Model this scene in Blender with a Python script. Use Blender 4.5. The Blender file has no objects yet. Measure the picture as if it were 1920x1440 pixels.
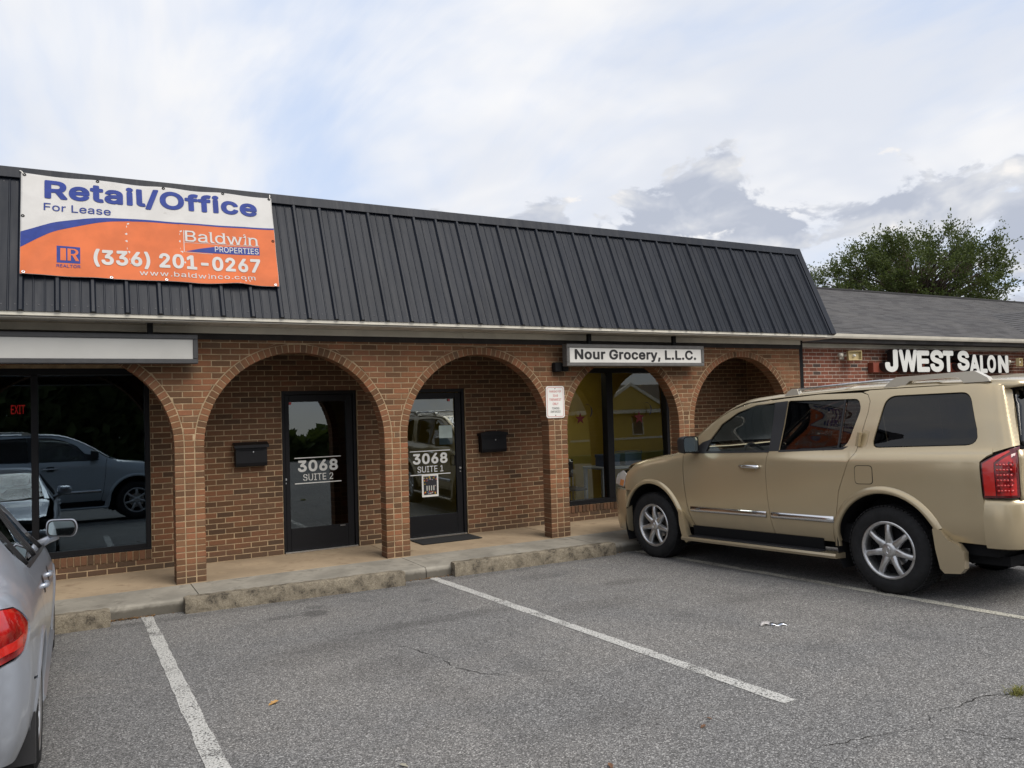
import bpy, bmesh, math, random
import numpy as np
from mathutils import Vector, Matrix, Euler
from mathutils.geometry import delaunay_2d_cdt, tessellate_polygon

random.seed(7)
rng = np.random.default_rng(7)
SC = bpy.context.scene
COL = SC.collection
R = math.radians

# ------------------------------------------------------------------ camera
def cam_axes(yaw, pitch, roll):
    fw = Vector((math.sin(yaw) * math.cos(pitch), math.cos(yaw) * math.cos(pitch), math.sin(pitch)))
    r = Vector((math.cos(yaw), -math.sin(yaw), 0)); u = r.cross(fw)
    return (r * math.cos(roll) + u * math.sin(roll), u * math.cos(roll) - r * math.sin(roll), fw)
CAMP = Vector((-1.019, -9.3168, 1.8043))
CR, CU, CF = cam_axes(0.5115, 0.0297, -0.0285)
cam = bpy.data.cameras.new('camera')
cam.sensor_width = 36; cam.sensor_fit = 'HORIZONTAL'; cam.lens = 1491.56 / 1920 * 36
cam.clip_start = 0.05; cam.clip_end = 2000
camo = bpy.data.objects.new('camera', cam); COL.objects.link(camo)
camo.matrix_world = Matrix(((CR.x, CU.x, -CF.x, CAMP.x), (CR.y, CU.y, -CF.y, CAMP.y), (CR.z, CU.z, -CF.z, CAMP.z), (0, 0, 0, 1)))
SC.camera = camo
SC.cycles.caustics_reflective = False; SC.cycles.caustics_refractive = False; SC.cycles.sample_clamp_indirect = 4.0

# ------------------------------------------------------------------ exposure
SC.view_settings.view_transform = 'Standard'; SC.view_settings.look = 'None'
SC.view_settings.exposure = 1.0; SC.view_settings.gamma = 1.0
SC.view_settings.use_curve_mapping = False

# ------------------------------------------------------------------ sun
SUN_AZ, SUN_EL = R(163), R(48)      # azimuth clockwise from +Y: behind the photographer, a little to the right
sd = Vector((math.sin(SUN_AZ) * math.cos(SUN_EL), math.cos(SUN_AZ) * math.cos(SUN_EL), math.sin(SUN_EL)))
sun = bpy.data.lights.new('sun', 'SUN'); sun.energy = 1.5; sun.angle = R(38); sun.color = (1.0, 0.94, 0.85)
suno = bpy.data.objects.new('sun', sun); COL.objects.link(suno)
suno.rotation_euler = (-sd).to_track_quat('-Z', 'Y').to_euler(); suno.location = (0, -20, 30)

# ------------------------------------------------------------------ node helpers
class NT:
    def __init__(self, tree): self.t = tree; self.n = tree.nodes; self.l = tree.links
    def new(self, typ, **kw):
        nd = self.n.new(typ)
        for k, v in kw.items():
            if k.startswith('i_'):
                key = k[2:]
                key = int(key) if key.isdigit() else key.replace('_', ' ')
                if hasattr(v, 'is_linked') or isinstance(v, bpy.types.NodeSocket): self.l.new(v, nd.inputs[key])
                else: nd.inputs[key].default_value = v
            else: setattr(nd, k, v)
        return nd
    def math(self, op, a, b=None, c=None, clamp=False):
        nd = self.n.new('ShaderNodeMath'); nd.operation = op; nd.use_clamp = clamp
        for i, v in enumerate((a, b, c)):
            if v is None: continue
            if isinstance(v, bpy.types.NodeSocket): self.l.new(v, nd.inputs[i])
            else: nd.inputs[i].default_value = v
        return nd.outputs[0]
    def mix(self, f, a, b, blend='MIX'):
        nd = self.n.new('ShaderNodeMix'); nd.data_type = 'RGBA'; nd.blend_type = blend; nd.clamp_factor = True
        for s, v in ((nd.inputs[0], f), (nd.inputs[6], a), (nd.inputs[7], b)):
            if isinstance(v, bpy.types.NodeSocket): self.l.new(v, s)
            elif isinstance(v, (int, float)): s.default_value = v
            else: s.default_value = (*v[:3], 1)
        return nd.outputs[2]
    def noise(self, vec, scale, detail=3, rough=0.55, dist=0.0, dim='3D'):
        nd = self.n.new('ShaderNodeTexNoise'); nd.noise_dimensions = dim
        if vec is not None: self.l.new(vec, nd.inputs['Vector'])
        nd.inputs['Scale'].default_value = scale; nd.inputs['Detail'].default_value = detail
        nd.inputs['Roughness'].default_value = rough; nd.inputs['Distortion'].default_value = dist
        return nd.outputs[0]
    def ramp(self, f, stops, interp='LINEAR'):
        nd = self.n.new('ShaderNodeValToRGB'); nd.color_ramp.interpolation = interp
        e = nd.color_ramp.elements
        while len(e) > 1: e.remove(e[-1])
        for i, (p, c) in enumerate(stops):
            el = e[0] if i == 0 else e.new(p)
            el.position = p; el.color = (*c[:3], 1) if not isinstance(c, (int, float)) else (c, c, c, 1)
        self.l.new(f, nd.inputs[0]); return nd.outputs[0]
    def smooth(self, x, a, b):
        nd = self.n.new('ShaderNodeMapRange'); nd.interpolation_type = 'SMOOTHSTEP'
        self.l.new(x, nd.inputs[0]); nd.inputs[1].default_value = a; nd.inputs[2].default_value = b
        return nd.outputs[0]
    def mapping(self, vec, scale=(1, 1, 1), loc=(0, 0, 0), rot=(0, 0, 0)):
        nd = self.n.new('ShaderNodeMapping'); self.l.new(vec, nd.inputs[0])
        nd.inputs['Location'].default_value = loc; nd.inputs['Rotation'].default_value = rot; nd.inputs['Scale'].default_value = scale
        return nd.outputs[0]

# ------------------------------------------------------------------ world: Nishita sky with clouds laid out by direction
W = bpy.data.worlds.new('World'); SC.world = W; W.use_nodes = True
wt = NT(W.node_tree); wt.n.clear()
sky = wt.new('ShaderNodeTexSky', sky_type='NISHITA', sun_disc=False, sun_elevation=SUN_EL, sun_rotation=SUN_AZ,
             air_density=1.0, dust_density=1.5, ozone_density=1.5)
tc = wt.new('ShaderNodeTexCoord').outputs['Generated']
sep = wt.new('ShaderNodeSeparateXYZ', i_0=tc)
dx, dy, dz = sep.outputs
zz = wt.math('MAXIMUM', dz, 0.0)
el = wt.math('ARCSINE', zz)                                   # elevation, rad
az = wt.math('ARCTAN2', dx, dy)                               # azimuth from +Y
pl = wt.new('ShaderNodeCombineXYZ', i_0=wt.math('DIVIDE', dx, wt.math('ADD', zz, 0.16)), i_1=wt.math('DIVIDE', dy, wt.math('ADD', zz, 0.16))).outputs[0]
ae = wt.new('ShaderNodeCombineXYZ', i_0=az, i_1=wt.math('MULTIPLY', el, 1.7)).outputs[0]
# high thin cloud sheet with streaks
v1 = wt.mapping(pl, scale=(0.55, 0.38, 1), rot=(0, 0, R(35)), loc=(3.1, 1.7, 0))
n1 = wt.noise(v1, 1.35, 5, 0.55, 0.8)
n2 = wt.noise(wt.mapping(pl, scale=(1.6, 0.45, 1), rot=(0, 0, R(38)), loc=(0.4, 5.2, 0)), 2.2, 5, 0.6, 0.5)
sheet = wt.math('ADD', wt.math('MULTIPLY', n1, 0.72), wt.math('MULTIPLY', n2, 0.28))
cov = wt.smooth(sheet, 0.34, 0.55)
base = wt.mix(0.80, sky.outputs[0], (3.9, 5.0, 7.1))
shade = wt.noise(wt.mapping(pl, scale=(0.5, 0.5, 1), loc=(7, 2, 0)), 1.6, 4, 0.6, 0.6)
white = wt.mix(wt.smooth(shade, 0.35, 0.7), (5.35, 5.6, 6.15), (7.1, 7.0, 6.9))
skyc = wt.mix(wt.math('MULTIPLY_ADD', cov, 0.72, 0.26), base, white)
# low cumulus bank
def blob(a, e, wa, we):
    x = wt.math('DIVIDE', wt.math('SUBTRACT', az, a), wa); y = wt.math('DIVIDE', wt.math('SUBTRACT', el, e), we)
    return wt.math('EXPONENT', wt.math('MULTIPLY', wt.math('ADD', wt.math('MULTIPLY', x, x), wt.math('MULTIPLY', y, y)), -1.0))
c1 = wt.noise(wt.mapping(ae, loc=(0.3, 0.1, 0.2)), 9.0, 7, 0.58, 0.3)
c2 = wt.noise(wt.mapping(ae, loc=(0.3, 0.10 - 0.035, 0.2)), 9.0, 4, 0.56, 0.3)
band = wt.math('MULTIPLY', wt.smooth(el, 0.27, 0.17), 0.20)
b1 = wt.math('MULTIPLY', blob(0.750, 0.250, 0.12, 0.050), 0.42)
b2 = wt.math('MULTIPLY', blob(0.57, 0.218, 0.09, 0.036), 0.22)
b3 = wt.math('MULTIPLY', blob(0.90, 0.215, 0.08, 0.040), 0.24)
b4 = wt.math('MULTIPLY', blob(1.10, 0.190, 0.105, 0.052), 0.29)
bl = wt.math('ADD', wt.math('ADD', b1, b2), wt.math('ADD', b3, b4))
den = wt.math('ADD', wt.math('ADD', wt.math('MULTIPLY_ADD', c1, 1.35, -0.175), wt.math('MULTIPLY', band, 0.5)), bl)
den = wt.math('SUBTRACT', den, wt.math('MULTIPLY', wt.smooth(el, 0.29, 0.36), 0.25))
cm = wt.smooth(den, 0.665, 0.75)
lit = wt.math('ADD', wt.math('MULTIPLY', wt.math('SUBTRACT', c1, c2), 4.2), wt.math('MULTIPLY', wt.math('SUBTRACT', 0.95, den), 1.7))
ccol = wt.ramp(lit, [(0.0, (3.35, 3.65, 4.35)), (0.3, (3.95, 4.2, 4.8)), (0.7, (5.2, 5.3, 5.55)), (1.0, (6.7, 6.5, 6.35))])
skyc = wt.mix(wt.math('MULTIPLY', cm, 0.92), skyc, ccol)
# pale band near the horizon
skyc = wt.mix(wt.smooth(el, 0.10, 0.0), skyc, (6.0, 5.7, 5.2))
bg = wt.new('ShaderNodeBackground', i_0=skyc, i_1=0.072)
wo = wt.new('ShaderNodeOutputWorld', i_0=bg.outputs[0])

# ------------------------------------------------------------------ object helpers
def link(o, parent=None):
    COL.objects.link(o)
    if parent is not None: o.parent = parent
    return o
def tag(o, label=None, cat=None, group=None, kind=None):
    if label: o['label'] = label
    if cat: o['category'] = cat
    if group: o['group'] = group
    if kind: o['kind'] = kind
    return o
def empty(name, loc=(0, 0, 0)):
    o = bpy.data.objects.new(name, None); o.location = loc; o.empty_display_size = 0.2
    return link(o)
def mesh_data(name, verts, faces, mat, smooth=False, midx=None):
    me = bpy.data.meshes.new(name)
    me.from_pydata([tuple(v) for v in verts], [], [tuple(f) for f in faces])
    for m in (mat if isinstance(mat, (list, tuple)) else [mat]): me.materials.append(m)
    if smooth: me.polygons.foreach_set('use_smooth', [True] * len(me.polygons))
    if midx is not None: me.polygons.foreach_set('material_index', midx)
    me.update(); return me
def mk(name, verts, faces, mat, parent=None, smooth=False, loc=None, midx=None):
    me = mesh_data(name, verts, faces, mat, smooth, midx)
    o = bpy.data.objects.new(name, me)
    if loc is not None: o.location = loc
    return link(o, parent)

class MB:
    def __init__(self): self.v = []; self.f = []
    def add(self, vs, fs, M=None):
        b = len(self.v)
        self.v += [tuple(M @ Vector(v)) if M is not None else tuple(v) for v in vs]
        self.f += [tuple(i + b for i in f) for f in fs]; return self
    def box(self, x0, x1, y0, y1, z0, z1, c=0.0, M=None):
        if x0 > x1: x0, x1 = x1, x0
        if y0 > y1: y0, y1 = y1, y0
        if z0 > z1: z0, z1 = z1, z0
        c = min(c, (x1 - x0) * .45, (y1 - y0) * .45, (z1 - z0) * .45)
        if c <= 0:
            vs = [(x, y, z) for x in (x0, x1) for y in (y0, y1) for z in (z0, z1)]
            fs = [(0, 1, 3, 2), (4, 6, 7, 5), (0, 4, 5, 1), (2, 3, 7, 6), (0, 2, 6, 4), (1, 5, 7, 3)]
            return self.add(vs, fs, M)
        X = (x0, x1); Y = (y0, y1); Z = (z0, z1); vs = []; ids = {}
        for i in (0, 1):
            for j in (0, 1):
                for k in (0, 1):
                    sx, sy, sz = (c if i == 0 else -c), (c if j == 0 else -c), (c if k == 0 else -c)
                    ids[i, j, k] = len(vs)
                    vs += [(X[i], Y[j] + sy, Z[k] + sz), (X[i] + sx, Y[j], Z[k] + sz), (X[i] + sx, Y[j] + sy, Z[k])]
        g = lambda i, j, k, a: ids[i, j, k] + a
        fs = [(g(0,0,0,0), g(0,0,1,0), g(0,1,1,0), g(0,1,0,0)), (g(1,0,0,0), g(1,1,0,0), g(1,1,1,0), g(1,0,1,0)),
              (g(0,0,0,1), g(1,0,0,1), g(1,0,1,1), g(0,0,1,1)), (g(0,1,0,1), g(0,1,1,1), g(1,1,1,1), g(1,1,0,1)),
              (g(0,0,0,2), g(0,1,0,2), g(1,1,0,2), g(1,0,0,2)), (g(0,0,1,2), g(1,0,1,2), g(1,1,1,2), g(0,1,1,2))]
        for a in (0, 1):
            for b in (0, 1):
                q = (g(a,b,0,0), g(a,b,0,1), g(a,b,1,1), g(a,b,1,0)); fs.append(q if (a + b) % 2 == 0 else q[::-1])
                q = (g(a,0,b,0), g(a,1,b,0), g(a,1,b,2), g(a,0,b,2)); fs.append(q if (a + b) % 2 == 0 else q[::-1])
                q = (g(0,a,b,1), g(0,a,b,2), g(1,a,b,2), g(1,a,b,1)); fs.append(q if (a + b) % 2 == 0 else q[::-1])
                for k in (0, 1):
                    q = (g(a,b,k,0), g(a,b,k,2), g(a,b,k,1)); fs.append(q if (a + b + k) % 2 == 0 else q[::-1])
        return self.add(vs, fs, M)
    def tube(self, pts, r, n=8, closed=False, caps=True, M=None):
        pts = [Vector(p) for p in pts]; vs = []; N = len(pts); prev = None
        for i, p in enumerate(pts):
            if closed: t = pts[(i + 1) % N] - pts[i - 1]
            else: t = pts[min(i + 1, N - 1)] - pts[max(i - 1, 0)]
            t = t.normalized() if t.length > 1e-9 else Vector((0, 0, 1))
            if prev is None:
                a = Vector((0, 0, 1)) if abs(t.z) < .9 else Vector((1, 0, 0)); u = t.cross(a).normalized()
            else:
                u = prev - t * prev.dot(t); u = u.normalized() if u.length > 1e-6 else t.orthogonal().normalized()
            prev = u; w = t.cross(u); rr = r[i] if isinstance(r, (list, tuple)) else r
            vs += [p + (u * math.cos(2 * math.pi * k / n) + w * math.sin(2 * math.pi * k / n)) * rr for k in range(n)]
        fs = []
        for i in range(N if closed else N - 1):
            j = (i + 1) % N
            for k in range(n): fs.append((i * n + k, i * n + (k + 1) % n, j * n + (k + 1) % n, j * n + k))
        if caps and not closed: fs += [tuple(range(n))[::-1], tuple((N - 1) * n + k for k in range(n))]
        return self.add(vs, fs, M)
    def lathe(self, prof, n=32, axis='y', M=None, a0=0, a1=2 * math.pi):
        full = abs(a1 - a0 - 2 * math.pi) < 1e-6; m = n if full else n + 1; vs = []; K = len(prof)
        for i in range(m):
            a = a0 + (a1 - a0) * i / n; c, s = math.cos(a), math.sin(a)
            for (r_, h) in prof:
                vs.append({'y': (r_ * c, h, r_ * s), 'z': (r_ * c, r_ * s, h), 'x': (h, r_ * c, r_ * s)}[axis])
        fs = []
        for i in range(n):
            j = (i + 1) % m
            for k in range(K - 1): fs.append((i * K + k, i * K + k + 1, j * K + k + 1, j * K + k))
        return self.add(vs, fs, M)
    def prism(self, poly, a, b, plane='xz', M=None):
        """poly in 2-D, extruded from a to b along the remaining axis"""
        P = {'xz': lambda p, h: (p[0], h, p[1]), 'xy': lambda p, h: (p[0], p[1], h), 'yz': lambda p, h: (h, p[0], p[1])}[plane]
        n = len(poly); vs = [P(p, a) for p in poly] + [P(p, b) for p in poly]
        tris = tessellate_polygon([[Vector((p[0], p[1], 0)) for p in poly]])
        fs = [tuple(t) for t in tris] + [tuple(i + n for i in t)[::-1] for t in tris]
        fs += [(i, (i + 1) % n, n + (i + 1) % n, n + i) for i in range(n)]
        return self.add(vs, fs, M)
    def obj(self, name, mat, parent=None, smooth=False, loc=None, fix=False):
        vs = self.v
        if loc is not None: vs = [(v[0] - loc[0], v[1] - loc[1], v[2] - loc[2]) for v in vs]
        o = mk(name, vs, self.f, mat, parent, smooth, loc)
        if fix or True:
            bm = bmesh.new(); bm.from_mesh(o.data); bmesh.ops.recalc_face_normals(bm, faces=bm.faces); bm.to_mesh(o.data); bm.free()
        return o
def auto_smooth(o, ang=40):
    me = o.data
    me.polygons.foreach_set('use_smooth', [True] * len(me.polygons))
    me.set_sharp_from_angle(angle=R(ang)); return o
def copy_tree(o, parent=None, matmap=None):
    c = o.copy()
    if matmap and o.type == 'MESH' and any(m in matmap for m in o.data.materials):
        c.data = o.data.copy()
        for i, m in enumerate(c.data.materials):
            if m in matmap: c.data.materials[i] = matmap[m]
    link(c, parent)
    for ch in list(o.children): copy_tree(ch, c, matmap)
    return c

# ------------------------------------------------------------------ materials
def mat(name, col, rough=0.6, metal=0.0, spec=0.5, var=None, bump=None, coat=0.0, emit=None, alpha=None, grime=None):
    m = bpy.data.materials.new(name); m.use_nodes = True; t = NT(m.node_tree)
    b = m.node_tree.nodes['Principled BSDF']
    b.inputs['Base Color'].default_value = (*col, 1); b.inputs['Roughness'].default_value = rough
    b.inputs['Metallic'].default_value = metal; b.inputs['Specular IOR Level'].default_value = spec
    b.inputs['Coat Weight'].default_value = coat; b.inputs['Coat Roughness'].default_value = 0.04
    co = t.new('ShaderNodeTexCoord').outputs['Object']; c = None
    if var:
        sc_, amt = var
        n = t.noise(co, sc_, 4, 0.6)
        c = t.mix(t.smooth(n, 0.3, 0.7), tuple(x * (1 - amt) for x in col), tuple(min(1, x * (1 + amt)) for x in col))
        t.l.new(c, b.inputs['Base Color'])
    if grime:
        sc_, gc, lo, hi = grime
        n = t.noise(co, sc_, 6, 0.65, 0.4)
        c = t.mix(t.smooth(n, lo, hi), c if c is not None else col, gc); t.l.new(c, b.inputs['Base Color'])
    if bump:
        sc_, st = bump
        bn = t.new('ShaderNodeBump', i_Strength=st, i_Distance=0.004, i_Height=t.noise(co, sc_, 4, 0.6))
        t.l.new(bn.outputs[0], b.inputs['Normal'])
    if emit:
        b.inputs['Emission Color'].default_value = (*emit[0], 1); b.inputs['Emission Strength'].default_value = emit[1]
    return m
def glass_mat(name, tint=(0.75, 0.8, 0.8), refl=1.0, rough=0.0, rtint=(1, 1, 1)):
    m = bpy.data.materials.new(name); m.use_nodes = True; t = NT(m.node_tree); t.n.clear()
    fr = t.new('ShaderNodeFresnel', i_IOR=1.5)
    f = t.math('MULTIPLY', fr.outputs[0], 1.85 * refl, clamp=True)
    tr = t.new('ShaderNodeBsdfTransparent', i_0=(*tint, 1)); gl = t.new('ShaderNodeBsdfGlossy', i_0=(*rtint, 1), i_Roughness=rough)
    mx = t.new('ShaderNodeMixShader', i_0=f, i_1=tr.outputs[0], i_2=gl.outputs[0])
    t.new('ShaderNodeOutputMaterial', i_0=mx.outputs[0]); return m
def brick_mat(name, stops, bumpst=0.35, soil=None):
    m = bpy.data.materials.new(name); m.use_nodes = True; t = NT(m.node_tree); b = m.node_tree.nodes['Principled BSDF']
    oi = t.new('ShaderNodeObjectInfo').outputs['Random']; isl = t.new('ShaderNodeNewGeometry').outputs['Random Per Island']
    rnd = t.math('FRACT', t.math('ADD', t.math('MULTIPLY', oi, 7.31), isl))
    c = t.ramp(rnd, stops)
    geo = t.new('ShaderNodeNewGeometry').outputs['Position']
    big = t.noise(geo, 1.3, 3, 0.6); fine = t.noise(geo, 55, 4, 0.7)
    c = t.mix(t.smooth(big, 0.38, 0.66), t.mix(0.35, c, (0.10, 0.062, 0.040)), c)
    c = t.mix(t.math('MULTIPLY', t.smooth(fine, 0.42, 0.75), 0.5), c, t.mix(1.0, c, (1.5, 1.45, 1.4), 'MULTIPLY'))
    if soil:
        sx = t.new('ShaderNodeSeparateXYZ', i_0=geo)
        n = t.math('ADD', sx.outputs[2], t.math('MULTIPLY', t.noise(geo, 5, 4, 0.7), 0.25))
        c = t.mix(t.math('MULTIPLY', t.smooth(n, 0.40, 0.10), 0.6), c, soil)
    t.l.new(c, b.inputs['Base Color']); b.inputs['Roughness'].default_value = 0.88; b.inputs['Specular IOR Level'].default_value = 0.25
    st = t.noise(t.mapping(geo, scale=(90, 90, 14)), 1.0, 3, 0.6)
    bn = t.new('ShaderNodeBump', i_Strength=bumpst, i_Distance=0.003, i_Height=t.math('ADD', st, t.math('MULTIPLY', fine, 0.7)))
    t.l.new(bn.outputs[0], b.inputs['Normal']); return m

M = {}
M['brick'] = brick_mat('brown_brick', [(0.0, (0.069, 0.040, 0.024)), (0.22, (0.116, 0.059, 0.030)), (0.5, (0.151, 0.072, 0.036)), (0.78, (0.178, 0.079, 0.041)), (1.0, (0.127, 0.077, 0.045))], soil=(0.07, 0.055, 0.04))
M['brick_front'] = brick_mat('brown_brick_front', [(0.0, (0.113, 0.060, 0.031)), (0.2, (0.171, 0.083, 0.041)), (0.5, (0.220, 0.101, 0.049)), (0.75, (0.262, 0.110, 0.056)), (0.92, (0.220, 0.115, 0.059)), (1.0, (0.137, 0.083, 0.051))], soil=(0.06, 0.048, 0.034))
M['brick_red'] = brick_mat('red_brick', [(0.0, (0.06, 0.045, 0.042)), (0.05, (0.075, 0.055, 0.05)), (0.07, (0.165, 0.056, 0.036)), (0.55, (0.215, 0.072, 0.045)), (1.0, (0.26, 0.092, 0.058))])
M['mortar'] = mat('tan_mortar', (0.37, 0.27, 0.165), 0.95, spec=0.2, var=(9, 0.22), bump=(160, 0.4))
M['mortar_grey'] = mat('pale_mortar', (0.48, 0.39, 0.32), 0.95, spec=0.2, var=(9, 0.2))
M['black_alu'] = mat('black_aluminium', (0.006, 0.006, 0.0075), 0.5, 0.0, 0.25, bump=(30, 0.05))
M['black_matt'] = mat('matt_black', (0.010, 0.010, 0.011), 0.75, spec=0.2)
M['eave_shade_and_ceiling'] = mat('eave_shade_ceiling_brown', (0.022, 0.018, 0.016), 0.8, var=(6, 0.3))  # brown of the arcade ceiling and of the painted shade strip above the arches
M['grey_frame'] = mat('grey_sign_frame', (0.115, 0.110, 0.105), 0.5, var=(8, 0.15))
M['dark_frame'] = mat('dark_sign_frame', (0.050, 0.050, 0.052), 0.5, var=(8, 0.15))
M['cream'] = mat('cream_aluminium', (0.62, 0.585, 0.50), 0.5, var=(2.5, 0.10), grime=(5, (0.36, 0.33, 0.27), 0.62, 0.8))
M['soffit'] = mat('grey_cream_soffit', (0.52, 0.49, 0.43), 0.6, var=(3, 0.12))
def roof_mat():
    m = bpy.data.materials.new('charcoal_metal_roof'); m.use_nodes = True; t = NT(m.node_tree); b = m.node_tree.nodes['Principled BSDF']
    g = t.new('ShaderNodeNewGeometry').outputs['Position']
    streak = t.noise(t.mapping(g, scale=(26, 1.0, 1.0)), 1.0, 5, 0.65, 0.3); fade = t.noise(g, 0.7, 3, 0.6); fine = t.noise(t.mapping(g, scale=(90, 6, 6)), 1.0, 3, 0.7)
    c = t.mix(t.smooth(fade, 0.35, 0.65), (0.0070, 0.0098, 0.0165), (0.0115, 0.0148, 0.0230))
    c = t.mix(t.math('MULTIPLY', t.smooth(streak, 0.52, 0.74), 0.5), c, (0.030, 0.033, 0.040))
    c = t.mix(t.math('MULTIPLY', t.smooth(fine, 0.62, 0.78), 0.35), c, (0.045, 0.048, 0.054))
    t.l.new(c, b.inputs['Base Color']); t.l.new(t.math('MULTIPLY_ADD', streak, 0.30, 0.30), b.inputs['Roughness']); b.inputs['Specular IOR Level'].default_value = 0.20
    h = t.math('ADD', t.noise(t.mapping(g, scale=(5, 1.2, 1.2)), 1.0, 2, 0.5), t.math('MULTIPLY', t.noise(g, 3.5, 2, 0.5), 0.6))
    t.l.new(t.new('ShaderNodeBump', i_Strength=0.55, i_Distance=0.02, i_Height=h).outputs[0], b.inputs['Normal']); return m
M['metal_roof'] = roof_mat()
M['white_paint'] = mat('white_sheet', (0.78, 0.77, 0.73), 0.55, var=(5, 0.04))
M['offwhite_face'] = mat('off_white_acrylic', (0.68, 0.665, 0.63), 0.4, var=(2.0, 0.05)); M['grey_face'] = mat('aged_acrylic', (0.46, 0.455, 0.43), 0.4, var=(1.2, 0.07))
M['black_text'] = mat('black_lettering', (0.012, 0.011, 0.012), 0.5)
M['white_vinyl'] = mat('white_vinyl', (0.72, 0.72, 0.68), 0.5)
M['blue_print'] = mat('blue_print', (0.012, 0.032, 0.20), 0.5, spec=0.2, var=(14, 0.12))
M['orange_print'] = mat('orange_print', (0.54, 0.125, 0.036), 0.52, spec=0.2, var=(3.5, 0.10))
M['banner_white'] = mat('banner_vinyl', (0.50, 0.49, 0.475), 0.5, spec=0.2, var=(3, 0.06), grime=(9, (0.37, 0.36, 0.34), 0.66, 0.82))
M['red_text'] = mat('red_print', (0.52, 0.05, 0.05), 0.5)
M['rubber'] = mat('tyre_rubber', (0.016, 0.016, 0.017), 0.78, spec=0.3, var=(12, 0.25), bump=(60, 0.15))
M['steel'] = mat('brushed_steel', (0.62, 0.62, 0.62), 0.3, 1.0)
M['rope'] = mat('white_rope', (0.7, 0.68, 0.63), 0.8)

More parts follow.
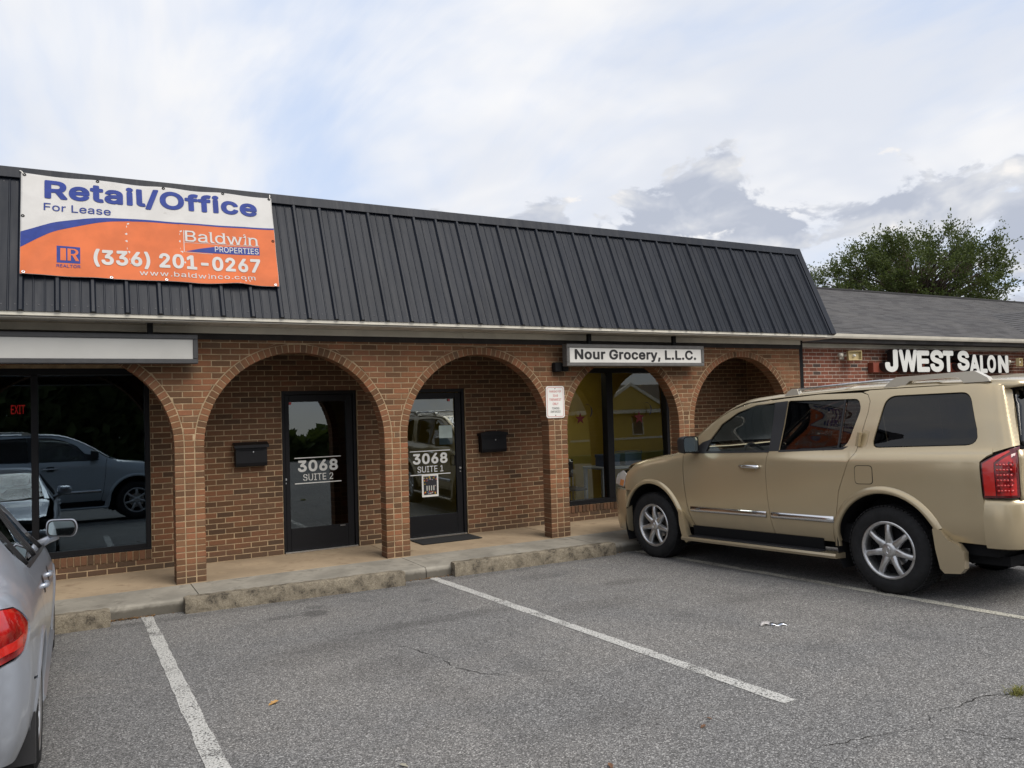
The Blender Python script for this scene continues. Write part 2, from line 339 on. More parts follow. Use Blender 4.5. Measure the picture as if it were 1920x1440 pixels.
# ------------------------------------------------------------------ grotesque lettering: glyph outlines as plain coordinates
GLYPH_B = {
    '(': (273, '159 -120 173 -126 239 -126 257 -117 265 -102 263 -84 226 0 201 72 188 132 182 186 185 264 199 348 226 438 265 534 265 546 259 558 251 565 239 569 173 569 160 564 149 552 119 492 97 432 77 360 64 282 59 222 60 168 76 72 89 24 112 -36 139 -90'),
    ')': (273, '19 -120 37 -126 97 -126 109 -123 121 -114 153 -54 178 6 200 84 210 144 214 204 211 264 202 330 189 390 166 462 137 528 120 558 109 566 97 569 25 567 13 557 7 540 9 528 45 444 69 366 86 282 92 216 87 144 73 78 49 6 8 -90 10 -108'),
    ',': (188, '20 -143 38 -149 86 -149 102 -143 112 -131 167 67 164 85 152 97 140 101 62 100 50 95 41 85 8 -119 10 -131'),
    '-': (453, '96 164 114 158 348 160 360 169 366 182 365 254 354 269 336 274 114 274 102 272 90 262 84 248 85 182'),
    '.': (188, '66 -28 92 -34 122 -30 146 -15 164 8 171 38 166 68 152 92 128 110 98 117 68 112 44 96 27 74 20 44 25 14 40 -10'),
    '/': (249, '-4 -100 14 -106 74 -106 89 -100 99 -88 264 524 264 542 256 554 248 560 236 563 170 562 157 554 150 542 -15 -70 -13 -88'),
    '0': (453, '176 -31 228 -37 270 -32 306 -21 342 0 372 30 399 71 418 119 430 173 435 251 432 317 422 371 401 431 376 473 342 508 300 532 258 543 210 545 168 537 138 525 102 500 78 473 54 435 36 389 24 335 18 275 21 197 30 137 46 89 68 47 99 11 138 -16|210 81 192 89 178 101 166 119 155 143 141 209 140 287 149 347 169 395 184 413 198 423 216 429 234 429 252 425 270 413 284 395 296 371 311 311 313 221 302 155 291 125 280 107 269 95 252 84 234 80'),
    '1': (453, '58 -24 76 -30 388 -30 406 -26 418 -12 421 54 419 66 412 75 394 84 310 85 306 90 306 510 299 528 286 537 196 539 184 535 70 453 58 438 56 354 64 337 75 330 88 328 100 332 178 388 182 378 182 90 178 85 76 85 58 78 47 60 46 0 49 -12'),
    '2': (453, '46 -24 64 -30 388 -30 406 -25 417 -12 419 60 412 76 401 84 388 87 232 87 223 90 310 182 359 240 390 288 407 336 411 366 410 396 405 420 393 450 378 474 358 496 334 515 310 528 274 540 238 545 196 544 160 536 130 523 100 503 72 474 53 444 39 402 36 360 43 342 58 333 130 332 142 336 154 349 160 385 171 408 185 420 208 428 244 427 268 417 286 396 290 372 285 342 258 300 40 65 34 48 34 0 36 -12'),
    '3': (453, '162 -31 206 -37 248 -35 284 -29 320 -15 350 2 374 23 398 53 412 83 421 119 423 155 417 191 403 227 382 257 356 282 326 301 286 317 400 449 402 515 396 527 386 536 374 539 68 539 52 533 42 521 40 509 40 449 44 437 56 425 68 422 218 422 222 419 129 311 127 245 134 228 152 218 218 217 255 209 284 190 297 161 297 125 284 102 260 87 224 80 188 84 158 98 145 113 134 149 122 159 110 162 44 162 32 159 19 149 14 131 19 95 32 62 50 35 73 11 98 -6 128 -21'),
    '6': (453, '176 -31 214 -36 256 -35 292 -27 323 -13 352 7 379 35 400 69 412 101 418 143 416 191 406 233 388 268 361 299 328 322 298 335 247 347 350 497 352 509 349 521 340 533 328 538 250 539 238 535 229 527 83 311 57 263 40 215 34 173 35 137 43 95 59 59 79 29 106 4 142 -19|202 82 178 98 163 119 155 149 159 185 171 209 192 227 220 235 250 232 274 218 292 191 297 155 292 125 278 101 256 84 232 79'),
    '7': (453, '79 -24 98 -30 170 -30 183 -24 192 -12 419 438 420 516 413 528 404 535 392 539 62 539 46 534 35 522 32 510 32 450 38 434 50 425 62 422 275 420 69 12 68 -6'),
    '8': (453, '168 -31 214 -37 256 -35 304 -26 340 -11 372 11 400 40 418 71 428 107 430 155 419 197 399 233 365 269 393 305 408 347 411 395 401 437 382 473 346 509 310 529 262 543 226 546 184 542 152 533 118 517 88 493 66 467 50 437 43 407 41 365 49 329 63 299 87 269 53 233 31 191 22 143 28 89 48 47 80 11 124 -16|196 82 166 96 155 107 148 119 146 149 152 167 160 179 185 197 220 205 256 201 286 185 300 167 306 143 304 119 292 101 274 88 250 81 220 79|202 323 179 335 167 353 163 383 172 407 190 422 214 429 244 428 268 419 280 407 288 389 288 365 280 344 268 332 250 323 226 320'),
    'A': (480, '-2 -24 16 -30 88 -30 103 -24 113 -12 154 108 160 112 322 111 368 -12 376 -23 394 -30 466 -30 481 -24 490 -12 493 0 491 12 305 516 292 534 274 539 196 538 184 533 175 522 -11 12 -13 -6|202 229 198 234 238 352 280 234 274 229'),
    'C': (510, '210 -31 262 -37 310 -34 358 -21 400 0 438 29 467 65 489 107 502 155 500 173 484 188 400 189 385 179 368 137 343 107 310 90 268 83 232 87 201 101 173 125 153 155 140 191 135 227 134 269 139 311 148 341 164 371 184 395 208 412 238 423 268 426 298 422 322 414 343 401 358 386 371 365 382 334 400 319 478 319 490 324 500 335 502 353 489 401 471 437 448 468 418 496 388 516 352 532 316 541 268 546 214 540 166 526 124 502 90 473 58 433 35 389 18 335 11 275 13 209 23 155 43 101 70 58 110 17 154 -11'),
    'E': (419, '42 -24 60 -30 372 -30 390 -26 399 -18 405 0 405 60 401 72 388 84 372 87 162 87 155 90 156 199 360 199 379 210 385 222 385 234 384 294 378 306 366 314 156 316 155 420 384 424 396 433 402 450 402 516 388 534 372 539 60 539 44 534 33 522 30 510 30 0 33 -12'),
    'G': (520, '210 -31 268 -37 316 -33 364 -20 402 -1 441 29 470 65 490 103 504 149 508 185 507 263 496 279 478 286 280 286 268 282 260 275 253 257 253 197 262 177 280 169 380 167 373 143 358 121 340 104 316 91 292 85 268 83 244 85 220 92 184 114 168 131 154 155 140 191 135 227 134 269 139 311 148 342 166 375 184 396 208 412 238 423 268 426 298 422 322 413 353 389 369 365 382 333 400 320 478 319 490 323 501 335 504 353 490 401 472 436 449 467 418 496 388 515 352 531 316 541 268 545 214 541 166 526 124 503 89 473 58 435 34 389 18 335 11 275 13 209 22 155 43 101 70 57 109 17 160 -15'),
    'I': (300, '13 -24 31 -30 271 -30 287 -24 297 -12 299 54 295 72 277 86 217 87 213 90 213 96 213 414 217 422 277 423 289 429 296 438 299 450 299 510 295 524 283 535 271 539 31 539 15 534 4 522 1 510 1 450 7 434 25 422 85 422 88 414 88 90 85 87 25 86 13 81 5 72 1 60 1 0 4 -12'),
    'J': (396, '133 -31 165 -36 207 -36 237 -31 273 -18 303 1 326 23 339 41 354 71 363 107 366 143 366 509 360 527 345 537 267 538 249 528 242 515 241 137 237 113 226 95 207 83 189 80 165 82 147 92 138 101 131 119 127 179 121 191 111 200 99 203 27 202 15 197 6 185 3 149 6 107 15 71 30 41 45 21 69 -1 99 -19'),
    'L': (393, '42 -24 60 -30 360 -30 379 -24 391 -6 390 65 384 76 372 85 162 87 155 90 155 510 148 528 132 538 54 538 37 528 31 516 30 0 33 -12'),
    'N': (523, '42 -24 60 -30 126 -30 143 -24 152 -12 155 0 156 308 366 -22 384 -30 462 -30 474 -28 487 -18 493 0 493 510 490 522 480 534 462 539 396 539 378 530 370 516 369 210 366 202 156 531 138 539 60 539 48 536 37 528 30 510 30 0 33 -12'),
    'O': (533, '210 -31 250 -36 304 -34 352 -23 400 0 438 29 473 71 499 119 515 173 523 233 521 299 511 353 490 407 460 454 424 491 370 525 322 540 268 546 214 541 166 526 130 506 94 477 61 437 35 389 18 335 11 275 13 209 23 155 43 101 70 58 110 17 154 -11|262 83 232 87 208 97 185 113 168 131 153 155 142 185 136 215 134 257 136 293 144 329 156 359 172 383 192 401 214 415 238 423 268 426 298 422 322 413 346 398 366 377 380 353 392 323 398 293 400 251 398 215 390 179 377 149 361 125 340 106 316 93 292 85'),
    'P': (445, '42 -24 60 -30 126 -30 138 -27 150 -16 155 0 156 155 264 157 318 168 348 182 372 198 396 221 413 246 429 282 437 318 438 360 434 396 422 432 402 466 378 492 348 513 300 531 246 538 60 539 44 534 33 522 30 510 30 0 33 -12|156 274 156 422 258 420 282 412 300 398 312 372 314 342 308 312 294 291 276 279 252 274'),
    'R': (449, '42 -24 60 -30 126 -30 138 -27 150 -16 155 0 155 162 156 167 162 168 228 167 325 -12 336 -25 354 -30 432 -30 446 -24 455 -12 458 0 455 12 357 192 360 198 396 228 417 258 433 300 439 354 434 402 418 444 393 480 356 510 312 529 252 538 60 539 44 534 33 522 30 510 30 0 33 -12|156 286 156 422 264 419 288 410 304 396 313 372 315 342 309 318 294 299 276 291 252 286'),
    'S': (447, '162 -33 206 -38 254 -38 296 -31 338 -15 377 9 404 37 424 69 435 105 438 147 431 189 412 225 386 254 356 275 320 292 176 338 156 351 147 363 147 387 152 399 163 411 188 424 224 428 260 424 287 411 302 393 311 363 326 350 404 348 416 352 427 363 431 381 423 423 410 453 393 477 368 501 340 519 308 533 278 541 236 545 188 543 152 535 116 521 85 501 56 473 38 445 26 411 22 369 28 327 45 291 68 265 98 243 128 227 272 182 296 170 313 153 315 141 313 123 296 101 266 85 224 79 182 85 155 99 140 117 129 153 116 164 38 167 26 164 14 154 8 135 14 99 27 63 47 33 71 9 97 -9 128 -23'),
    'T': (449, '175 -24 188 -30 260 -30 275 -24 284 -12 287 0 288 420 416 422 434 427 444 438 447 450 447 510 440 528 428 537 32 539 16 534 5 522 2 510 2 450 5 438 14 428 32 422 161 420 163 0 165 -12'),
    'W': (686, '137 -24 154 -30 232 -30 244 -27 254 -18 340 291 346 287 431 -18 442 -27 454 -30 532 -30 550 -22 560 -6 698 498 699 516 692 528 682 536 670 539 604 539 587 534 576 522 496 214 490 204 409 516 396 534 382 539 304 539 290 534 280 524 196 209 190 211 106 526 94 536 82 539 10 538 -7 528 -13 516 -12 498 126 -6'),
    'a': (389, '111 -33 150 -38 186 -37 216 -30 246 -17 270 -29 342 -29 358 -21 365 -9 367 249 362 297 349 333 330 361 306 383 270 401 234 411 192 414 150 410 114 401 84 387 53 363 30 336 14 303 12 285 17 273 24 266 96 244 117 249 144 285 174 299 198 301 222 297 234 290 244 273 245 261 240 258 114 239 72 224 36 200 12 165 3 135 1 99 5 69 16 39 32 15 54 -6 78 -21|168 75 144 79 126 90 122 99 122 111 131 123 144 130 174 138 240 147 246 141 242 117 225 93 198 79'),
    'c': (396, '156 -32 190 -38 232 -37 268 -30 304 -15 334 5 358 29 377 58 392 94 391 112 384 124 376 129 310 147 298 146 286 141 257 94 238 82 220 77 196 77 172 84 153 100 138 124 127 172 130 226 147 268 172 292 190 298 208 300 244 292 264 274 280 242 298 232 370 248 383 256 390 268 390 286 381 310 368 334 349 358 310 388 256 409 220 414 178 413 136 403 100 385 70 361 43 328 23 292 10 250 4 202 6 154 14 112 30 70 53 34 82 4 118 -19'),
    'e': (404, '158 -32 196 -38 238 -37 274 -30 310 -16 340 3 364 27 382 54 394 84 394 100 382 115 310 135 298 135 286 128 269 100 256 87 238 79 220 76 190 78 166 87 148 103 135 124 131 136 136 139 286 139 304 137 376 140 392 148 400 160 401 208 397 250 385 292 370 324 346 356 316 382 286 398 250 410 214 414 172 412 136 403 100 385 66 358 42 328 23 292 11 250 4 202 6 154 14 112 30 70 52 34 82 4 118 -18|136 254 142 268 160 286 178 296 202 300 226 298 244 290 261 274 270 256 268 252 262 251 142 251'),
    'f': (254, '63 -24 78 -30 144 -30 160 -24 169 -12 172 0 172 294 174 297 240 300 254 312 258 330 258 384 252 397 234 409 174 410 172 426 176 438 180 442 198 444 234 439 252 452 273 522 266 540 246 551 210 559 174 559 138 552 108 538 81 516 61 486 53 456 48 410 0 409 -13 402 -22 390 -23 324 -18 309 0 298 42 297 51 294 51 0 53 -12'),
    'i': (167, '35 -24 53 -30 119 -29 137 -18 144 0 143 384 139 396 131 404 97 414 125 425 143 443 155 468 156 492 148 516 134 534 113 548 89 554 65 551 41 540 19 516 12 492 13 468 23 444 42 426 70 414 35 404 28 396 23 384 23 0 25 -12'),
    'l': (189, '95 -26 137 -32 185 -27 203 -18 208 -8 211 4 198 64 191 76 173 84 149 82 144 88 142 520 133 532 119 538 53 539 33 532 25 520 23 508 23 70 29 40 44 10 69 -14'),
    'o': (415, '156 -32 196 -38 238 -36 280 -26 316 -8 346 16 371 46 391 82 404 124 411 172 408 232 396 280 380 316 358 347 328 376 292 397 250 410 208 414 166 411 136 403 100 385 70 361 43 328 23 292 10 250 4 202 6 154 14 112 30 70 53 34 82 4 118 -19|178 81 153 100 134 136 127 178 130 226 143 262 166 288 190 298 226 298 244 292 256 283 269 268 278 250 289 202 285 148 268 107 244 85 214 77'),
    'r': (259, '35 -24 53 -30 119 -30 132 -24 141 -12 144 0 145 252 157 276 179 291 203 296 251 293 269 306 273 324 273 390 267 402 257 411 239 414 197 414 173 409 137 396 119 408 53 409 35 403 25 390 23 0 25 -12'),
    't': (227, '122 -28 168 -34 210 -30 231 -22 242 -4 231 62 224 74 204 83 162 80 157 86 156 98 156 296 210 298 227 308 234 326 234 380 228 396 216 406 156 410 156 476 144 495 126 501 60 501 45 494 37 482 35 416 32 410 -6 407 -21 392 -24 380 -23 326 -20 314 -10 302 0 298 30 297 35 290 35 80 45 38 54 20 72 -1 93 -16'),
    'u': (410, '135 -29 173 -35 209 -33 239 -26 269 -11 281 -24 293 -29 359 -30 371 -27 383 -16 387 1 387 379 383 395 371 406 359 409 293 409 278 403 269 391 266 379 264 133 257 111 245 95 227 85 203 80 185 82 167 89 153 103 146 121 144 379 138 397 131 404 119 409 53 409 35 403 25 391 23 379 23 139 30 79 47 38 70 7 101 -16'),
    'y': (389, '44 -169 95 -175 143 -166 167 -155 185 -141 215 -104 233 -67 400 371 400 389 389 403 371 409 305 409 293 407 281 397 197 170 191 171 107 398 89 409 17 409 5 407 -8 395 -12 383 -11 371 130 -1 118 -37 106 -55 95 -60 53 -57 41 -63 34 -73 17 -139 24 -157'),
}
GLYPH_R = {
    '.': (188, '72 -2 94 -8 112 -6 130 5 141 22 145 40 142 58 131 76 118 86 100 91 82 89 64 79 51 64 46 46 47 28 57 10'),
    '0': (453, '180 -5 224 -11 266 -7 302 6 331 25 354 49 377 85 393 127 404 181 409 253 406 313 397 367 380 415 355 457 326 487 290 508 254 518 212 519 182 514 152 503 120 481 98 457 76 421 60 379 49 331 44 271 45 211 53 157 66 109 86 68 110 37 140 12|212 55 188 62 170 73 152 93 136 121 124 157 117 193 114 283 118 325 126 361 137 391 151 415 167 433 188 447 212 454 236 455 260 450 284 435 302 415 319 385 330 349 336 313 339 223 334 181 326 145 315 115 300 91 283 73 260 59 236 54'),
    '1': (453, '72 2 78 -4 390 -4 395 2 395 50 390 59 288 59 280 62 280 506 276 513 198 513 82 428 82 362 84 354 204 440 208 434 208 68 204 59 78 59 73 56'),
    '2': (453, '60 2 66 -4 390 -4 393 2 393 56 390 60 160 62 324 237 358 284 378 326 383 350 385 380 374 428 347 470 324 490 300 504 270 514 234 519 198 518 168 511 138 498 114 481 92 458 77 434 63 386 62 362 66 358 126 358 131 362 139 404 154 428 180 447 216 455 258 451 289 434 300 422 310 404 316 368 309 332 282 288 61 50'),
    '3': (453, '165 -5 196 -10 238 -10 268 -6 304 6 334 23 357 43 376 67 388 91 397 133 395 169 385 205 367 235 340 262 310 280 274 291 232 295 375 457 375 511 67 511 66 457 70 448 274 448 280 445 153 301 153 247 160 244 214 243 250 238 274 229 299 211 316 187 325 151 321 115 308 91 289 73 262 60 232 54 196 55 160 66 136 83 121 103 112 135 46 136 40 133 43 109 50 85 76 45 112 16'),
    '6': (453, '179 -5 216 -11 252 -9 282 -3 312 11 340 31 360 53 376 79 387 109 393 157 389 199 373 241 352 271 318 298 282 313 234 318 192 313 324 505 324 512 250 511 107 301 81 253 66 211 60 175 61 139 68 103 81 73 97 49 120 25 150 6|204 55 186 61 168 72 142 103 130 145 132 187 148 223 174 247 210 260 252 258 286 241 311 211 318 193 323 169 320 127 303 91 276 65 240 53'),
    '8': (453, '171 -5 210 -10 252 -10 288 -3 324 10 354 30 378 54 396 85 403 115 402 163 386 205 372 226 354 244 336 256 315 265 354 295 377 331 383 355 386 379 384 403 377 427 360 459 331 487 300 505 258 517 228 519 192 517 162 509 132 495 108 477 90 456 77 433 68 403 68 361 81 319 104 289 138 265 114 255 96 242 66 205 55 181 49 157 48 127 51 103 66 67 90 37 126 12|204 55 162 67 144 80 130 97 122 115 120 133 121 157 127 175 150 205 186 225 234 231 276 222 306 202 325 175 333 139 325 103 306 78 276 61 240 54|210 295 174 307 149 331 141 349 137 367 141 403 150 421 161 433 186 449 222 456 264 450 292 433 309 409 315 379 311 349 298 325 276 306 246 295'),
    'A': (480, '13 2 18 -4 84 -4 90 2 136 134 144 138 336 138 343 134 390 1 396 -4 462 -4 466 2 281 506 276 513 198 511|162 204 234 427 240 436 317 206 312 203'),
    'B': (456, '56 2 62 -4 260 -4 302 1 332 9 362 23 386 42 404 66 415 92 421 122 421 158 414 188 398 217 380 238 356 254 326 266 362 285 388 314 400 350 400 398 392 428 379 452 362 472 338 490 302 505 254 512 62 513 56 506|134 61 130 62 129 68 129 224 134 227 248 227 278 224 314 208 339 182 350 152 350 122 340 98 320 77 296 67 272 62|134 289 129 296 130 446 266 446 296 436 318 416 331 386 331 356 320 329 300 308 278 296 254 290'),
    'C': (510, '213 -5 252 -10 306 -8 348 3 384 20 420 49 444 77 465 115 475 151 474 164 408 164 385 115 357 85 318 65 270 57 222 63 186 80 153 109 127 151 113 193 108 235 109 283 115 325 128 361 146 391 168 415 192 433 216 444 246 450 282 451 312 446 342 433 372 410 390 385 408 344 468 344 477 349 469 379 457 409 443 433 420 460 396 480 372 495 342 508 312 515 264 519 216 514 174 501 138 480 102 448 74 409 54 367 43 325 37 271 39 211 47 163 66 113 91 73 126 37 163 13'),
    'D': (502, '56 2 62 -4 218 -4 290 4 338 20 368 37 398 62 422 92 444 134 461 194 466 254 461 314 450 362 428 409 400 446 368 473 326 495 266 510 60 512 56 506|134 61 130 62 129 68 130 446 248 446 284 439 308 430 338 410 360 386 377 356 387 326 394 284 395 236 388 188 376 152 363 128 344 106 320 87 296 75 242 62'),
    'E': (419, '56 2 62 -4 374 -4 379 2 379 56 374 61 134 61 130 62 129 68 131 224 350 225 356 225 359 230 359 284 356 290 132 290 129 296 130 446 374 449 376 452 374 512 62 513 56 506'),
    'F': (410, '56 2 62 -4 122 -4 128 0 129 212 134 217 344 217 350 224 350 278 344 282 129 284 130 446 368 448 373 452 373 506 370 512 62 513 56 506'),
    'G': (520, '213 -5 252 -10 300 -9 342 0 385 19 420 46 444 73 464 109 477 151 482 187 482 253 480 259 474 260 281 259 279 253 279 199 282 195 410 193 404 151 384 112 354 82 318 64 288 58 258 57 228 62 204 70 180 84 158 103 140 127 127 151 113 193 108 235 109 283 115 325 128 361 146 391 167 415 192 433 220 445 246 451 282 451 312 445 342 432 369 409 387 385 408 345 474 345 478 349 470 379 458 409 422 457 396 480 372 494 342 507 312 515 264 520 216 515 174 502 138 481 108 456 80 421 58 379 44 331 37 277 38 217 47 163 65 115 91 73 126 37 162 13'),
    'I': (300, '27 2 33 -4 267 -4 273 1 273 57 267 61 189 61 187 68 187 446 267 448 273 451 273 506 270 512 33 513 27 506 27 452 33 448 111 448 114 440 114 68 111 61 33 61 27 56'),
    'K': (467, '56 2 62 -4 122 -4 128 0 129 164 194 235 200 235 368 -1 374 -4 446 -4 452 2 251 284 250 290 451 506 449 512 362 512 188 325 134 261 128 266 128 508 122 513 60 512 56 506'),
    'L': (393, '56 2 62 -4 356 -4 362 -4 365 2 365 56 362 60 130 62 129 506 122 513 62 513 56 506'),
    'N': (523, '56 2 62 -4 122 -4 129 2 129 296 126 398 128 408 198 290 381 2 386 -4 464 -4 467 2 467 506 465 512 398 513 395 506 396 116 392 107 352 176 140 510 134 513 60 512 56 506'),
    'O': (533, '213 -5 264 -11 312 -7 354 6 390 25 421 49 451 85 474 127 490 181 497 235 495 295 485 349 466 397 439 439 402 475 360 501 312 515 264 519 216 514 174 501 138 480 102 448 74 409 54 367 43 325 37 271 39 211 47 163 66 113 91 73 126 37 163 13|234 60 198 73 170 91 148 115 129 145 116 181 110 211 107 253 111 301 117 331 128 361 146 391 168 416 193 433 222 445 252 451 288 450 324 441 354 425 378 403 399 373 415 337 423 301 426 253 423 211 418 181 404 145 386 115 360 89 330 70 300 60 264 57'),
    'P': (445, '56 2 62 -4 122 -4 128 0 129 176 134 182 248 182 302 190 326 200 350 214 369 230 388 254 402 284 410 314 412 356 408 392 398 422 384 446 363 470 338 489 302 504 254 512 62 513 56 506|134 246 130 248 129 254 129 446 260 446 296 434 319 416 330 398 337 380 340 338 332 301 312 272 290 257 260 248'),
    'R': (449, '56 2 62 -4 122 -4 128 0 129 188 134 194 242 194 350 -2 428 -4 431 2 320 206 361 230 384 254 403 290 412 332 411 386 398 426 374 463 344 487 302 505 254 512 62 513 56 506|134 259 130 260 129 266 129 446 260 446 296 436 321 416 337 386 341 344 333 308 314 282 290 268 260 261'),
    'S': (447, '165 -7 208 -12 250 -12 292 -5 322 6 353 23 379 47 399 77 409 107 412 143 407 179 392 209 370 233 340 254 310 268 166 314 136 334 123 353 119 371 120 389 135 419 148 432 166 443 208 454 256 452 295 437 321 413 334 376 400 374 404 377 402 401 395 425 382 448 367 467 328 496 274 515 232 519 190 517 156 509 127 497 100 480 76 456 61 431 51 401 48 371 53 335 67 305 89 281 115 263 148 247 262 213 298 199 326 179 340 155 341 131 337 113 316 84 280 62 232 53 184 58 160 66 142 76 119 101 106 140 40 141 34 137 44 89 56 65 70 46 88 28 112 12'),
    'T': (449, '189 2 196 -4 256 -4 261 2 261 446 418 448 421 452 421 506 418 513 34 513 28 506 28 452 34 448 187 446'),
    'U': (517, '202 -6 230 -11 272 -12 314 -7 344 2 376 18 404 39 424 60 443 90 456 126 461 162 461 504 458 512 392 513 389 510 389 174 386 150 378 126 359 96 332 73 296 59 260 56 220 60 188 72 158 96 139 126 131 150 128 174 128 510 122 513 62 513 56 510 56 174 63 120 81 78 110 42 152 12'),
    'V': (480, '199 2 204 -4 276 -4 282 1 466 506 464 512 396 513 390 508 240 70 201 194 90 506 84 513 16 512 13 506'),
    'W': (686, '150 2 156 -4 228 -4 234 0 324 332 342 412 363 326 451 2 456 -4 528 -4 534 1 673 506 670 512 600 511 492 84 469 182 384 506 380 512 306 513 301 506 192 86 171 182 87 506 84 512 78 513 16 512 13 506'),
    'X': (474, '15 2 20 -4 92 -4 194 140 236 207 380 -4 458 -2 458 4 282 260 282 266 449 506 447 512 374 513 368 508 272 369 242 319 236 314 197 380 105 512 29 512 26 506 195 260'),
    'Y': (472, '199 2 204 -4 270 -2 272 206 458 506 456 512 378 512 275 344 240 281 234 277 201 338 96 508 90 513 16 512 13 506 199 206'),
    'a': (389, '114 -7 158 -13 206 -6 243 11 266 35 271 35 272 42 273 -1 278 -4 332 -4 341 -1 341 251 336 293 325 323 308 347 290 362 260 377 230 385 194 388 158 385 122 376 92 361 68 342 50 319 38 293 40 287 98 270 122 299 140 313 170 325 200 327 224 323 242 316 260 299 268 281 271 251 266 241 260 237 146 219 104 209 62 188 38 161 29 137 26 107 30 77 38 53 50 34 68 16 86 4|140 53 116 64 100 83 96 113 107 137 122 149 146 158 268 179 272 173 269 119 260 95 246 77 224 61 200 53 170 49'),
    'b': (424, '186 -6 229 -12 277 -6 319 15 353 48 379 95 391 144 394 204 386 258 371 300 347 336 313 365 277 382 229 388 181 381 146 360 121 330 118 336 117 510 115 513 55 513 49 510 49 504 49 0 55 -4 115 -2 116 42 121 48 151 13|199 53 178 60 160 72 145 88 133 108 124 132 118 162 119 222 132 270 157 303 175 316 193 322 235 325 259 319 277 309 292 294 305 276 321 228 324 198 323 162 317 132 308 108 295 86 281 72 265 61 247 54 223 51'),
    'c': (396, '159 -6 192 -12 228 -11 258 -6 288 6 316 24 340 48 355 72 367 102 360 107 306 121 300 117 283 84 264 66 234 53 198 51 174 55 150 67 128 90 114 114 101 168 104 228 121 276 134 294 154 312 174 321 198 325 222 325 246 319 276 300 290 282 300 260 306 259 365 276 351 312 324 346 294 367 252 383 216 388 180 387 144 378 114 363 88 342 63 312 47 282 36 246 31 204 31 162 39 120 52 84 71 54 96 27 126 6'),
    'd': (424, '150 -6 198 -12 240 -6 276 15 306 50 309 0 312 -4 372 -4 376 0 376 504 372 513 312 513 307 510 306 328 279 360 246 380 210 388 168 386 132 376 96 354 68 324 48 288 35 246 30 204 33 150 43 102 60 66 84 34 114 10|180 53 162 60 144 72 127 90 114 114 101 168 103 228 120 276 144 306 162 317 180 323 222 324 246 317 264 306 282 288 292 270 301 246 306 216 305 150 289 102 264 71 246 59 228 53 204 51'),
    'e': (404, '161 -6 198 -12 234 -11 264 -6 294 5 318 19 342 41 359 66 369 90 361 96 306 109 285 78 264 62 234 52 198 51 168 58 144 71 125 90 111 114 103 144 102 164 366 165 375 168 374 216 370 252 361 282 347 312 330 336 306 357 276 374 246 384 216 388 180 387 144 378 114 363 87 342 63 312 48 282 36 246 31 204 32 156 38 120 52 84 70 54 96 26 126 7|102 226 103 240 111 264 121 282 136 300 168 320 204 326 240 321 258 312 273 300 293 270 304 228 300 225'),
    'i': (167, '49 2 55 -4 109 -4 115 -3 118 2 118 374 115 383 55 383 49 380|73 440 91 439 109 446 121 457 128 470 130 488 124 506 113 518 97 526 79 528 61 522 48 512 39 494 38 476 43 461 55 448'),
    'l': (189, '100 0 121 -5 151 -6 181 -1 184 6 174 54 169 58 145 56 129 60 123 66 118 84 117 510 115 512 55 513 49 510 49 504 49 72 54 48 66 24 79 11'),
    'm': (610, '49 2 55 -4 115 -4 118 2 118 236 121 266 131 290 151 311 175 323 199 326 223 323 243 314 259 299 268 278 271 1 277 -4 337 -4 339 2 339 248 342 272 354 296 373 314 397 324 421 326 445 323 469 311 482 296 489 278 492 254 493 -1 499 -4 559 -3 561 2 561 266 554 308 540 338 523 358 501 374 475 385 451 389 409 388 373 375 343 354 319 323 302 350 285 368 265 381 241 388 205 389 171 380 143 362 121 336 116 344 115 382 55 383 49 380'),
    'n': (410, '49 2 55 -4 115 -4 118 2 118 230 122 260 133 285 154 308 181 321 211 325 241 320 263 308 279 290 289 266 292 236 292 2 295 -3 301 -4 355 -4 361 0 359 272 353 302 342 326 325 350 307 366 283 379 259 386 205 387 181 381 157 370 138 356 121 335 116 344 115 381 55 383 49 380'),
    'o': (415, '159 -6 192 -12 234 -10 270 -2 299 12 323 30 345 54 363 84 377 120 384 162 385 204 379 246 365 288 344 324 321 348 288 370 258 382 222 388 180 387 150 380 120 366 94 348 72 324 53 294 39 258 31 216 30 174 36 132 49 90 71 54 96 27 126 6|180 54 162 60 144 72 128 90 117 108 108 132 102 162 103 222 118 270 129 288 146 306 162 316 180 323 204 326 228 324 252 317 269 306 286 288 298 270 307 246 313 216 315 180 312 150 295 102 282 83 264 66 228 52 204 51'),
    'r': (259, '49 2 55 -4 115 -4 118 2 118 236 122 266 141 296 169 315 199 321 247 320 247 386 205 388 175 383 145 366 121 340 116 350 115 381 55 383 49 380'),
    's': (365, '130 -6 164 -12 194 -12 230 -7 260 2 284 15 308 35 321 54 331 78 335 108 331 138 319 162 302 181 278 197 254 207 146 235 127 246 115 264 114 288 124 306 146 320 176 328 212 326 233 318 252 300 266 274 326 286 327 294 320 312 302 342 275 366 242 381 212 387 182 388 152 385 122 377 97 366 74 348 59 330 48 306 43 276 46 246 56 222 74 201 96 186 122 174 236 143 254 130 263 114 262 90 250 72 224 56 194 50 158 52 128 63 111 78 98 108 92 110 32 96 43 60 64 30 92 9'),
    'w': (567, '133 2 139 -4 199 -4 203 2 283 287 364 2 367 -3 373 -4 433 -2 547 374 547 382 481 383 476 380 397 88 368 206 319 382 253 383 248 380 169 92 91 380 85 383 25 383 19 380'),
}
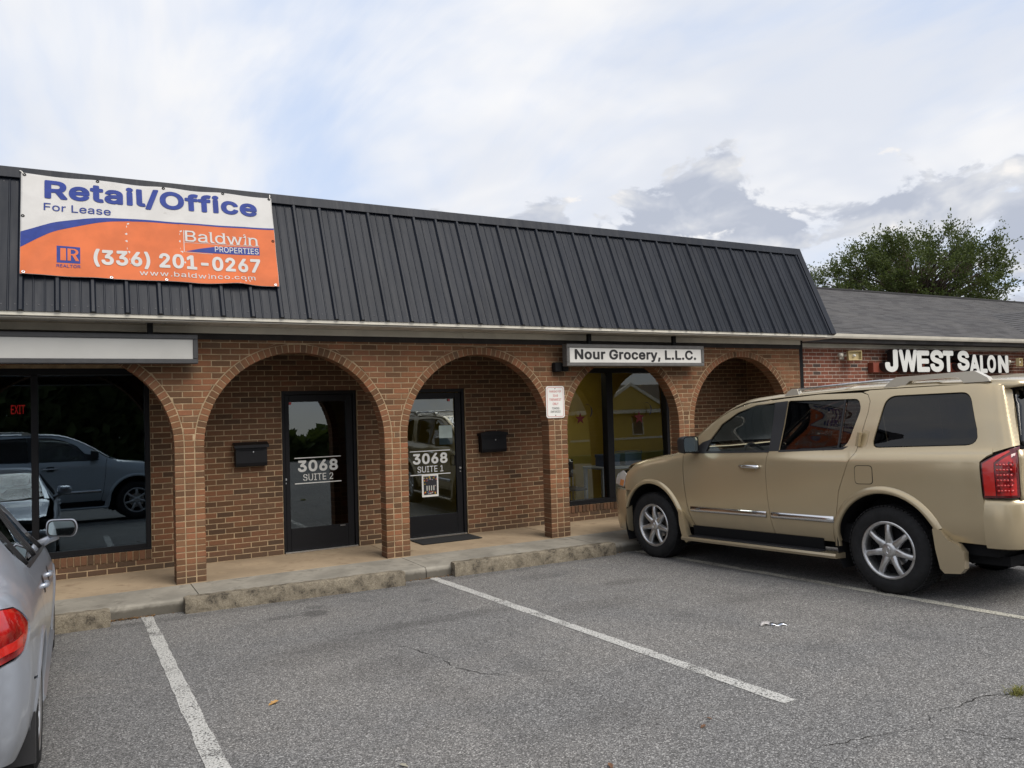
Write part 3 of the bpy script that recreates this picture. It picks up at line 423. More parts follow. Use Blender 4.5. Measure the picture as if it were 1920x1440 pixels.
GLYPH_H = {
    'A': (480, '-5 -35 11 -41 83 -41 107 -34 122 -17 161 94 167 101 311 101 317 96 358 -17 366 -29 383 -39 473 -40 491 -30 500 -17 504 -5 502 13 317 517 308 535 293 546 275 550 197 550 179 543 166 529 -22 13 -24 -5 -21 -17|215 240 215 247 239 315 265 241'),
    'E': (419, '39 -35 61 -41 379 -41 397 -35 409 -23 416 -5 416 61 409 80 391 95 373 98 175 98 169 98 166 103 166 181 169 188 361 188 379 195 392 211 396 229 395 295 386 313 373 323 355 327 175 327 169 327 166 331 166 403 169 411 373 411 385 413 400 421 409 433 413 445 413 511 408 529 391 545 373 550 61 550 37 543 24 529 19 505 19 1 25 -21'),
    'J': (396, '132 -42 166 -47 208 -47 244 -40 274 -29 304 -12 331 12 349 36 364 66 374 102 377 144 377 510 370 532 352 547 334 550 262 549 244 539 233 522 231 138 226 114 218 102 202 93 184 91 166 94 152 102 140 126 136 186 124 204 112 211 100 214 22 212 4 202 -6 186 -8 144 -4 102 5 66 20 36 38 12 64 -11 94 -29'),
    'L': (393, '39 -35 61 -41 367 -41 390 -29 399 -17 402 -5 401 67 391 85 379 94 361 98 175 98 169 98 166 103 166 511 156 535 145 544 133 549 49 548 31 538 20 517 19 1 25 -21'),
    'N': (523, '39 -35 55 -41 133 -40 151 -32 162 -17 166 1 166 259 169 266 361 -32 385 -41 463 -41 481 -37 497 -23 504 1 504 511 499 529 488 541 469 549 391 549 373 541 361 525 358 511 358 247 355 240 163 540 139 550 61 550 43 546 29 535 19 511 19 1 25 -21'),
    'O': (533, '209 -42 269 -48 323 -42 371 -27 419 0 460 36 490 78 513 126 526 174 534 252 529 318 514 378 493 426 461 470 419 509 371 536 323 551 269 556 209 551 161 536 116 510 76 474 48 438 24 390 7 336 0 276 1 210 13 150 34 96 64 48 101 10 149 -21|245 96 221 103 197 117 179 135 165 156 155 180 148 210 146 282 158 336 170 360 189 384 209 400 227 408 251 414 281 414 305 409 330 396 351 378 368 354 380 324 387 294 387 222 382 192 372 162 357 138 341 121 323 108 299 98 275 94'),
    'S': (447, '161 -44 207 -49 255 -49 303 -40 345 -24 381 -2 411 28 434 64 445 100 449 148 442 190 425 226 399 257 369 280 339 296 297 312 189 344 165 358 157 370 159 390 176 406 201 415 231 417 261 412 283 400 293 388 303 355 315 343 327 338 405 337 423 344 435 356 442 376 436 418 425 448 406 478 384 502 357 522 321 540 285 551 243 556 195 555 147 545 111 531 75 507 47 478 28 448 15 412 11 370 17 328 32 292 57 260 85 238 123 217 267 172 291 160 303 148 301 124 285 106 255 94 219 90 183 96 159 110 149 124 138 160 117 176 33 177 15 170 5 160 -3 136 4 94 17 58 37 28 57 6 87 -16 123 -33'),
    'T': (449, '171 -35 189 -41 261 -41 279 -35 294 -17 298 1 299 409 423 411 435 415 447 424 457 445 458 511 452 529 435 546 417 550 33 550 9 543 -7 523 -9 511 -9 445 -3 430 9 418 27 411 150 409 152 1 155 -17'),
    'W': (686, '134 -35 155 -41 233 -41 251 -35 264 -23 341 253 347 241 422 -23 437 -37 455 -41 533 -41 545 -38 559 -29 570 -11 709 499 708 523 695 540 671 550 599 550 581 543 569 532 563 517 491 244 419 519 413 532 401 543 383 550 305 550 287 545 275 535 266 517 197 256 191 251 122 517 114 535 101 545 83 550 11 549 -1 546 -13 538 -24 517 -23 499 116 -11 121 -23'),
}

def text_geo(body, bold=False, extrude=0.0, spacing=1.0, **kw):
    x = 0; V = []; F = []
    for ch in body:
        if ch == ' ': x += 190 * spacing; continue
        src = GLYPH_H if bold == 'H' else (GLYPH_B if bold else GLYPH_R); src = src if ch in src else (GLYPH_R if bold else GLYPH_B)
        adv, s = src[ch]
        loops = [[(int(a), int(b_)) for a, b_ in zip(q.split()[::2], q.split()[1::2])] for q in s.split('|')]
        flat = [p for L in loops for p in L]; tris = tessellate_polygon([[Vector((p[0], p[1], 0)) for p in L] for L in loops])
        n = len(V); V += [((x + p[0]) / 1000, p[1] / 1000, extrude) for p in flat]
        for t in tris:
            a, b_, c_ = (flat[i] for i in t); ccw = (b_[0] - a[0]) * (c_[1] - a[1]) - (b_[1] - a[1]) * (c_[0] - a[0]) > 0
            F.append(tuple(n + i for i in (t if ccw else t[::-1])))
        if kw.get('serif'):
            ym = max(p[1] for p in flat)
            for L in loops:
                for i in range(len(L)):
                    (xa, ya), (xb, yb) = L[i], L[(i + 1) % len(L)]
                    if abs(ya - yb) < 8 and 22 < abs(xa - xb) < 120 and (abs(ya) < 14 or abs(ya - ym) < 10 or 370 < ya < 400):
                        up = ya < 100; l_, r_ = min(xa, xb) - 42, max(xa, xb) + (42 if up or ch in 'BSUITE' else 6); q = len(V); h_ = 24 if up else -24
                        V += [((x + l_) / 1000, ya / 1000, 0), ((x + r_) / 1000, ya / 1000, 0), ((x + r_) / 1000, (ya + h_) / 1000, 0), ((x + l_) / 1000, (ya + h_) / 1000, 0)]; F.append((q, q + 1, q + 2, q + 3) if up else (q, q + 3, q + 2, q + 1))
        if extrude:
            m_ = len(V); V += [((x + p[0]) / 1000, p[1] / 1000, -extrude) for p in flat]; o_ = 0
            for L in loops:
                for i in range(len(L)): j = (i + 1) % len(L); F.append((n + o_ + i, m_ + o_ + i, m_ + o_ + j, n + o_ + j))
                o_ += len(L)
        x += adv * spacing + (28 if bold else 0)
    return np.array(V, float), F
def text_fit(body, x0, x1, y0, y1, bold=False, **kw):
    """flat lettering stretched into the box; returns verts (N,3) with z = own depth, and faces"""
    vs, fs = text_geo(body, bold, **kw)
    mn, mx = vs.min(0), vs.max(0)
    vs[:, 0] = x0 + (vs[:, 0] - mn[0]) / (mx[0] - mn[0]) * (x1 - x0)
    vs[:, 1] = y0 + (vs[:, 1] - mn[1]) / (mx[1] - mn[1]) * (y1 - y0)
    return vs, fs
def wall_text(body, x0, x1, z0, z1, Y, m, parent, bold=False, name='lettering', **kw):
    vs, fs = text_fit(body, x0, x1, z0, z1, bold, **kw)
    return mk(name, [(v[0], Y - v[2], v[1]) for v in vs], fs, m, parent)
# ------------------------------------------------------------------ ground
SL = 0.0363
def gz(y):
    """height of the car park: it falls gently towards the shop front"""
    if y > -10.0: return -0.12 + SL * (-1 - y)
    return -0.12 + SL * 9.0 - 0.004 * (-10 - y)
def asphalt_mat():
    m = bpy.data.materials.new('worn_asphalt'); m.use_nodes = True; t = NT(m.node_tree); b = m.node_tree.nodes['Principled BSDF']
    g = t.new('ShaderNodeNewGeometry').outputs['Position']
    vo = t.new('ShaderNodeTexVoronoi', i_Scale=130.0, i_Randomness=1.0); t.l.new(g, vo.inputs['Vector'])
    cell = t.new('ShaderNodeSeparateColor', i_0=vo.outputs['Color']).outputs[0]
    vo2 = t.new('ShaderNodeTexVoronoi', i_Scale=260.0); t.l.new(g, vo2.inputs['Vector'])
    cell2 = t.new('ShaderNodeSeparateColor', i_0=vo2.outputs['Color']).outputs[1]
    c = t.ramp(cell, [(0.0, (0.062, 0.060, 0.059)), (0.35, (0.108, 0.105, 0.103)), (0.62, (0.168, 0.166, 0.163)), (0.86, (0.245, 0.241, 0.236)), (1.0, (0.46, 0.45, 0.435))])
    c = t.mix(t.math('MULTIPLY', t.smooth(cell2, 0.55, 1.0), 0.5), c, (0.40, 0.39, 0.372))
    c = t.mix(t.math('MULTIPLY', t.smooth(vo.outputs['Distance'], 0.45, 0.75), 0.55), c, (0.045, 0.044, 0.043))
    big = t.noise(g, 0.55, 5, 0.62, 0.6); mid = t.noise(g, 2.3, 5, 0.65, 0.5)
    c = t.mix(t.math('MULTIPLY', t.smooth(big, 0.38, 0.62), 0.45), c, t.mix(1.0, c, (1.36, 1.31, 1.24), 'MULTIPLY'))
    c = t.mix(t.math('MULTIPLY', t.smooth(mid, 0.54, 0.74), 0.32), c, (0.060, 0.059, 0.058))
    # oil spots, worn streaks and car-sized dark ovals, each at its own place on the lot
    sp = t.new('ShaderNodeSeparateXYZ', i_0=g)
    wob = t.math('MULTIPLY', t.math('SUBTRACT', t.noise(g, 7, 4, 0.6), 0.5), 0.9)
    for (x, y, rx, ry, s) in STAINS_AND_OVALS:
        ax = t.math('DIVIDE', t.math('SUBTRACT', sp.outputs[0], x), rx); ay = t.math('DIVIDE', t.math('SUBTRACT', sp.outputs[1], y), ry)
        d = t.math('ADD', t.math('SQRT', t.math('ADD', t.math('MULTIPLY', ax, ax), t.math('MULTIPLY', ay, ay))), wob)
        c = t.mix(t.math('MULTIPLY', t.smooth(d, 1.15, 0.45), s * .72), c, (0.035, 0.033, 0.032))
    t.l.new(c, b.inputs['Base Color']); b.inputs['Roughness'].default_value = 0.9; b.inputs['Specular IOR Level'].default_value = 0.3
    h = t.math('SUBTRACT', t.math('MULTIPLY', t.noise(g, 60, 3, 0.6), 0.6), vo.outputs['Distance'])
    bn = t.new('ShaderNodeBump', i_Strength=0.55, i_Distance=0.006, i_Height=h)
    t.l.new(bn.outputs[0], b.inputs['Normal']); return m
STAINS_AND_OVALS = [(2.2, -1.02, 4.6, 0.13, 0.42), (1.1, -4.9, 0.16, 1.6, 0.16), (1.75, -4.6, 0.14, 1.8, 0.14), (3.6, -4.2, 0.15, 2.0, 0.13), (4.4, -4.5, 0.15, 2.0, 0.13), (2.1, -1.9, 0.10, 0.07, 0.5), (1.02, -1.75, 0.16, 0.16, 0.75), (0.72, -1.70, 0.20, 0.10, 0.5), (1.1, -1.45, 0.12, 0.10, 0.45), (1.9, -2.75, 0.9, 0.16, 0.40), (1.0, -3.0, 0.6, 0.25, 0.28),
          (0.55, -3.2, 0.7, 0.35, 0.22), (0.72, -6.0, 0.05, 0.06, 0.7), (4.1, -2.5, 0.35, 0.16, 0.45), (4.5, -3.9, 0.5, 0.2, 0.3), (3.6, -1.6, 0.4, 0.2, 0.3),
          (6.5, -3.0, 0.9, 2.2, 0.45), (0.9, -3.9, 0.5, 0.3, 0.22), (3.2, -3.2, 0.6, 0.25, 0.25), (-2.0, -3.4, 0.8, 1.8, 0.3), (1.6, -5.6, 0.35, 0.22, 0.2)]  # two broad dark ovals lie under the parked SUV and the sedan
M['asphalt'] = asphalt_mat()
gv, gf = [], []
ys = [40, 1.0, -0.4, -1, -2, -3, -4, -5, -6, -7, -8, -9, -10, -12, -16, -24, -60, -220]
xs = [-220, -60, -20, -10, -5, -2, 0, 2, 4, 6, 8, 10, 14, 20, 60, 220]
for y in ys:
    for x in xs: gv.append((x, y, gz(y) if y < 0 else gz(0) - 0.02))
for j in range(len(ys) - 1):
    for i in range(len(xs) - 1):
        a = j * len(xs) + i; gf.append((a + len(xs), a + len(xs) + 1, a + 1, a))
tag(mk('car_park_ground', gv, gf, M['asphalt']), kind='structure')

# painted bay lines (worn paint: the asphalt shows through)
def line_mat(col=(0.60, 0.59, 0.555)):
    m = bpy.data.materials.new('worn_line_paint'); m.use_nodes = True; t = NT(m.node_tree); b = m.node_tree.nodes['Principled BSDF']
    g = t.new('ShaderNodeNewGeometry').outputs['Position']
    n1 = t.noise(g, 2.4, 5, 0.65, 0.6); n2 = t.noise(g, 70, 3, 0.7)
    vo = t.new('ShaderNodeTexVoronoi', i_Scale=95.0); t.l.new(g, vo.inputs['Vector'])
    c = t.mix(t.smooth(n2, 0.3, 0.75), tuple(x * .72 for x in col), col); t.l.new(c, b.inputs['Base Color'])
    b.inputs['Roughness'].default_value = 0.85
    w = t.math('ADD', t.math('MULTIPLY', t.smooth(n1, 0.48, 0.78), 0.26), t.math('MULTIPLY', t.math('ADD', n2, vo.outputs['Distance']), 0.50))
    a = t.math('SUBTRACT', 1.0, t.smooth(w, 0.50, 0.72)); t.l.new(a, b.inputs['Alpha'])
    h = t.math('SUBTRACT', t.math('MULTIPLY', n2, 0.5), vo.outputs['Distance'])
    t.l.new(t.new('ShaderNodeBump', i_Strength=0.4, i_Distance=0.004, i_Height=h).outputs[0], b.inputs['Normal']); return m
M['line'] = line_mat()
M['line_yellow'] = line_mat((0.58, 0.555, 0.47))
for x0, x1, ya, yb, key in [(-0.352, -0.372, -0.62, -6.0, 'line'), (2.635, 2.603, -0.60, -6.03, 'line'), (5.50, 5.46, -0.95, -6.02, 'line_yellow'), (8.42, 8.42, -1.0, -6.0, 'line')]:
    n = 40; vs, fs = [], []
    for i in range(n + 1):
        y = ya + (yb - ya) * i / n; xc = x0 + (x1 - x0) * i / n; wv = 0.052 + 0.006 * random.uniform(-1, 1)
        vs += [(xc - wv, y, gz(y) + 0.004), (xc + wv + 0.004 * random.uniform(-1, 1), y, gz(y) + 0.004)]
        if i: fs.append((2 * i - 2, 2 * i - 1, 2 * i + 1, 2 * i))
    tag(mk('parking_line', vs, fs, M[key]), kind='structure')

# cracks in the asphalt: flat dark ribbons of uneven width
M['crack'] = mat('crack_dark', (0.025, 0.023, 0.022), 0.95, spec=0.1, var=(30, 0.4))
def crack(pts, w):
    P = []
    for i in range(len(pts) - 1):
        a, b_ = Vector((*pts[i], 0)), Vector((*pts[i + 1], 0)); n = max(2, int((b_ - a).length / 0.035))
        for k in range(n): P.append(a.lerp(b_, k / n))
    P.append(Vector((*pts[-1], 0))); vs, fs = [], []
    for i, p in enumerate(P):
        t = (P[min(i + 1, len(P) - 1)] - P[max(i - 1, 0)]).normalized(); nn = Vector((-t.y, t.x, 0))
        p = p + nn * random.uniform(-1, 1) * 0.012; e = min(1, 4 * i / len(P) + .15, 4 * (len(P) - 1 - i) / len(P) + .15)
        ww = w * .62 * e * random.choice((random.uniform(0.1, .5), random.uniform(0.5, 1.3)))
        for s in (-1, 1): vs.append((p.x + nn.x * ww * s, p.y + nn.y * ww * s, gz(p.y) + 0.0025))
        if i: fs.append((2 * i - 2, 2 * i - 1, 2 * i + 1, 2 * i))
    tag(mk('crack', vs, fs, M['crack']), kind='structure')
CR_J = (2.893, -6.714)
crack([CR_J, (3.05, -6.58), (3.25, -6.62), (3.55, -6.60), (3.70, -6.70), (4.1, -6.72)], 0.006)
crack([CR_J, (2.75, -6.68), (2.45, -6.60), (2.15, -6.55)], 0.004)
crack([CR_J, (2.95, -6.86), (3.02, -7.0), (3.1, -7.15), (3.05, -7.4)], 0.006)
crack([(1.15, -3.2), (1.28, -3.5), (1.36, -3.9), (1.34, -4.2), (1.45, -4.45), (1.62, -4.62)], 0.006)
crack([(0.95, -1.1), (1.05, -1.5), (1.35, -1.85), (1.7, -2.0)], 0.004)
crack([(4.75, -5.6), (4.9, -5.75), (5.1, -5.8)], 0.004)

# ------------------------------------------------------------------ sidewalk in front of the shops
def concrete(name, col, gr, sc_=2.2, fine=(90, 0.3)):
    return mat(name, col, 0.9, spec=0.25, var=(sc_, 0.20), bump=fine, grime=(4.5, gr, 0.52, 0.74))
M['walk_grey'] = concrete('grey_concrete', (0.275, 0.255, 0.215), (0.17, 0.155, 0.13))
M['walk_tan'] = concrete('clay_stained_concrete', (0.345, 0.265, 0.178), (0.235, 0.172, 0.112), 1.1)
M['curb'] = concrete('kerb_concrete', (0.30, 0.28, 0.235), (0.10, 0.092, 0.078), 6)
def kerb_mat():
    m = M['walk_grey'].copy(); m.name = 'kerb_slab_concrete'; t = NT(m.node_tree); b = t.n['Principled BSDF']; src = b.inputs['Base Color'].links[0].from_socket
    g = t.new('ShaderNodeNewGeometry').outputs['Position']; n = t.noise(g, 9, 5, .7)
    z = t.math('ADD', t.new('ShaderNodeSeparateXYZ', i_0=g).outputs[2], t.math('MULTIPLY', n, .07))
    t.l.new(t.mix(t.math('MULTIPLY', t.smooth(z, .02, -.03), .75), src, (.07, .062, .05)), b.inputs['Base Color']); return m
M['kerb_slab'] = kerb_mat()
ky = lambda x: -0.735 - 0.028 * x
walk = tag(mk('sidewalk', *(lambda b: (b.v, b.f))(MB().prism([(-9, ky(-9) + .02), (30, ky(30) + .02), (30, 6.5), (-9, 6.5)], -0.3, -0.012, 'xy')), M['curb']), kind='structure')
JX = [-7.2, -4.75, -2.30, 0.137, 2.56, 4.985, 7.42, 9.9, 12.4, 15, 17.5, 20, 24]
for i in range(len(JX) - 1):
    a, b_ = JX[i] + 0.005, JX[i + 1] - 0.005
    # kerb slab with a rounded nose
    prof = [(0, -0.16), (0, -0.045), (0.006, -0.020), (0.022, -0.004), (0.045, 0.0)]
    vs, fs = [], []
    for x in (a, b_):
        for (dy_, z_) in prof: vs.append((x, ky(x) + dy_, z_))
        vs += [(x, -0.035, 0.0), (x, -0.035, -0.16)]
    k = len(prof) + 2
    for j in range(k - 1): fs.append((j, k + j, k + j + 1, j + 1))
    fs += [tuple(range(k)), tuple(range(k, 2 * k))[::-1]]
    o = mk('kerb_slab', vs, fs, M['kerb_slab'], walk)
    bm = bmesh.new(); bm.from_mesh(o.data); bmesh.ops.recalc_face_normals(bm, faces=bm.faces); bm.to_mesh(o.data); bm.free()
    if a < 10: MB().box(a, b_, -0.027, 1.30, -0.15, -0.002 + 0.0015 * (i % 2), 0.004).obj('walkway_slab', M['walk_tan'], walk)

# ------------------------------------------------------------------ shop building
bld = tag(empty('shop_building', (0, 0, 0)), 'brown brick shop row with arched arcade and dark metal mansard roof', 'building')
def bpart(mb, name, m, parent=None, **kw):
    """world-coordinate mesh parented under the building root"""
    o = mb.obj(name, m, parent or bld, **kw) if isinstance(mb, MB) else mk(name, mb[0], mb[1], m, parent or bld)
    return o
CB = 0.0677; CD = 0.19; ZS = 1.475; DW = 1.115
CPITCH = ZS / 22
COLS = [(-4.78, -4.474), (-2.39, -2.084), (0.0, 0.306), (2.392, 2.698), (4.773, 5.078), (7.103, 7.409), (9.482, 9.79)]
ARCH = [((COLS[i][1] + COLS[i + 1][0]) / 2, (COLS[i + 1][0] - COLS[i][1]) / 2) for i in range(len(COLS) - 1)]
ZTOP = 2.73; RING = 0.098
# mortar body with the arches cut out
poly = []
for i, (a, b_) in enumerate(COLS):
    poly += [(a + .006, -0.02), (b_ - .006, -0.02)]
    if i < len(ARCH):
        cx, r = ARCH[i]; r = r + .006
        poly += [(cx + r * math.cos(t), ZS + r * math.sin(t)) for t in np.linspace(math.pi, 0, 41)]
poly += [(COLS[-1][1] - .006, ZTOP), (COLS[0][0] + .006, ZTOP)]
arcade = bpart(MB().prism(poly, 0.0045, CD - .0045), 'arcade_wall', M['mortar'])
def brick_geo(poly, y0, y1, c=0.003):
    """brick with chamfered front edges; poly in x,z (counter-clockwise seen from the front)"""
    n = len(poly); cx = sum(p[0] for p in poly) / n; cz = sum(p[1] for p in poly) / n; fr = []
    for i in range(n):
        p = Vector(poly[i]); a = Vector(poly[i - 1]); b_ = Vector(poly[(i + 1) % n])
        d1 = (a - p).normalized() if (a - p).length > 1e-6 else Vector((0, 0)); d2 = (b_ - p).normalized() if (b_ - p).length > 1e-6 else Vector((0, 0))
        q = p + (d1 + d2) * c; fr.append((q.x, y0, q.y))
    vs = fr + [(p[0], y0 + c, p[1]) for p in poly] + [(p[0], y1, p[1]) for p in poly]
    fs = [tuple(range(n))]
    for i in range(n):
        j = (i + 1) % n
        fs += [(n + i, n + j, j, i), (2 * n + i, 2 * n + j, n + j, n + i)]
    fs.append(tuple(range(2 * n, 3 * n))[::-1])
    return vs, fs
class Bricks:
    """collects bricks; the ones that show largest become objects of their own, the rest one joined part"""
    def __init__(self): self.items = []
    def add(self, poly, y0, y1, jit=0.0012, seen=True):
        dy_ = random.uniform(-jit, jit); self.items.append((poly, y0 + dy_, y1, seen))
    def build(self, parent, m, limit, name='brick', back=False, off=(0, 0, 0)):
        def score(it):
            p = it[0]; cx = sum(q[0] for q in p) / len(p); cz = sum(q[1] for q in p) / len(p)
            A = abs(sum(p[i - 1][0] * p[i][1] - p[i][0] * p[i - 1][1] for i in range(len(p)))) / 2
            d = (Vector((cx, it[1], cz)) - CAMP).length
            return (1 if it[3] else 0) * 1000 + A ** .5 / d
        its = sorted(self.items, key=score, reverse=True); cache = {}
        for (p, y0, y1, s) in its[:limit]:
            x0, z0 = p[0]; key = tuple((round(q[0] - x0, 4), round(q[1] - z0, 4)) for q in p) + (round(y1 - y0, 2),)
            if key not in cache:
                v, f = brick_geo([(q[0] - x0, q[1] - z0) for q in p], 0.0, y1 - y0)
                me = mesh_data(name, v, f, m); cache[key] = me
            o = bpy.data.objects.new(name, cache[key]); o.location = (x0 + off[0], y0 + off[1], z0 + off[2]); o.rotation_euler = (random.uniform(-.010, .010), random.uniform(-.007, .007), random.uniform(-.008, .008)); link(o, parent)
        rest = its[limit:]
        if rest:
            V, F = [], []
            for (p, y0, y1, s) in rest:
                v, f = brick_geo([(q[0] + random.uniform(-.0015, .0015), q[1] + random.uniform(-.0014, .0014)) for q in p], y0, y1); b_ = len(V); V += v; F += [tuple(i + b_ for i in q) for q in f]
            o = mk('brick_field', V, F, m, parent); o.location = off; o['kind'] = 'stuff'
OFF = (0, 0, 0)
rect = lambda a, b_, c, d: [(a, c), (b_, c), (b_, d), (a, d)]
# columns: three stacked headers wide, plus voussoir rings
bb = Bricks(); vv = Bricks()
for i, (a, b_) in enumerate(COLS):
    w = (b_ - a - 0.024) / 3
    for n in range(22):
        z0, z1 = n * CPITCH + .0055, (n + 1) * CPITCH - .0055
        for k in range(3):
            x0 = a + k * (w + .012)
            bb.add(rect(x0, x0 + w, z0, z1), 0.0, CD, seen=(-1.6 < a < 8))
for i, (cx, r) in enumerate(ARCH):
    n = 49; da = math.pi / n
    for k in range(n):
        t0, t1 = math.pi - k * da - .0052, math.pi - (k + 1) * da + .0052
        q = [(cx + rr * math.cos(t), ZS + rr * math.sin(t)) for rr, t in ((r, t0), (r, t1), (r + RING - .004, t1 - .0004), (r + RING - .004, t0 + .0004))]
        vis = not (i == 0) and not (i == 1 and k < 15)
        vv.add(q[::-1] if False else q, 0.0, CD, seen=vis)
# spandrels: running bond cut to the rings
Ro = RING + .009
def span(cx, r, z):
    q = (r + Ro) ** 2 - (z - ZS) ** 2
    return math.sqrt(q) if q > 0 else None
row = 0; z = ZS
while z < 2.66:
    z0, z1 = z + .0055, z + CB - .0055
    for i in range(len(COLS)):
        lc = ARCH[i - 1] if i > 0 else None; rc = ARCH[i] if i < len(ARCH) else None
        def lim(zq):
            lo = COLS[i][0] if lc is None else (lc[0] + (span(*lc, zq) or 0)); hi = COLS[i][1] if rc is None else (rc[0] - (span(*rc, zq) or 0))
            return lo, hi
        (l0, h0), (l1, h1) = lim(z0), lim(z1)
        if h1 - l1 < 0.02: continue
        x = -6.0 + (0.1015 if row % 2 else 0.0)
        while x < h1:
            xa, xb = x + .0055, x + .203 - .0055; x += .203
            b0, b1 = max(xa, l0), min(xb, h0); t0, t1 = max(xa, l1), min(xb, h1)
            if t1 - t0 < 0.012: continue
            if b1 - b0 < 0.006: m_ = min(max((t0 + t1) / 2, l0), h0); b0, b1 = m_ - .003, m_ + .003
            bb.add([(b0, z0), (b1, z0), (t1, z1), (t0, z1)], 0.0, 0.09, seen=(-0.9 < x < 9.8))
    z += CB; row += 1
bb.build(arcade, M['brick_front'], 420); vv.build(arcade, M['brick_front'], 230, 'arch_brick')

# back wall of the arcade with doors and windows
DOORS = [(1.41, 2.418), (3.03, 4.045)]; DH = 2.105
WINS = [(-2.52, -0.145), (5.42, 7.875)]; WZ0, WZ1 = 0.246, 2.40
OPEN = [(a, b_, -1, DH) for a, b_ in DOORS] + [(a, b_, WZ0, WZ1) for a, b_ in WINS]
# mortar slab pieces round the openings
xsb = sorted({-6.0, 9.78} | {v for o_ in OPEN for v in o_[:2]})
mb = MB()
for a, b_ in zip(xsb[:-1], xsb[1:]):
    mid = (a + b_) / 2; op = [o_ for o_ in OPEN if o_[0] < mid < o_[1]]
    if not op: mb.box(a, b_, DW + .0045, DW + .20, -.02, 2.9)
    else:
        if op[0][2] > 0: mb.box(a, b_, DW + .0045, DW + .20, -.02, op[0][2])
        mb.box(a, b_, DW + .0045, DW + .20, op[0][3], 2.9)
backw = bpart(mb, 'back_wall', M['mortar'])
wb = Bricks(); row = 0; z = 0.0
while z < 2.72:
    z0, z1 = z + .0055, z + CB - .0055; x = -5.9 + (0.1015 if row % 2 else 0)
    while x < 9.69:
        segs = [(x + .0055, min(x + .203 - .0055, 9.695))]; x += .203
        for (oa, ob, oz0, oz1) in OPEN:
            ya_, yb_ = (oz0 - 0.115, oz1) if oz0 > 0 else (oz0, oz1)
            if z1 > ya_ + .01 and z0 < yb_ - .01:
                ns = []
                for a, b_ in segs:
                    if b_ <= oa or a >= ob: ns.append((a, b_))
                    else:
                        if a < oa - .02: ns.append((a, oa - .003))
                        if b_ > ob + .02: ns.append((ob + .003, b_))
                segs = ns
        for a, b_ in segs:
            s = (z < 2.1) and ((-.15 < a < 1.41) or (2.4 < a < 3.0) or (4.0 < a < 5.4))
            wb.add(rect(a, b_, z0, z1), DW, DW + .09, seen=s)
    z += CB; row += 1
for (a, b_) in WINS:         # rowlock sill course
    n = int((b_ - a) / 0.0672); w = (b_ - a) / n
    for k in range(n): wb.add(rect(a + k * w + .0045, a + (k + 1) * w - .0045, WZ0 - .108, WZ0 - .006), DW - .012, DW + .11, seen=True)
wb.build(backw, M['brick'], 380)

# storefront windows
M['glass_dark'] = glass_mat('tinted_shop_glass', (0.34, 0.40, 0.46), 1.65, rtint=(0.70, 0.87, 1.0))
M['glass_clear'] = glass_mat('shop_glass', (0.86, 0.88, 0.84), 1.2, rtint=(0.97, 1.0, 0.93))
M['glass_door'] = glass_mat('door_glass', (0.40, 0.45, 0.48), 2.0, rtint=(0.85, 0.95, 1.0))
def window(a, b_, gm, mull, tilt):
    w = bpart(MB().box(a, a + .055, DW + .012, DW + .150, WZ0, WZ1, .004).box(b_ - .055, b_, DW + .012, DW + .150, WZ0, WZ1, .004)
              .box(a + .055, b_ - .055, DW + .012, DW + .150, WZ0, WZ0 + .07, .004).box(a + .055, b_ - .055, DW + .012, DW + .150, WZ1 - .075, WZ1, .004)
              .box(b_, b_ + .02, DW + .02, DW + .12, WZ0, WZ1).box(a, b_, DW + .002, DW + .014, WZ0 - .005, WZ0 + .018, .003), 'window', M['black_alu'])
    for m0, m1 in mull: MB().box(m0, m1, DW + .010, DW + .155, WZ0 + .07, WZ1 - .075, .004).obj('mullion', M['black_alu'], w)
    edges = [a + .055] + [v for mm in mull for v in mm] + [b_ - .055]
    for k in range(0, len(edges), 2):
        z0, z1 = WZ0 + .07, WZ1 - .075; h = z1 - z0; s = math.tan(tilt) * h / 2; yc = DW + .082
        x0, x1 = edges[k], edges[k + 1]
        vs = [(x0, yc + s, z0), (x1, yc + s, z0), (x1, yc - s, z1), (x0, yc - s, z1)]
        mk('pane', vs, [(0, 1, 2, 3)], gm, w)
    return w
win_l = window(*WINS[0], M['glass_dark'], [(-1.365, -1.295)], R(-2.15))
win_r = window(*WINS[1], M['glass_clear'], [(6.585, 6.71)], R(-1.8))

def serif_text(body, x0, x1, z0, z1, Y, m, parent, name='lettering', mapper=None):
    """light roman letters: thin strokes with small slab serifs on the stems"""
    vs, fs = text_fit(body, x0, x1, z0, z1, False, serif=True)
    if mapper: return mk(name, [mapper(v[0], v[1]) for v in vs], fs, m, parent)
    return mk(name, [(v[0], Y, v[1]) for v in vs], fs, m, parent)
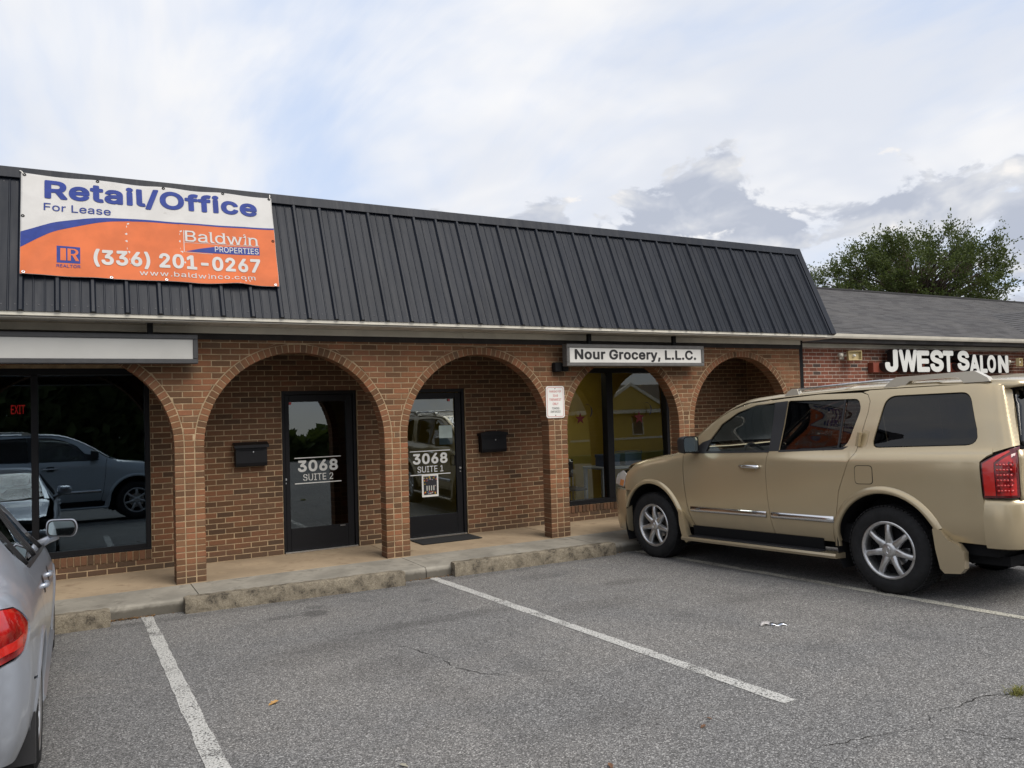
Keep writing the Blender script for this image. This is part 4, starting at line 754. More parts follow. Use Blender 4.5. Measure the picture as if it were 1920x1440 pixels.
# doors
def door(a, b_, hinge, num):
    d = bpart(MB().box(a, a + .045, DW + .03, DW + .14, 0, DH, .003).box(b_ - .045, b_, DW + .03, DW + .14, 0, DH, .003)
              .box(a + .045, b_ - .045, DW + .03, DW + .14, DH - .05, DH, .003), 'door_frame', M['black_alu'])
    x0, x1 = a + .05, b_ - .05; y0, y1 = DW + .05, DW + .095; gz0, gz1 = 0.313, 1.96
    gx0, gx1 = a + .107, b_ - .14
    MB().box(x0, gx0, y0, y1, .022, DH - .055, .004).box(gx1, x1, y0, y1, .022, DH - .055, .004).box(gx0, gx1, y0, y1, .022, gz0, .004).box(gx0, gx1, y0, y1, gz1, DH - .055, .004).obj('door_leaf', M['black_alu'], d)
    q_ = math.tan(R(1.0)) * (gz1 - gz0) / 2
    mk('glass', [(gx0, DW + .072 - q_, gz0), (gx1, DW + .072 - q_, gz0), (gx1, DW + .072 + q_, gz1), (gx0, DW + .072 + q_, gz1)], [(0, 1, 2, 3)], M['glass_door'], d)
    MB().box(a + .02, b_ - .02, DW + .0, DW + .13, 0.0, .02, .004).obj('threshold', M['steel'], d)
    lx = gx1 + .055 if hinge == 'l' else gx0 - .06
    if hinge == 'l':
        MB().tube([(gx1 - .05, y0 - .0, 1.14), (gx1 - .05, y0 - .05, 1.14), (gx1 - .05, y0 - .05, 1.00), (gx1 - .05, y0, 1.00)], .008, 8).obj('pull_handle', M['black_matt'], d)
    MB().lathe([(0, -.012), (.016, -.012), (.018, 0)], 14, 'y', Matrix.Translation((lx, y0, .955))).obj('lock', M['steel'], d)
    MB().lathe([(0, -.010), (.010, -.010), (.012, 0)], 12, 'y', Matrix.Translation((lx, y0, .905))).obj('lock', M['steel'], d)
    if hinge == 'r': MB().box(gx1 - .11, gx1 - .04, y0 - .004, y0, .29, .303).obj('closer_plate', M['steel'], d)
    Y = DW + .0600; s0 = (gx0 + gx1) / 2 - (0.01 if hinge == 'r' else 0.02)
    for zz_, hw in ((1.222, .31), (0.889, .31)): MB().box(s0 - hw, s0 + hw, Y - .001, Y + .001, zz_ - .006, zz_ + .006).obj('rule', M['white_vinyl'], d)
    wall_text('3068', s0 - .268, s0 + .268, 1.038, 1.190, Y, M['white_vinyl'], d, bold=True)
    serif_text('SUITE ' + num, s0 - .200, s0 + .200, .920, 1.010, Y, M['white_vinyl'], d)
    return d
door_a = door(*DOORS[0], 'r', '2'); door_b = door(*DOORS[1], 'l', '1')

# painted shade strip at the wall top, frieze, soffit, fascia
XL, XR = -6.0, 10.09
bpart(MB().box(XL, 9.79, -0.012, 0.0, 2.655, 2.722), 'eave_shade_strip', M['eave_shade_and_ceiling'])  # dark strip painting in the shade under the soffit
bpart(MB().box(XL, 9.80, -0.022, 0.19, 2.724, 2.80, .003), 'frieze_board', M['cream'])
sof = bpart(MB().box(XL, XR - .01, -0.44, 1.2, 2.801, 2.812), 'soffit', M['soffit'])
for k in range(0, 74):
    x = XL + .1 + k * .215
    MB().box(x, x + .012, -0.40, -0.03, 2.7955, 2.8005).obj('soffit_rib', M['soffit'], sof)
bpart(MB().box(XL, XR, -0.462, -0.44, 2.817, 2.860, .003), 'fascia', M['cream'])
bpart(MB().box(XL, 9.78, CD - .01, DW + .1, 2.70, 2.78), 'arcade_ceiling', M['eave_shade_and_ceiling'])
# mansard roof
A0 = Vector((0, -0.468, 2.868)); A1 = Vector((0, 0.214, 4.394)); US = (A1 - A0).normalized(); NS = Vector((0, -US.z, US.y)); LS = (A1 - A0).length
def ms(x, b_, h): return Vector((x, 0, 0)) + A0 + US * b_ + NS * h
roof = bpart(([ms(XL, 0, -.02), ms(XR, 0, -.02), ms(XR, LS, -.02), ms(XL, LS, -.02), (XL, 5, 4.2), (XR, 5, 4.2), (XL, 5, 2.8), (XR, 5, 2.8), (XL, -.3, 2.83), (XR, -.3, 2.83)],
             [(0, 1, 2, 3), (3, 2, 5, 4), (4, 5, 7, 6), (6, 7, 9, 8), (0, 8, 9, 1), (1, 9, 7, 5, 2), (0, 3, 4, 6, 8)]), 'mansard_roof', M['metal_roof'])
RP = 0.3067; rx0 = -1.388 - RP * 16
def slope_prism(prof, b0, b1, x):
    """profile (dx, h) extruded up the slope"""
    n = len(prof); vs = [ms(x + p[0], b0, p[1]) - ms(x, b0, 0) for p in prof] + [ms(x + p[0], b1, p[1]) - ms(x, b0, 0) for p in prof]
    fs = [(i, i + 1, n + i + 1, n + i) for i in range(n - 1)] + [tuple(range(n))[::-1]]
    return vs, fs
# each panel: pan with two stiffening creases; each major rib its own piece
pan = [(0.016, 0.0), (0.094, 0.0), (0.100, 0.006), (0.108, 0.006), (0.114, 0.0), (0.192, 0.0), (0.198, 0.006), (0.206, 0.006), (0.212, 0.0), (RP - .016, 0.0)]
rib = [(-0.030, 0.0), (-0.013, 0.030), (0.013, 0.030), (0.030, 0.0)]
pv, pf = slope_prism(pan, -0.012, LS - .10, 0); pm = mesh_data('roof_panel', pv, pf, M['metal_roof'])
rv, rf = slope_prism(rib, -0.012, LS - .09, 0); rm = mesh_data('roof_rib', rv, rf, M['metal_roof'])
sv = MB()
k = 0
while True:
    x = rx0 + RP * k
    if x > XR - .12: break
    if x > XL:
        o = bpy.data.objects.new('roof_rib', rm); o.location = ms(x, -0.012, 0.001); link(o, roof)
        if x + RP < XR:
            o = bpy.data.objects.new('roof_panel', pm); o.location = ms(x + random.uniform(-.001, .001), -0.012, random.uniform(-.001, .0015)); link(o, roof)
            for bq in (0.06, LS - .16):
                for dx_ in (.05, .15, .26): sv.lathe([(0, .005), (.007, .004), (.008, 0)], 6, 'z', Matrix.Translation(ms(x + dx_, bq, 0)) @ NS.to_track_quat('Z', 'Y').to_matrix().to_4x4())
    k += 1
sv.obj('roof_screws', mat('screw_heads', (0.03, 0.032, 0.04), 0.5), roof)['kind'] = 'stuff'
cap = MB(); q = []
capP = [(LS - .125, 0.004), (LS - .125, 0.036), (LS + .002, 0.040), (LS + .004, 0.0)]
vs = [ms(x, b_, h) for x in (XL, XR + .02) for b_, h in capP] + [Vector((x, A1.y + .25, A1.z + .012)) for x in (XL, XR + .02)]
fs = [(0, 4, 5, 1), (1, 5, 6, 2), (2, 6, 9, 8), (0, 1, 2, 3), (4, 7, 6, 5)]
mk('cap_flashing', vs, fs, M['metal_roof'], roof)
vs = [ms(XR - .10, b_, h) for b_, h in ((-.012, .004), (-.012, .038), (LS, .038), (LS, .004))] + [ms(XR + .015, b_, h) for b_, h in ((-.012, -.02), (-.012, .038), (LS, .038), (LS, -.02))]
mk('rake_trim', vs, [(0, 1, 2, 3), (1, 5, 6, 2), (5, 4, 7, 6), (0, 4, 5, 1)], M['metal_roof'], roof)
bpart(MB().box(9.80, 9.90, 0.02, 0.44, 0.0, 2.80, .004), 'corner_strip', M['black_matt'])  # black upright strip between the two buildings
# side return of the building end (brick) and roof of the shop block
ew = bpart(MB().box(9.7045, 9.785, 0.19, 6, 0, 2.8), 'end_wall', M['mortar'])
eb = MB(); row = 0; z = 0.0
while z < 2.70:
    y = .20 - (.1015 if row % 2 else 0)
    while y < DW: eb.box(9.70, 9.76, max(y + .0055, .192), min(y + .1975, DW - .002), z + .0055, z + CB - .0055, .003); y += .203
    z += CB; row += 1
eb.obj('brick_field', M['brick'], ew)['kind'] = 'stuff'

# interiors of the two suites
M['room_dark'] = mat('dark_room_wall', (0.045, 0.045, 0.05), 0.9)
M['room_yellow'] = mat('yellow_room_wall', (0.50, 0.36, 0.055), 0.8, var=(1.5, 0.08))
M['room_floor'] = mat('vinyl_floor', (0.10, 0.09, 0.075), 0.5, var=(3, 0.2))
def room(x0, x1, y1, mw, name):
    y0 = DW + .21
    r = bpart(MB().box(x0, x0 + .08, y0, y1, 0, 2.7).box(x1 - .08, x1, y0, y1, 0, 2.7).box(x0 + .08, x1 - .08, y1, y1 + .08, 0, 2.7), 'interior_wall', mw)
    bpart(MB().box(x0, x1, y0, y1, -.01, 0.004), 'interior_floor', M['room_floor']); bpart(MB().box(x0, x1, y0, y1, 2.7, 2.74), 'interior_ceiling', M['room_dark'] if mw is M['room_dark'] else M['soffit'])
    return r
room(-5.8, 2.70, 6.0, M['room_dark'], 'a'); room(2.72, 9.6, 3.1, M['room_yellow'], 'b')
# ------------------------------------------------------------------ banner tied over the mansard
BB0 = (3.203 - A0.z) / US.z
def bh(a, b_):
    h = 0.052 + 0.0035 * math.sin(a * 5.1 + 1.0) * math.sin(b_ * 4.0 + .5) + 0.002 * math.sin(a * 13 + b_ * 7)
    # sagging fold at the lower right corner, slack lower edge
    f = math.exp(-((a - 2.12 - (b_ - .04) * 1.5) / 0.11) ** 2) * max(0, 1 - b_ / 0.20); h += 0.018 * f
    h += 0.012 * math.exp(-((a - 1.93) / .2) ** 2) * max(0, 1 - b_ / .12)
    for a_, b0_, b1_ in ((.965, .18, .76), (1.49, .20, .78), (.80, .85, 1.2)):
        if b0_ < b_ < b1_: h += .0045 * math.exp(-((a - a_ - .02 * math.sin(b_ * 9)) / .022) ** 2)
    h += .007 * math.sin(a * 9.8 + .6) * (math.exp(-(1.227 - b_) / .10) + math.exp(-b_ / .09)) + .005 * math.sin(b_ * 11) * math.exp(-min(a, 2.49 - a) / .10)
    h += .004 * math.exp(-((b_ - .95 + .5 * (a - .1)) / .03) ** 2) * math.exp(-a / .35)
    h += 0.010 * math.exp(-((a - b_ * .3 - 0.03) / .05) ** 2) * (1 - b_ / 1.3) * .5
    return h
def bpt(a, b_, o=0.0):
    s = b_ / 1.227; a2 = a + (-.0 + 0.0 * s) + (a / 2.49) * (-.026 + .040 * s)
    return ms(-1.395 + a2, BB0 + b_ - 0.006 * math.sin(a * 1.26) * (1 - s) - .006 * abs(math.sin(a * 4.95)) * s ** 4 + .005 * abs(math.sin(a * 3.8)) * (1 - s) ** 6, bh(a, b_) + o)
NA, NB = 120, 56
ban = mk('for_lease_banner', [bpt(2.49 * i / NA, 1.227 * j / NB) for j in range(NB + 1) for i in range(NA + 1)],
         [(j * (NA + 1) + i, j * (NA + 1) + i + 1, (j + 1) * (NA + 1) + i + 1, (j + 1) * (NA + 1) + i) for j in range(NB) for i in range(NA)], M['banner_white'], smooth=True)
md = ban.modifiers.new('thick', 'SOLIDIFY'); md.thickness = 0.0015; md.offset = -1
tag(ban, 'white and orange vinyl banner advertising retail and office space, tied to the mansard roof', 'banner')
def in_poly(x, y, P):
    c = False; n = len(P); j = n - 1
    for i in range(n):
        if (P[i][1] > y) != (P[j][1] > y) and x < (P[j][0] - P[i][0]) * (y - P[i][1]) / (P[j][1] - P[i][1]) + P[i][0]: c = not c
        j = i
    return c
def resample(P, h, closed=True):
    out = []
    n = len(P)
    for i in range(n if closed else n - 1):
        a, b_ = Vector(P[i][:2]), Vector(P[(i + 1) % n][:2]); k = max(1, int(math.ceil((b_ - a).length / h)))
        out += [tuple(a.lerp(b_, t / k)) for t in range(k)]
    return out
def cdt_fill(outer, holes, h, hy=None):
    """dense triangulation of a polygon with holes; returns 2-D points, triangles, and boundary loops (as point lists)"""
    hy = hy or h
    loops = [resample(outer, h)] + [resample(q, h) for q in holes]
    pts, edges = [], []
    for L in loops:
        b_ = len(pts); pts += [Vector(p) for p in L]; edges += [(b_ + i, b_ + (i + 1) % len(L)) for i in range(len(L))]
    B = np.array([p[:] for p in pts])
    x0, y0 = B.min(0); x1, y1 = B.max(0)
    gx = np.arange(x0 + h * .5, x1, h); gy = np.arange(y0 + hy * .5, y1, hy)
    for j, yy in enumerate(gy):
        for xx in gx + (h * .5 if j % 2 else 0):
            if not in_poly(xx, yy, loops[0]) or any(in_poly(xx, yy, q) for q in loops[1:]): continue
            if ((B[:, 0] - xx) ** 2 + (B[:, 1] - yy) ** 2).min() < (min(h, hy) * .45) ** 2: continue
            pts.append(Vector((xx, yy)))
    r = delaunay_2d_cdt(pts, edges, [], 0, 1e-6)
    V = [tuple(v) for v in r[0]]; T = []
    for f in r[2]:
        cx = sum(V[i][0] for i in f) / len(f); cy = sum(V[i][1] for i in f) / len(f)
        if in_poly(cx, cy, loops[0]) and not any(in_poly(cx, cy, q) for q in loops[1:]): T.append(tuple(f))
    return V, T
def ban_poly(name, P, m, o):
    V, T = cdt_fill(P, [], 0.045); ob = mk(name, [bpt(a, b_, o) for a, b_ in V], T, m, ban, smooth=True)
    bm = bmesh.new(); bm.from_mesh(ob.data); bmesh.ops.recalc_face_normals(bm, faces=bm.faces)
    if sum((f.normal.dot(NS) for f in bm.faces)) < 0: bmesh.ops.reverse_faces(bm, faces=bm.faces)
    bm.to_mesh(ob.data); bm.free(); return ob
def cr(P, n=6):
    """smooth open curve through points"""
    out = []
    for i in range(len(P) - 1):
        p0, p1, p2, p3 = P[max(i - 1, 0)], P[i], P[i + 1], P[min(i + 2, len(P) - 1)]
        for k in range(n):
            t = k / n
            out.append(tuple(.5 * ((2 * p1[c]) + (-p0[c] + p2[c]) * t + (2 * p0[c] - 5 * p1[c] + 4 * p2[c] - p3[c]) * t * t + (-p0[c] + 3 * p1[c] - 3 * p2[c] + p3[c]) * t ** 3) for c in range(2)))
    return out + [P[-1]]
sw_t = cr([(0.002, .50), (0.184, .588), (0.342, .657), (0.642, .73), (0.968, .762), (1.487, .768), (1.958, .772), (2.487, .79)])
sw_b = cr([(0.002, .312), (0.171, .446), (0.328, .545), (0.669, .672), (0.967, .728), (1.486, .748), (1.956, .752), (2.487, .768)])
ban_poly('orange_field', [(0.002, .003), (2.487, .003)] + sw_b[::-1], M['orange_print'], .0015)
ban_poly('blue_swoosh', sw_b + sw_t[::-1], M['blue_print'], .003)
def ban_text(body, x0, x1, y0, y1, m, bold=False, o=.0062, **kw):
    vs, fs = text_fit(body, x0, x1, y0, y1, bold, **kw); return mk('lettering', [bpt(v[0], v[1], o) for v in vs], fs, m, ban)
ban_text('Retail/Office', .206, 2.315, .905, 1.180, M['blue_print'], True)
ban_text('For Lease', .200, .808, .781, .873, M['blue_print'])
ban_text('(336) 201-0267', .640, 2.300, .135, .355, M['banner_white'], True)
ban_text('www.baldwinco.com', 1.063, 2.232, .058, .122, M['banner_white'], spacing=1.12)
serif_text('Baldwin', 1.525, 2.300, .522, .672, 0, M['banner_white'], ban, mapper=lambda a, b_: bpt(a, b_, .0062))
ban_poly('logo_wedge', [(1.526, .396), (1.66, .44), (1.81, .475), (2.0, .495), (2.305, .505), (2.302, .402), (1.802, .392)], M['blue_print'], .003)
for P in ([(1.505, .385), (1.512, .385), (1.518, .67), (1.511, .67)], [(1.512, .508), (2.306, .515), (2.306, .519), (1.512, .512)], [(1.512, .385), (1.80, .380), (1.80, .384), (1.512, .389)]):
    ban_poly('logo_rule', P, M['banner_white'], .0035)
ban_text('PROPERTIES', 1.825, 2.292, .412, .488, M['banner_white'], o=.005)
ban_poly('realtor_square', [(.313, .157), (.520, .157), (.521, .356), (.313, .357)], M['blue_print'], .003)
for P in ([(.345, .185), (.395, .185), (.395, .330), (.345, .330)],
          [(.408, .185), (.437, .185), (.437, .330), (.408, .330)],
          [(.437, .330), (.437, .318), (.468, .315), (.480, .298), (.478, .280), (.465, .268), (.437, .264), (.437, .250), (.450, .250), (.480, .185), (.512, .185), (.480, .252), (.500, .270), (.505, .295), (.495, .318), (.472, .330)]):
    ban_poly('realtor_letter', P, M['orange_print'], .0055)
ban_text('REALTOR', .312, .522, .103, .138, M['blue_print'])
for (a, b_) in [(.03, 1.205), (.69, 1.21), (1.33, 1.21), (1.95, 1.215), (2.465, 1.21), (.02, .69), (2.465, .61), (.03, .02), (.80, .015), (1.32, .016), (2.45, .02)]:
    q = NS.to_track_quat('Z', 'Y').to_matrix().to_4x4(); c_ = bpt(a, b_, .004)
    MB().lathe([(.007, .0), (.008, .002), (.016, .002), (.017, -.003)], 12, 'z', Matrix.Translation(c_) @ q).obj('grommet', M['steel'] if b_ < .1 else M['black_matt'], ban, smooth=True)
for (a, b_, e) in [(.02, 1.21, (-.03, .05)), (2.47, 1.215, (.025, .06))]:
    p = bpt(a, b_, .006); p2 = ms(-1.395 + a + e[0], BB0 + b_ + e[1], .045)
    MB().tube([p, p.lerp(p2, .5) + NS * .012, p2], .006, 6).obj('tie_rope', M['rope'], ban)

# ------------------------------------------------------------------ hanging box signs
def box_sign(name, x0, x1, z0, z1, fm, label, brackets, text=None):
    r = empty(name, ((x0 + x1) / 2, -.19, z0)); o0 = Vector(r.location)
    def P(mb, n, m): o = mb.obj(n, m, r); o.location = -o0; return o
    t = .05
    P(MB().box(x0, x1, -.25, -.13, z1 - t, z1, .006).box(x0, x1, -.25, -.13, z0, z0 + t, .006).box(x0, x0 + t, -.25, -.13, z0 + t, z1 - t, .006).box(x1 - t, x1, -.25, -.13, z0 + t, z1 - t, .006), 'frame', fm)
    P(MB().box(x0 + t, x1 - t, -.235, -.15, z0 + t, z1 - t), 'sign_face', M['offwhite_face'] if text else M['grey_face'])
    for bx in brackets: P(MB().box(bx - .028, bx + .028, -.215, -.165, z1, 2.80, .003), 'bracket', M['black_matt'])
    if text:
        vs, fs = text_fit(text[0], *text[1:5], True); o = mk('lettering', [(v[0], -.2375, v[1]) for v in vs], fs, M['black_text'], r); o.location = -o0
    return tag(r, label, 'sign')
box_sign('hanging_sign', -4.6, .224, 2.372, 2.682, M['dark_frame'], 'blank white box sign in dark frame hanging over the left window', [-.24, -2.0, -3.8])
box_sign('hanging_sign', 4.943, 7.425, 2.350, 2.655, M['grey_frame'], 'white grocery box sign with black lettering in grey frame under the soffit', [5.354, 6.884], ('Nour Grocery, L.L.C.', 5.078, 7.272, 2.408, 2.585))

# parking notice on the third column
pn = empty('parking_notice', (4.885, -.006, 1.645)); o0 = Vector(pn.location)
def rrect(x0, x1, z0, z1, r, n=5):
    P = []
    for cx, cz, a0 in ((x1 - r, z1 - r, 0), (x0 + r, z1 - r, 90), (x0 + r, z0 + r, 180), (x1 - r, z0 + r, 270)):
        P += [(cx + r * math.cos(R(a0 + 90 * k / n)), cz + r * math.sin(R(a0 + 90 * k / n))) for k in range(n + 1)]
    return P
def pnp(mb, n, m):
    o = mb.obj(n, m, pn); o.location = -o0; return o
X0, X1, Z0, Z1 = 4.735, 5.033, 1.645, 2.085
pnp(MB().prism(rrect(X0, X1, Z0, Z1, .035), -.010, -.006), 'sign_plate', M['white_paint'])
ro, ri = rrect(X0 + .016, X1 - .016, Z0 + .016, Z1 - .016, .026), rrect(X0 + .021, X1 - .021, Z0 + .021, Z1 - .021, .022)
n = len(ro); o = mk('border', [(p[0], -.0112, p[1]) for p in ro + ri], [(i, (i + 1) % n, n + (i + 1) % n, n + i) for i in range(n)], M['red_text'], pn); o.location = -o0
for body, x0, x1, z0, z1, m in [('PARKING FOR', .055, .245, .352, .380, 'red_text'), ('3068', .112, .192, .292, .326, 'red_text'), ('TRENWEST', .050, .248, .236, .270, 'red_text'), ('ONLY', .105, .200, .178, .212, 'red_text'), ('TOWING', .090, .212, .118, .148, 'black_text'), ('ENFORCED', .070, .232, .072, .102, 'black_text')]:
    o = wall_text(body, X0 + x0, X0 + x1, Z0 + z0, Z0 + z1, -.0112, M[m], pn); o.location = -o0
for z_ in (Z0 + .035, Z1 - .035): pnp(MB().lathe([(0, -.004), (.006, -.003), (.007, 0)], 10, 'y', Matrix.Translation(((X0 + X1) / 2, -.010, z_))), 'bolt', M['black_matt'])
tag(pn, 'small white parking notice with red lettering on the third column', 'sign')

# wall letter boxes
def letter_box(x0, x1, arched, label):
    z0, z1 = 1.157, 1.44; r = empty('letter_box', ((x0 + x1) / 2, DW, z0)); o0 = Vector(r.location)
    def P(mb, n, m, **k): o = mb.obj(n, m, r, **k); o.location = -o0; return o
    P(MB().prism([(DW - .003, z0 + .02), (DW - .07, z0), (DW - .105, z0 + .01), (DW - .115, z0 + .05), (DW - .105, z1 - .03), (DW - .003, z1)], x0 + .02, x1 - .02, 'yz'), 'body', M['black_alu'])
    if arched:
        top = [(x0, z1 - .035), (x1, z1 - .035), (x1, z1 + .002)] + [(x1 - (x1 - x0) * k / 12, z1 + .002 + .028 * math.sin(math.pi * k / 12)) for k in range(1, 12)] + [(x0, z1 + .002)]
        P(MB().prism(top, DW - .128, DW - .003), 'lid', M['black_alu'])
    else:
        P(MB().prism([(DW - .003, z1 + .024), (DW - .135, z1 - .01), (DW - .138, z1 - .045), (DW - .128, z1 - .045), (DW - .124, z1 - .016), (DW - .003, z1 + .012)], x0, x1, 'yz'), 'lid', M['black_alu'])
    P(MB().lathe([(0, -.008), (.008, -.007), (.010, 0)], 12, 'y', Matrix.Translation(((x0 + x1) / 2 + .02, DW - .113, z1 - .10))), 'lock', M['steel'])
    P(MB().box(x0 + .06, x1 - .06, DW - .121, DW - .112, z1 - .075, z1 - .07), 'slot_trim', M['black_matt'])
    return tag(r, label, 'letter box')
letter_box(.795, 1.215, False, 'black letter box with flat lid on the brick left of the suite 2 door')
letter_box(4.225, 4.675, True, 'black letter box with arched lid on the brick right of the suite 1 door')
# black wall lamp beside the grocery sign
wl = empty('wall_lamp', (4.95, 0, 2.27)); o0 = Vector(wl.location)
for mb, n in ((MB().box(4.845, 4.955, -.10, -.001, 2.28, 2.41, .01), 'lamp_body'), (MB().box(4.97, 5.05, -.13, -.03, 2.285, 2.40, .012), 'lamp_head'), (MB().tube([(4.94, -.05, 2.35), (4.98, -.06, 2.35)], .012, 8), 'arm')):
    o = mb.obj(n, M['black_matt'], wl); o.location = -o0
tag(wl, 'small black security lamp on the brick left of the grocery sign', 'lamp')
# doormat
dm = MB().box(3.12, 4.02, .62, 1.06, .0, .012, .004); tag(dm.obj('doormat', mat('black_mat', (.012, .012, .013), .95, bump=(200, .5)), loc=(3.57, .84, 0)), 'thin black rubber mat in front of the suite 1 door', 'doormat')
# poster and notices on the suite 1 door glass
po = empty('door_poster', (3.488, DW + .066, .573)); o0 = Vector(po.location); PY = DW + .0570
def pq(x0, x1, z0, z1, m, n='print', dy_=0.0):
    o = mk(n, [(x0, PY - dy_, z0), (x1, PY - dy_, z0), (x1, PY - dy_, z1), (x0, PY - dy_, z1)], [(0, 1, 2, 3)], m, po); o.location = -o0; return o
MB().box(3.362, 3.614, PY, PY + .001, .573, .888).obj('paper', M['white_paint'], po).location = -o0
pm_ = [mat('poster_ink', c_, .5) for c_ in ((.60, .42, .03), (.02, .02, .025), (.45, .07, .05), (.10, .16, .28), (.55, .55, .5), (.25, .20, .05))]
pq(3.385, 3.592, .60, .865, pm_[1], dy_=.0006)
for k in range(60):
    x = random.uniform(3.385, 3.575); z = random.choice([random.uniform(.79, .86), random.uniform(.60, .64), random.uniform(.6, .86)])
    if .64 < z < .78 and 3.42 < x < 3.55: continue
    pq(x, x + random.uniform(.008, .022), z, z + random.uniform(.006, .016), random.choice(pm_), dy_=.0008 + k * 1e-6)
for k in range(4): pq(3.43 + k * .035, 3.445 + k * .035, .66, .73, pm_[4], dy_=.0012)
tag(po, 'colourful paper flyer taped to the suite 1 door glass', 'poster')
tag(MB().box(3.655, 3.862, DW + .0765, DW + .0775, 1.30, 1.575).obj('paper_notice', mat('pale_paper', (.42, .50, .47), .8, var=(8, .1)), loc=(3.757, DW + .077, 1.30)), 'pale paper notice behind the upper glass of the suite 1 door', 'notice')
tag(MB().box(1.522, 1.553, DW + .070, DW + .071, 1.925, 1.957).obj('door_sticker', M['red_text'], loc=(1.537, DW + .066, 1.925)), 'tiny red sticker in the top left corner of the left-hand door glass', 'sticker')
tag(MB().box(3.80, 3.835, DW + .070, DW + .071, 1.925, 1.957).obj('door_sticker', M['red_text'], loc=(3.817, DW + .066, 1.925)), 'small red round-cornered sticker high on the glass of the right-hand door, suite one', 'sticker')
# window decorations
def star(cx, cz, r, label, m):
    P = [(cx + (r if k % 2 == 0 else r * .40) * math.sin(k * math.pi / 5), cz + (r if k % 2 == 0 else r * .40) * math.cos(k * math.pi / 5)) for k in range(10)]
    tag(MB().prism(P, DW + .030, DW + .0325).obj('window_star', m, loc=(cx, DW + .046, cz)), label, 'decoration')
def moon(cx, cz, r, label, m, rot):
    P = [(cx + r * math.cos(t + rot), cz + r * math.sin(t + rot)) for t in np.linspace(-1.5, 1.5, 17)] + [(cx + r * .12 * math.cos(rot) + (r * .995) * math.cos(t + rot) * .72, cz + r * .12 * math.sin(rot) + (r * .995) * math.sin(t + rot)) for t in np.linspace(1.5, -1.5, 17)][1:-1]
    tag(MB().prism(P, DW + .030, DW + .0325).obj('window_moon', m, loc=(cx, DW + .046, cz)), label, 'decoration')
M['maroon'] = mat('maroon_felt', (.16, .018, .020), .8); M['navy'] = mat('navy_felt', (.012, .018, .05), .6)
star(7.246, 1.582, .115, 'maroon star on the right pane of the grocery window', M['maroon'])
star(6.074, 1.60, .10, 'maroon star on the left pane of the grocery window', M['maroon'])
moon(7.40, 1.71, .115, 'navy crescent moon on the right pane of the grocery window', M['navy'], .5)
moon(6.20, 1.71, .11, 'navy crescent moon on the left pane of the grocery window', M['navy'], .5)
# things inside, seen through the glass
ex = empty('exit_sign', (-1.655, 4.9, 1.90)); o0 = Vector(ex.location)
MB().box(-1.80, -1.51, 4.9, 4.95, 1.88, 2.10, .01).obj('housing', M['black_matt'], ex).location = -o0
wall_text('EXIT', -1.745, -1.565, 1.922, 2.056, 4.895, mat('lit_red', (.5, .02, .02), .5, emit=((1, .03, .03), .22)), ex).location = -o0
tag(ex, 'small lit red exit sign glowing inside behind the dark left window', 'sign')
def table(x0, x1, y0, y1, h, m, label, cat='table', name='table'):
    r = empty(name, ((x0 + x1) / 2, (y0 + y1) / 2, 0)); o0 = Vector(r.location)
    MB().box(x0, x1, y0, y1, h - .04, h, .008).obj('table_top', m, r).location = -o0
    for x in (x0 + .04, x1 - .04):
        for y in (y0 + .04, y1 - .04): MB().box(x - .025, x + .025, y - .025, y + .025, .004, h - .04).obj('leg', m, r).location = -o0
    return tag(r, label, cat)
table(6.9, 8.3, 1.75, 2.35, .74, mat('pale_blue_table', (.35, .40, .46), .5), 'pale table standing inside the right pane of the grocery window')
table(5.5, 6.3, 1.8, 2.3, .92, mat('pale_shelf', (.45, .47, .52), .5), 'tall pale table inside the left pane of the grocery window')
M['blue_box'] = mat('blue_box', (.05, .09, .18), .6)
for (x, y, w, d, h, z, lab) in [(7.05, 1.9, .34, .26, .20, .74, 'dark blue box on the pale table inside the grocery window, left one'), (7.48, 1.86, .36, .28, .24, .74, 'dark blue box on the pale table inside the grocery window, right one')]:
    mb = MB(); mb.box(x, x + w, y, y + d, z, z + h, .006); mb.box(x - .008, x + w + .008, y - .008, y + d + .008, z + h - .05, z + h + .004, .004)
    tag(mb.obj('storage_box', M['blue_box'], loc=(x + w / 2, y + d / 2, z)), lab, 'box', 'blue boxes on the grocery table')
def chair(x, y, label):
    r = empty('chair', (x, y, 0)); o0 = Vector(r.location); mm = mat('chair_dark', (.03, .03, .035), .5)
    MB().box(x - .21, x + .21, y - .21, y + .21, .43, .47, .01).obj('seat', mm, r).location = -o0
    MB().box(x - .20, x + .20, y + .18, y + .21, .62, .92, .01).obj('backrest', mm, r).location = -o0
    for sx in (-1, 1):
        MB().tube([(x + sx * .19, y - .19, .005), (x + sx * .19, y - .19, .43)], .012, 6).obj('leg', M['steel'], r).location = -o0
        MB().tube([(x + sx * .19, y + .21, .005), (x + sx * .19, y + .195, .47), (x + sx * .19, y + .20, .90)], .012, 6).obj('leg', M['steel'], r).location = -o0
    tag(r, label, 'chair')
chair(6.15, 1.62, 'dark metal-legged chair just inside the left pane of the grocery window')
dd = MB().box(5.95, 6.75, 3.02, 3.099, .0, 2.05, .01).box(6.02, 6.68, 3.005, 3.02, .1, 1.95, .005)
tag(dd.obj('inner_door', mat('dark_brown_door', (.035, .022, .014), .6), loc=(6.35, 3.06, 0)), 'dark brown inner door on the yellow wall inside the grocery', 'door')
oc = MB().box(5.2, 5.75, 3.02, 3.099, .9, 2.0, .01).box(5.26, 5.69, 3.005, 3.02, .96, 1.94, .004)
tag(oc.obj('wall_picture', mat('ochre_picture', (.32, .14, .03), .6, var=(6, .3)), loc=(5.47, 3.06, .9)), 'ochre panel on the yellow wall inside the grocery window', 'picture')

